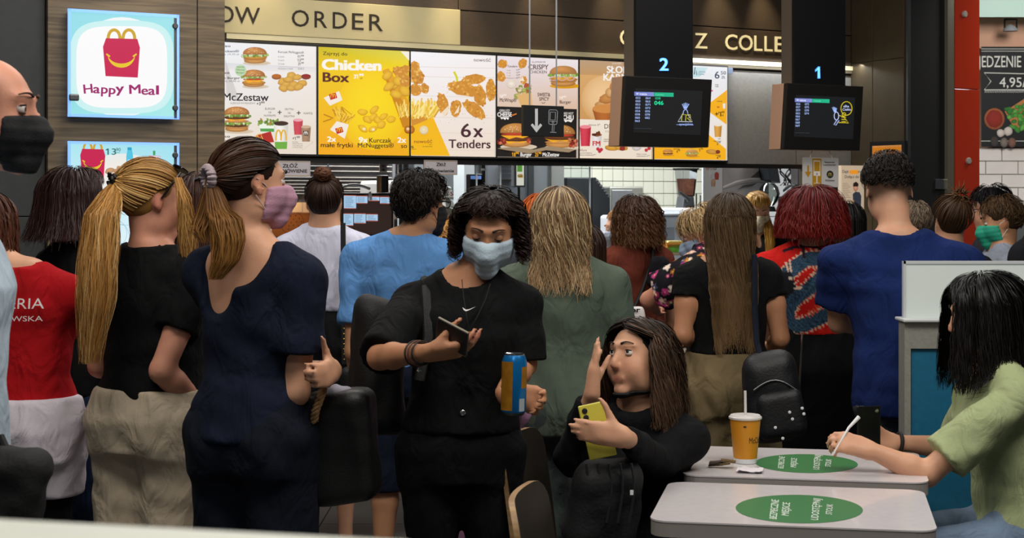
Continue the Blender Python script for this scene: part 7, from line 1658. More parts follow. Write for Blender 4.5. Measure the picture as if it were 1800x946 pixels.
p.hair_down(.105, '#520e10', '#761a16', n=1500, seed=33, lift=.034, vol=1.3, inward=-.14, ragged=.12, r=.0028, wave=.006, wl=.07, fore=.9, rough=.36, var=.3, end=-.02, widen=.06)
p.mb('chain_strap', MB().tube([P(1410 - .05 * (y - 585), y, 6.17) for y in range(585, 690, 8)], .004, 6), M_chrome)
p = Person('black haired person just behind the red haired woman', 1488, 7.5, 356, 0, res=.014, H=1.51); p.body(face=False); p.top(BLK, .7, .9, h=.017); p.pants(DEN, h=.021); p.hair_down(.12, '#0e0b0b', n=320, seed=34)
# --- man in royal blue tee
def scalp(V, hl, T):
    u = np.clip((hl[:, 2] + .085) / .055, 0, 1) * np.clip((.045 - hl[:, 1]) / .03, 0, 1) * (np.abs(hl[:, 0]) < .08) * (np.abs(hl).max(1) < .14); u = u[:, None] * .8
    return T * (1 - u) + np.array(lin('#1c1512')) * u
p = blu = Person('dark haired man in a loose royal blue tee bowing his head', 1556, 5.75, 284, -6, sex='m', res=.0085, skin='fair', H=1.655, head=(8, -28, 0), headoff=(-.02, .06), lean=(-.05, .04), build=1.08, sw=.225)
p.arm(-1, P(1474, 568, 5.78), P(1540, 565, 6.0)).arm(1, P(1718, 545, 5.86), P(1680, 560, 6.05)); p.body(face=False, shoes=('blush', '#202020'), tintfn=scalp)
p.top(cloth('royal', '#13265a', var=.14), .64, .76, .024, .088, seed=43, h=.009, amp=.007, sl_r=1.35, wl=.16, flare=.02); p.pants(cloth('grey_jean', '#3a3d42'), .08, .84, .010, 1.15, seed=44, h=.013)
p.hair_short(.042, '#15100e', n=1700, seed=36, lift=.010, fade=.7, vol=.012, r=.0026, wave=.0015, back=2.2, zc=.0)
# --- background right
p = Person('greying fair haired person hidden behind the royal blue shoulder', 1608, 7.9, 356, 0, res=.014, H=1.52); p.body(face=False); p.top(cloth('grey_b', '#44464a'), .7, .9, h=.017); p.pants(DEN, h=.021); p.hair_short(.05, '#6f6050', n=500)
p = Person('person with a messy brown top knot near the red pier', 1672, 7.5, 352, 4, res=.013, H=1.53); p.body(face=False); p.top(cloth('dk_b', '#22242a'), .7, .9, h=.017); p.pants(DEN, h=.021); tie, td = p.hair_tied((.5, 2.6), '#3a2818', '#4a3420', n=320, seed=41, lift=.014)
rs = np.random.RandomState(9); D = rs.normal(size=(90, 3)); D /= np.linalg.norm(D, axis=1, keepdims=True); D2 = rs.normal(size=(90, 3)); t = np.linspace(0, 1, 9)[None, :, None]
V, Q, C = tubes(tie + UP * .01 + .04 * (D[:, None] * (.6 + .5 * t) + .5 * D2[:, None] * t * t), .004, p.colors(90, 9, '#3a2818', '#6a4a2c', .3, rs)); p.rawpart('top_knot', V, Q, hair_mat(), C)
p = Person('black haired boy in red glasses next to the boy with the green mask', 1738, 8.5, 332, 78, res=.014, sex='m', H=1.59, skin='fair', head=(0, -8, 0)); p.body(); p.eyes(brow='#15100e'); p.top(cloth('dark_g', '#2a2d33'), .7, .85, h=.014); p.pants(DEN, h=.021); p.hair_short(.06, '#0f0d10', n=900, seed=45, lift=.016, vol=.01, fore=1.05)
g = MB()
for q in (-1, 1): g.tube([p.hp(q * .082, -.01, .016), p.hp(q * .07, .09, .016)], .003, 5); g.tube([p.hp(q * (.034 + .028 * math.cos(a)), .110 - .01 * abs(math.cos(a)), .010 + .022 * math.sin(a)) for a in np.linspace(0, 2 * math.pi, 15)], .003, 5)
p.mb('glasses', g, mat('glasses_red', '#5a1414', .3))
p = Person('boy with brown hair and a green surgical mask by the red pier', 1756, 7.85, 352, 84, res=.012, sex='m', H=1.54, skin='olive', head=(-4, -10, 0)); p.body(); p.eyes(brow='#2a1c10'); p.mask(mat('mask_green', '#1f9a7c', .7, bump=.3, bscale=120), loops='#d8e0d8'); p.top(cloth('lt_grey', '#8f96a4'), .7, .85, h=.012); p.pants(DEN, h=.021); p.hair_short(.05, '#3a2a1a', n=1200, seed=47, lift=.014, fade=.7, vol=.012, r=.0028, c1='#5a4228', side=1.2)
p = Person('person in a black jacket cut by the edge beside the green masked boy', 1848, 6.9, 312, 40, res=.012, H=1.62, sex='m'); p.arm(-1).arm(1); p.body(face=False); p.top(cloth('jacket', '#121318'), 1.7, .8, .04, .08, h=.012, name='jacket'); p.pants(BLK, h=.021); p.hair_short(.04, '#1a1412', n=400)
# --- seated girl with yellow phone
p = sit = Person('seated girl in black hoodie whispering behind her raised hand', 1128, 4.72, 566, 158, res=.007, H=1.60, sit=-.43, skin='fair', head=(-25, 10, 5), headoff=(.0, .02), hs=1.02, sw=.17)
p.arm(1, P(1006, 800, 4.58), P(1040, 697, 4.43), dict(d=[.08, -.03, 1], n=[1, .05, -.05], curls=[.06, .04, .06, .12], spread=.8, tdir=[.5, .25, .8], sc=1.03))
p.arm(-1, P(1150, 812, 4.52), P(1099, 768, 4.235), dict(d=[-.98, -.04, .14], n=[-.05, 1, .12], curls=[.12, .10, .10, .12], tdir=[-.42, -.05, .9], sc=.98, spread=.85))
for sd in (-1, 1):
    hip = p.spine(.88 * p.k) + p.r * sd * .09; kn = hip + p.f * .42 + p.r * sd * .05 + UP * .06; p.leg(sd, kn, np.array([kn[0], kn[1] + .02, .08]))
p.body(shoes=('sit_shoe', '#1c1c1e')); p.eyes(iris='#241a16', look=(-.25, .35), brow='#1f1410')
g = SDF(); p.headsdf(g, .007, False, False); up = p.Rh[:, 2]; fw = p.Rh[:, 1]
g.cut(p.hp(0, .05, -.100), _n(up + fw * .22), .004); g.cut(p.hp(0, .05, -.13), -up, .004); g.cut(p.hp(0, -.005, 0), -fw, .004); p.part('mask', g, mat('mask_black', '#0b0d12', .8), .006)
for q in (-1, 1): p.mb('ear_loop', MB().tube([p.hp(q * .058, .012, -.085), p.hp(q * .075, -.002, -.05), p.hp(q * .084, -.014, -.02)], .0028, 5), M_blackm)
HOOD = cloth('hoodie', '#0c0d10', var=.12, rough=.9)
def hood(F_): F_.cone(p.nb + UP * -.01 - p.f * .07 - p.r * .06, p.nb + UP * -.01 - p.f * .07 + p.r * .06, .055, .055, .03); F_.cone(p.nb - UP * .03 + p.f * .05 - p.r * .05, p.nb - UP * .03 + p.f * .05 + p.r * .05, .035, .035, .03)
p.top(HOOD, 1.90, .84, .016, .066, seed=51, h=.0085, amp=.007, name='hoodie', sl_r=1.2, extra=hood); p.pants(BLKJ, .08, 1.0, .012, 1.08, seed=52, h=.010, name='jeans')
p.hair_down(.23, '#1a120e', '#4a3526', n=1500, seed=53, curl=.008, wl=.14, lift=.020, vol=1.15, ragged=.3, r=.0025, fore=.95, part=.12, split=1.18, ease=.045, K=22, widen=.18, sp=.12, streak='#5a4230')
# --- girl in pale green at the table
p = grn = Person('black haired girl in a pale green tee sitting at the table', 1722, 4.75, 487, 92, res=.0082, H=1.66, sit=-.35, skin='fair', head=(2, -10, 0), lean=(0, .10), headoff=(0, .02))
p.arm(-1, P(1628, 835, 4.58), P(1532, 792, 4.60), dict(d=[-.9, .1, .26], n=[-.25, .75, -.6], curls=[.5, .55, .6, .65], tdir=[-.75, .3, .1], sc=1.0))
p.arm(1, P(1690, 790, 5.02), P(1572, 778, 5.0), dict(d=[-1, -.1, .05], n=[0, -1, .2], curl=.4))
for sd in (-1, 1):
    hip = p.spine(.88 * p.k) + p.r * sd * .09; kn = hip + p.f * .40 + p.r * sd * .02 - UP * .02; p.leg(sd, kn, np.array([kn[0] + .05, kn[1], .08]))
p.body(shoes=('grn_shoe', '#cfcfcf')); p.eyes(brow='#15100e')
p.top(cloth('pale_green', '#a0ab80', var=.08), .80, .84, .018, .078, seed=55, h=.009, amp=.007, sl_r=1.5, wl=.15); p.pants(cloth('light_jean', '#6c7f96', var=.12), .08, 1.0, .009, 1.1, seed=56, h=.011, amp=.002, name='jeans')
p.hair_down(.27, '#0b0a0b', '#15110f', n=1500, seed=57, lift=.022, vol=1.25, ragged=.3, r=.0027, fore=1.0, ease=.05, fringe=160, fspan=1.0, split=.55, rough=.3, K=20, wave=.004, cut_face=.8, lenfront=.9, widen=.12)
E_, W_ = p.arms[1][1], p.arms[1][2]; dv = _n(W_ - E_); c0 = E_ + (W_ - E_) * .93; u = _n(np.cross(dv, UP)); w = np.cross(dv, u)
p.mb('hair_band', MB().tube([c0 + .031 * (u * math.cos(a) + w * math.sin(a)) for a in np.linspace(0, 2 * math.pi, 19)], .006, 6), M_blackm, smooth=True)
# ------------------------------------------------------------------ tables, chairs, things held and carried
ZTAB = .74
tdv = np.array([.19, .98, 0]); tdv /= np.linalg.norm(tdv); twv = np.array([tdv[1], -tdv[0], 0])
def onplane(x, y, z): Z = (CH - z) * F / (y - HY); return np.array([(x - CX) / F * Z, Z, z])
M_tab = mat('table_laminate', '#cdc8ca', .22, var=.03, vscale=40, coat=.25)
M_tabe = mat('table_edge', '#8f8a86', .5)
def rrect(c, w, d, r, n=6):
    out = []
    for sx, sy, a0 in ((1, 1, 0), (-1, 1, math.pi / 2), (-1, -1, math.pi), (1, -1, 3 * math.pi / 2)):
        for k in range(n + 1):
            a = a0 + math.pi / 2 * k / n; out.append(c + twv * (sx * (w / 2 - r) + r * math.cos(a)) + tdv * (sy * (d / 2 - r) + r * math.sin(a)))
    return out
def table(FL, label, ell, words_):
    c = np.array([*FL, 0]) + twv * .345 + tdv * .275
    t = thing('cafe_table', label, 'table', (c[0], c[1], 0), 'white cafe tables')
    MB().slab([q + UP * (ZTAB - .004) for q in rrect(c, .69, .55, .05)], UP * .004).build('tabletop', M_tab, t, smooth=False)
    MB().slab([q + UP * (ZTAB - .040) for q in rrect(c, .688, .548, .05)], UP * .036).build('edge_band', M_tabe, t)
    MB().lathe(c + UP * .012, [(.03, 0), (.03, ZTAB - .07)], 20).build('column', M_steeld, t, smooth=True)
    MB().lathe(c + UP * .0, [(.22, 0), (.22, .008), (.05, .02), (.032, .03)], 28).build('base', M_steeld, t, smooth=True)
    MB().obox(c + UP * (ZTAB - .05), twv, tdv, UP, .2, .2, .01).build('mounting_plate', M_steeld, t)
    p = Print([0, 0, ZTAB], UP, .0006); cx, cy, rx, ry = ell
    p.poly([(cx + rx * math.cos(a), cy + ry * math.sin(a) + .02 * rx * math.cos(a)) for a in np.linspace(0, 2 * math.pi, 41)[:-1]], '#2a6f38')
    for txt, x, y, h, w in words_: p.text(txt, x, y, h, '#c3d2c4', w, .02, rot=-math.pi / 2 + .12)
    p.build('green_sticker', mat('sticker', attr=True, rough=.4), t)
    return t
table((.335, 3.915), 'white cafe table with an empty green oval sticker, no cup on it', (1405, 895, 112, 25), (('BEZPIECZNE', 1365, 913, 13, 34), ('MIEJSCE', 1386, 907, 13, 23), ('UDOSTĘPNIJ', 1438, 915, 13, 38), ('STOLIK', 1462, 905, 11, 18)))
table((.484, 4.56), 'white cafe table carrying the yellow cup and crumpled wrapper', (1418, 815, 90, 16.5), (('BEZPIECZNE', 1377, 824, 10, 21), ('MIEJSCE', 1399, 822, 10, 16), ('UDOSTĘPNIJ', 1440, 826, 11, 26), ('STOLIK', 1460, 821, 10, 13)))
# yellow paper cup
c = onplane(1310, 813, ZTAB + .001)
t = thing('paper_cup', 'yellow paper cup with white lid and straw on the table', 'cup', c)
MB().lathe(c, [(.033, 0), (.034, .003), (.0455, .128), (.0465, .132)], 32).build('cup', mat('cup_yellow', '#d98f14', .45), t, smooth=True)
MB().lathe(c + UP * .0, [(.0338, .0), (.0352, .014), (.0340, .0142)], 32).build('white_foot', M_white, t, smooth=True)
MB().lathe(c + UP * .130, [(.0455, 0), (.0495, .002), (.0495, .007), (.046, .010), (.044, .013), (.02, .013)], 32).build('lid', mat('lid_white', '#cfccca', .35), t, smooth=True)
MB().tube([c + UP * .14 + np.array([0, -.005, 0]), c + UP * .215 + np.array([-.001, -.005, 0])], .0042, 10).build('straw', mat('straw', '#d9d4d0', .4), t, smooth=True)
nv = _n([-c[0], -c[1], 0]); sd_ = np.array([-nv[1], nv[0], 0])
V, Fs, gw = glyphs('McCafé'); k = .018 / .7
def oncup(u, z): r = .0345 + .0115 * z / .13 + .0004; a = u / r; return c + r * (nv * math.cos(a) + sd_ * math.sin(a)) + UP * z
MB().add([oncup(.012 + x * .05 / gw, .062 + y * k) for x, y in V], Fs).build('lettering', mat('cup_ink', '#3a2410', .6), t)
MB().add([oncup(-.001 + .005 * math.cos(a), .112 + .003 * math.sin(a)) for a in np.linspace(0, 6.28, 13)[:-1]], [tuple(range(12))]).build('stamp', MATS['cup_ink'], t)
# wrapper and napkin
c = onplane(1268, 822, ZTAB + .001); t = thing('crumpled_wrapper', 'small brown crumpled wrapper beside the yellow cup', 'wrapper', c)
rr = random.Random(3)
for k in range(4):
    q = c + twv * rr.uniform(-.03, .03) + tdv * rr.uniform(-.006, .006); MB().obox(q + UP * (.008 + .004 * k), _n(twv + tdv * rr.uniform(-.4, .4) + UP * rr.uniform(-.2, .3)), _n(tdv), _n(UP + twv * .2), .022, .010, .0035).build('fold', mat('wrap%d' % (k % 2), ('#3a2a1c', '#6a5638')[k % 2], .35), t, bevel=.001)
c = onplane(1318, 829, ZTAB + .001); t = thing('paper_napkin', 'crumpled white napkin in front of the yellow cup', 'napkin', c)
nx, ny = 9, 7; V = [c + twv * (i / (nx - 1) - .5) * .075 + tdv * (j / (ny - 1) - .5) * .07 + UP * (.004 + .006 * abs(math.sin(i * 1.3 + j * .8)) * (.5 + .5 * math.sin(j * 2 + i))) for j in range(ny) for i in range(nx)]
MB().add(V + [v - UP * .002 for v in V], [(j * nx + i, j * nx + i + 1, (j + 1) * nx + i + 1, (j + 1) * nx + i) for j in range(ny - 1) for i in range(nx - 1)] + [tuple(nx * ny + q for q in ((j + 1) * nx + i, (j + 1) * nx + i + 1, j * nx + i + 1, j * nx + i)) for j in range(ny - 1) for i in range(nx - 1)]).build('sheet', mat('napkin', '#cfc9cf', .8), t, smooth=True)
# plywood chairs
M_ply = mat('dark_laminate', '#241f18', .4, var=.15, vscale=20); M_plye = wood_mat('ply_edge', '#a5855c', '#7c5c3a', 8, (1, 1, 8), .5)
def chair(N, u, label, flip=1):
    u = _n([*u, 0]); n = np.array([u[1], -u[0], 0]) * flip; c = np.array([*N, 0]) + u * .21 + n * .21
    t = thing('plywood_chair', label, 'chair', (c[0], c[1], 0), 'dark plywood chairs')
    W, z0, z1 = .42, .45, .845; r = .07
    def bp(x, z, o): return np.array([*N, 0]) + u * x + UP * z + n * (o - .05 * ((z - z0) / (z1 - z0)) ** 1.2 + .03 * (1 - (2 * x / W - 1) ** 2) * -1 * ((z - z0) / (z1 - z0)))
    def ring_(o, mrg=0.):
        L_ = []
        for cx_, cz, a0 in ((W - r, z1 - r, 0), (r, z1 - r, math.pi / 2)):
            for k in range(8): a = a0 + math.pi / 2 * k / 7; L_.append((cx_ + (r - mrg) * math.cos(a), cz + (r - mrg) * math.sin(a)))
        return [(W - mrg, z0)] + L_ + [(mrg, z0)]
    hole = [(W - .095, z0 + .02), (W - .095, z0 + .17), (W - .125, z0 + .20), (.125, z0 + .20), (.095, z0 + .17), (.095, z0 + .02)]
    out = ring_(0); 
    # bridge outline and opening into faces by resampling both to the same count
    def resample(L_, m):
        L_ = np.array(L_); s_ = np.r_[0, np.cumsum(np.linalg.norm(np.diff(L_, axis=0), axis=1))]; q = np.linspace(0, s_[-1], m); return np.stack([np.interp(q, s_, L_[:, i]) for i in (0, 1)], 1)
    m_ = 40; O_ = resample(out, m_); H_ = resample(hole, m_)
    lay = []
    for th in (0., .014): lay.append(([bp(x, z, th) for x, z in O_], [bp(x, z, th) for x, z in H_]))
    V = lay[0][0] + lay[0][1] + lay[1][0] + lay[1][1]; fb = []; fe = []
    for i in range(m_ - 1):
        fb += [(i, i + 1, m_ + i + 1, m_ + i), (2 * m_ + i, 3 * m_ + i, 3 * m_ + i + 1, 2 * m_ + i + 1)]; fe += [(i, 2 * m_ + i, 2 * m_ + i + 1, i + 1), (m_ + i, m_ + i + 1, 3 * m_ + i + 1, 3 * m_ + i)]
    br_ = MB().add(V, fb).build('backrest', M_ply, t, smooth=True); MB().add(V, fe).build('edge_band', M_plye, br_, smooth=True)
    MB().obox(c + UP * .442, u, n, UP, .205, .205, .008).build('seat', M_ply, t, bevel=.006); MB().obox(c + UP * .430, u, n, UP, .2, .2, .004).build('seat_edge', M_plye, t)
    for su in (-1, 1):
        for sn in (-1, 1):
            a_ = c + u * su * .18 + n * sn * .17; MB().hexa([a_ + u * su * .02 + n * sn * .02 + u * i + n * j for i, j in ((-.015, -.015), (.015, -.015), (.015, .015), (-.015, .015))] + [a_ + UP * .425 + u * i + n * j for i, j in ((-.02, -.02), (.02, -.02), (.02, .02), (-.02, .02))]).build('leg', M_plye, t, bevel=.004)
    return t
chair((.008, 4.43), (.28, .95), 'dark plywood chair with pale edges under the seated hooded girl')
chair((.045, 3.52), (.18, .98), 'empty dark plywood chair drawn up to the table without a cup')
chair((1.72, 4.56), (0.02, 1.), 'dark plywood chair under the girl in pale green', -1)
# partition with frosted top and blue panel, wooden bench before it
Zp = 5.28; t = thing('low_partition', 'low partition with frosted top and blue panel behind the pale green girl', 'partition', (P(1720, 350, Zp)[0], Zp, 0))
def pbox(x0, x1, y0, y1, za, zc, nm, m, **k):
    a, b_ = P(x0, y1, za), P(x1, y0, za); return MB().hexa([(a[0], za, a[2]), (b_[0], za, a[2]), (b_[0], zc, a[2]), (a[0], zc, a[2]), (a[0], za, b_[2]), (b_[0], za, b_[2]), (b_[0], zc, b_[2]), (a[0], zc, b_[2])]).build(nm, m, t, **k)
pbox(1592, 2050, 463, 562, Zp, Zp + .012, 'frosted_panel', mat('frosted', '#c3cbc7', .5, emit=.2)); pbox(1588.5, 2054, 459, 464, Zp - .004, Zp + .016, 'top_rail', mat('rail_white', '#c3c8cc', .4)); pbox(1588, 1592.5, 459, 562, Zp - .004, Zp + .016, 'side_rail', MATS['rail_white'])  # frosted sheet given a faint glow in place of light passing through
pbox(1588, 2054, 561, 567, Zp - .05, Zp + .07, 'ledge', mat('ledge_white', '#c4c8c8', .4), bevel=.004); pbox(1590, 2054, 567, 613, Zp - .03, Zp + .05, 'upper_band', mat('grey_laminate', '#85857f', .5, var=.1, vscale=90)); pbox(1590, 1601, 613, 1100, Zp - .03, Zp + .05, 'post', MATS['grey_laminate'])
pbox(1602, 2050, 614, 1100, Zp - .02, Zp + .04, 'blue_panel', mat('blue_panel', '#0f5f80', .5, var=.08, vscale=60)); MB().hexa([(P(1590, 0, Zp)[0], Zp - .03, 0), (P(2054, 0, Zp)[0], Zp - .03, 0), (P(2054, 0, Zp)[0], Zp + .05, 0), (P(1590, 0, Zp)[0], Zp + .05, 0), (P(1590, 0, Zp)[0], Zp - .03, .12), (P(2054, 0, Zp)[0], Zp - .03, .12), (P(2054, 0, Zp)[0], Zp + .05, .12), (P(1590, 0, Zp)[0], Zp + .05, .12)]).build('plinth', M_steeld, t)
x0, x1 = P(1640, 0, 5.1)[0], P(2040, 0, 5.1)[0]
t = thing('wooden_bench', 'warm wooden bench at the foot of the blue panel', 'bench', ((x0 + x1) / 2, 5.12, 0))
for k in range(3): MB().hexa([(a, b_, z) for z in (.44, .47) for a, b_ in ((x0, 5.0 + k * .078), (x1, 5.0 + k * .078), (x1, 5.072 + k * .078), (x0, 5.072 + k * .078))]).build('slat', wood_mat('bench_wood', '#a5733c', '#7c4f24', 4, (18, 1.5, 1.5), .4), t, bevel=.004)
for xx in (x0 + .05, x1 - .05): MB().hexa([(a, b_, z) for z in (0, .44) for a, b_ in ((xx - .02, 5.02), (xx + .02, 5.02), (xx + .02, 5.2), (xx - .02, 5.2))]).build('leg', M_steeld, t)
# near partition top, out of focus at the bottom left
zl = 1.32
def lp(x, y, d=0.): q = onplane(x, y, zl); return q
A_, B_ = lp(-260, 899), lp(720, 951); dn = _n(np.array([-(B_ - A_)[1], (B_ - A_)[0], 0])) * -1
t = thing('near_partition', 'white topped partition edge close in front of the photographer', 'partition', ((A_[0] + B_[0]) / 2, (A_[1] + B_[1]) / 2, 0))
MB().slab([A_ - UP * .03, B_ - UP * .03, B_ + dn * .16 - UP * .03, A_ + dn * .16 - UP * .03], UP * .03).build('top_board', mat('near_white', '#eef2e6', .4), t)
MB().slab([A_ * [1, 1, 0] + dn * .06, B_ * [1, 1, 0] + dn * .06, B_ * [1, 1, 0] + dn * .10, A_ * [1, 1, 0] + dn * .10], UP * (zl - .03)).build('panel', MATS['grey_laminate'], t)
# blue and gold can in the curly woman's hand
c = P(902.5, 729, 4.205); t = thing('drink_can', 'tall blue and gold drink can in the curly woman\'s hand', 'can', c); tl = _n([.02, 0, 1])
MB().lathe(c, [(.024, 0), (.027, .002), (.0333, .012), (.0333, .140), (.029, .153), (.0265, .158)], 32, tl).build('body', mat('can_blue', '#1273b8', .28, .5), t, smooth=True)
MB().lathe(c + tl * .158, [(.0265, 0), (.027, .002), (.0265, .004), (.024, .002), (.005, .001)], 32, tl).build('lid', M_chrome, t, smooth=True); MB().lathe(c - tl * .0, [(.0245, -.001), (.027, .001), (.031, .008)], 32, tl).build('bottom_rim', M_steeld, t, smooth=True)
nv = _n([-c[0], -c[1], 0]); sd_ = np.array([-nv[1], nv[0], 0])
def cyl(u0, u1, z0, z1, r=.0336, n=10): V = [c + tl * z + r * (nv * math.cos(a) - sd_ * math.sin(a) * -1) for z in (z0, z1) for a in np.linspace(u0, u1, n)]; return MB().add(V, [(i, i + 1, n + i + 1, n + i) for i in range(n - 1)])
cyl(-1.75, -.12, .014, .142).build('gold_label', mat('can_gold', '#a8731c', .35, .4, var=.25, vscale=45), t, smooth=True); cyl(.62, 1.5, .072, .128).build('gold_label', MATS['can_gold'], t, smooth=True); cyl(.45, 1.0, .012, .045).build('white_label', mat('can_white', '#9aa4a8', .5), t, smooth=True)
# curly woman's phone
u = _n(P(816, 603, 4.03) - P(771, 579, 4.07)); nn = _n(np.cross(u, [0, 1, .55])); v = _n(np.cross(nn, u)) 
n2 = _n(np.array([.05, .86, .5]) - u * (np.array([.05, .86, .5]) @ u)); v = np.cross(n2, u); c = P(795, 592, 4.05)
t = thing('dark_phone', 'dark phone held flat by the curly woman', 'phone', c)
MB().obox(c, u, v, n2, .050, .036, .0042).build('case', mat('phone_dark', '#1d1716', .35), t, bevel=.003); MB().obox(c + n2 * .0045, u, v, n2, .047, .033, .0005).build('screen', mat('phone_screen', '#0a0c10', .1), t); MB().obox(c - v * .0365, u, v, n2, .048, .0005, .003).build('frame_edge', mat('phone_edge', '#a8a08c', .3, .6), t); MB().obox(c + v * .0365, u, v, n2, .048, .0005, .003).build('frame_edge', MATS['phone_edge'], t)
# yellow phone
u = _n(P(1049, 715, 4.28) - P(1068, 800, 4.265)); v = _n(np.cross(u, [0, -1, 0])); n2 = _n(np.cross(v, u)); n2 = n2 if n2[1] < 0 else -n2; c = P(1050, 757, 4.275)
t = thing('yellow_phone', 'yellow phone pressed to the hooded girl\'s chest', 'phone', c - UP * .07)
MB().obox(c, v, u, n2, .0375, .074, .004).build('case', mat('phone_yellow', '#c9c04a', .25, coat=.4), t, bevel=.008, seg=4); MB().obox(c - n2 * .0042, v, u, n2, .035, .071, .0005).build('screen', MATS['phone_screen'], t)
vl = v if v[0] < 0 else -v
for dy in (.058, .040): MB().lathe(c + u * dy + vl * .022 + n2 * .004, [(.0075, 0), (.0075, .002), (.005, .0025)], 16, n2).build('camera_lens', M_black, t, smooth=True)
# pale green girl's phone and straw
c = P(1527, 754, 4.90); t = thing('black_phone', 'black phone held upright over the green sticker', 'phone', c - UP * .07); ru = _n([1, .3, 0]); rn = _n([.3, -1, 0.1])
MB().obox(c, ru, UP, rn, .040, .070, .004).build('case', mat('phone_black', '#08090a', .25), t, bevel=.006, seg=3); MB().obox(c - rn * .0045, ru, UP, rn, .037, .066, .0005).build('screen', MATS['phone_screen'], t); MB().lathe(c + UP * .055 + ru * .025 + rn * .004, [(.006, 0), (.006, .002), (.004, .0025)], 12, rn).build('camera_lens', M_chrome, t, smooth=True)
solo('paper_straw', MB().tube([P(1464, 800, 4.60), P(1478, 776, 4.60), P(1492, 752, 4.62), P(1510, 733, 4.63)], [.003, .003, .004, .006], 8), M_white, 'torn white straw wrapper pinched by the pale green girl', 'straw', smooth=True)
# soft bags
def softbox(c, ax, ay, az, hx, hy, hz, r=.04, taper=0.):
    c = np.asarray(c, float); A3 = np.stack([_n(ax), _n(ay), _n(az)], 1); hs_ = np.array([hx, hy, hz])
    def fn(X, Y, Z):
        q = [(X - c[0]) * A3[0, i] + (Y - c[1]) * A3[1, i] + (Z - c[2]) * A3[2, i] for i in range(3)]
        w = 1 - taper * q[2] / hz; d = [np.abs(q[0]) / w - hx + r, np.abs(q[1]) / w - hy + r, np.abs(q[2]) - hz + r]
        return np.sqrt(sum(np.maximum(e, 0) ** 2 for e in d)) + np.minimum(np.maximum(d[0], np.maximum(d[1], d[2])), 0) - r
    e = np.abs(A3) @ hs_ * (1 + abs(taper)); s_ = SDF(); s_.ops.append(('add', fn, c - e, c + e, .01)); return s_
def sdfpart(name, S_, m, t, h=.008, tintfn=None):
    V, Q = S_.mesh(h); o = mkobj(name, fastmesh(name, V - rootloc(t), Q, True, tintfn(V) if tintfn else None), m, t); return o
# rope handled tote on the navy woman's arm
c = P(600, 785, 4.42); t = thing('tote_bag', 'large black tote with rope handle on the navy woman\'s arm', 'bag', c - UP * .16)
ax = _n([.97, -.2, .1]); az = _n([-.16, 0, 1]); ay = np.cross(az, ax)
S_ = softbox(c, ax, ay, az, .100, .065, .155, .035, -.06); S_.disp(folds(.004, .14, 4)); sdfpart('body', S_, mat('rubber_black', '#0a0b0c', .5, bump=.2, bscale=200), t)
MB().tube([P(575, 700, 4.34), P(564, 715, 4.33), P(556, 728, 4.33), P(553, 740, 4.33)] + [], .012, 8)
hp_ = [P(552, 742, 4.34), P(555, 722, 4.33), P(563, 700, 4.33), P(568, 684, 4.35), P(566, 674, 4.40)]
g = MB()
for s_ in range(3):
    pts = []
    for i in range(25):
        f = i / 24 * (len(hp_) - 1); k = min(int(f), len(hp_) - 2); q = hp_[k] + (hp_[k + 1] - hp_[k]) * (f - k); a = i * .9 + s_ * 2.09; pts.append(q + .006 * np.array([math.cos(a), math.sin(a), .2 * math.sin(a)]))
    g.tube(pts, .0068, 6)
g.build('rope_handle', mat('rope', '#8a6a44', .9, var=.2, vscale=60), t, smooth=True)
S_ = SDF(); S_.ell(P(590, 690, 4.42), [.05, .035, .022], k=.02).ell(P(574, 700, 4.40), [.03, .03, .02], k=.02); S_.disp(folds(.006, .05, 9)); sdfpart('cloth_inside', S_, cloth('bag_cloth', '#b0aebb'), t, .007)
# backpack on the long haired girl's hip
c = P(1357, 697, 5.66); t = thing('small_backpack', 'black backpack hanging at the long haired girl\'s hip', 'backpack', c - UP * .17)
S_ = softbox(c, [.95, -.1, .12], [.1, 1, 0], [-.2, 0, 1], .105, .06, .165, .07, .08); S_.disp(folds(.003, .12, 6)); sdfpart('body', S_, mat('bag_nylon', '#0b0c10', .55, bump=.3, bscale=120), t)
S_ = softbox(c + np.array([.022, -.055, -.055]), [.95, -.1, .12], [.1, 1, 0], [-.2, 0, 1], .085, .03, .085, .035, .06); fp_ = sdfpart('front_pocket', S_, MATS['bag_nylon'], t)
MB().tube([P(1326, 450, 5.80), P(1326, 480, 5.755), P(1327, 540, 5.74), P(1330, 600, 5.70), P(1336, 625, 5.66)], .011, 8).build('strap', cloth('strap_dark', '#121726'), t, smooth=True)
MB().tube([c + np.array([-.075 + .15 * k / 10, -.066, .03 + .035 * math.sin(math.pi * k / 10)]) for k in range(11)], .003, 6).build('zip', M_steeld, fp_)
for x, y in ((1363, 752), (1393, 737), (1410, 718), (1413, 728), (1388, 725), (1376, 771)): MB().lathe(P(x, y, 5.55), [(.001, 0), (.006, .001), (.004, .003)], 7, [0, -1, 0]).build('pin', M_white, t)
# curly woman's backpack over her right shoulder
c = P(662, 640, 4.70); t = thing('day_backpack', 'black backpack slung on the curly woman\'s shoulder', 'backpack', c - UP * .2)
S_ = softbox(c, [.95, .3, 0], [-.3, .95, 0], [.22, 0, 1], .075, .08, .20, .06, .12); S_.disp(folds(.005, .12, 8)); sdfpart('body', S_, mat('bag_black', '#090a0c', .7, bump=.3, bscale=150), t)
S_c = cur.sh(1); MB().tube([S_c + cur.r * -.02 - cur.f * .14 - UP * .10, S_c + cur.r * -.03 - cur.f * .07 + UP * .045, S_c + cur.r * -.035 + UP * .068, S_c + cur.r * -.04 + cur.f * .075 + UP * .02, S_c + cur.r * -.045 + cur.f * .118 - UP * .08, S_c + cur.r * -.02 + cur.f * .125 - UP * .2], .015, 8).build('strap', MATS['bag_black'], t, smooth=True)
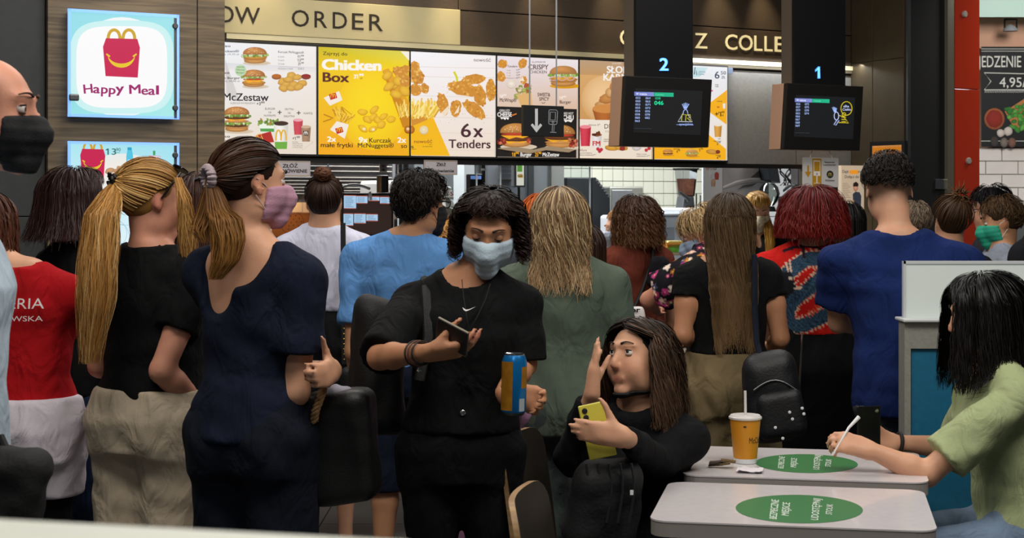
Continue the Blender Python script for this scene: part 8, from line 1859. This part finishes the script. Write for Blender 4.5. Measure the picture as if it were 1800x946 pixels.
# backpack on the seated girl's lap
c = P(1062, 886, 4.33); t = thing('lap_backpack', 'black ribbed backpack resting on the seated girl\'s lap', 'backpack', c - UP * .12)
S_ = softbox(c, [.95, .25, -.1], [-.25, .95, .2], [.1, -.15, 1], .10, .06, .125, .05, .05); S_.disp(folds(.004, .1, 10)); sdfpart('body', S_, mat('bag_lap', '#101114', .75, bump=.4, bscale=100), t)
for k in range(5): MB().tube([P(1030 + k * 20 + 5 * math.sin(j), 815 + j * 26, 4.255 + .004 * j) for j in range(5)], .004, 6).build('seam', mat('seam', '#1a1b1f', .7), t)
MB().obox(P(1110.5, 866, 4.245), [1, 0, 0], [0, 1, 0], UP, .0045, .001, .0065).build('tag', M_white, t)
# studded shoulder bag of the woman in white
t = thing('studded_bag', 'black shoulder bag on a gold studded strap by the white shirt', 'bag', P(604, 720, 6.80))
def mtv(y): return P(603 + (y - 400) * .01, y, 6.86 - .0 * y)
g = MB()
for y0, y1 in zip(range(392, 640, 8), range(400, 648, 8)): a, b_ = mtv(y0), mtv(y1); g.hexa([a + [-.011, -.003, 0], a + [.011, -.003, 0], a + [.011, .003, 0], a + [-.011, .003, 0], b_ + [-.011, -.003, 0], b_ + [.011, -.003, 0], b_ + [.011, .003, 0], b_ + [-.011, .003, 0]])
g.build('strap', M_blackm, t)
for y in range(524, 640, 9): MB().lathe(mtv(y) + np.array([0, -.003, 0]), [(.001, 0), (.005, .0), (.003, .003), (.0005, .004)], 8, [0, -1, 0]).build('stud', mat('stud_gold', '#c9a860', .25, .9), t)
S_ = softbox(P(640, 690, 6.74), [1, 0, 0], [0, 1, 0], UP, .10, .04, .11, .03); sdfpart('body', S_, MATS['bag_black'], t, .012)
# black bag at the bald man's side
c = P(14, 868, 3.22); t = thing('holdall', 'black holdall carried low by the bald man', 'bag', c - UP * .1)
S_ = softbox(c, [1, 0, -.25], [0, 1, 0], [.2, 0, 1], .075, .06, .10, .05); S_.disp(folds(.006, .1, 12)); sdfpart('body', S_, mat('bag_hold', '#0c0d0e', .75, bump=.3, bscale=120), t)
MB().tube([c + np.array([-.06, 0, .07]), c + np.array([-.05, .02, .105]), c + np.array([-.02, .02, .11]), c + np.array([.0, 0, .08])], .009, 8).build('handle', MATS['bag_hold'], t, smooth=True)
# dark floral shopper on the brown tee woman
c = P(1160, 480, 7.22); t = thing('floral_shopper', 'dark dotted cloth bag at the rust tee woman\'s back', 'bag', c - UP * .09)
S_ = softbox(c, [1, .2, 0], [-.2, 1, 0], [.1, 0, 1], .055, .035, .075, .03, .2); S_.disp(folds(.006, .07, 3)); sdfpart('body', S_, cloth('dots', '#12121a', var=.5), t, .010)
# white shopping bag glimpsed behind the green sweater
c = P(1116, 552, 6.75); t = thing('white_shopping_bag', 'white lettered shopping bag under the older woman\'s elbow', 'bag', c - UP * .09)
S_ = softbox(c - UP * .03, [1, .1, 0], [-.1, 1, 0], UP, .045, .02, .065, .015, .1); S_.disp(folds(.004, .06, 5)); sdfpart('body', S_, mat('bag_paper', '#c9c6c4', .7), t, .009)
p = Print(c - np.array([0, .026, 0]), [0, -1, 0], .001); p.text('or', 1109, 549, 9, '#17171a', 16, .03); p.build('lettering', M_paper, t)
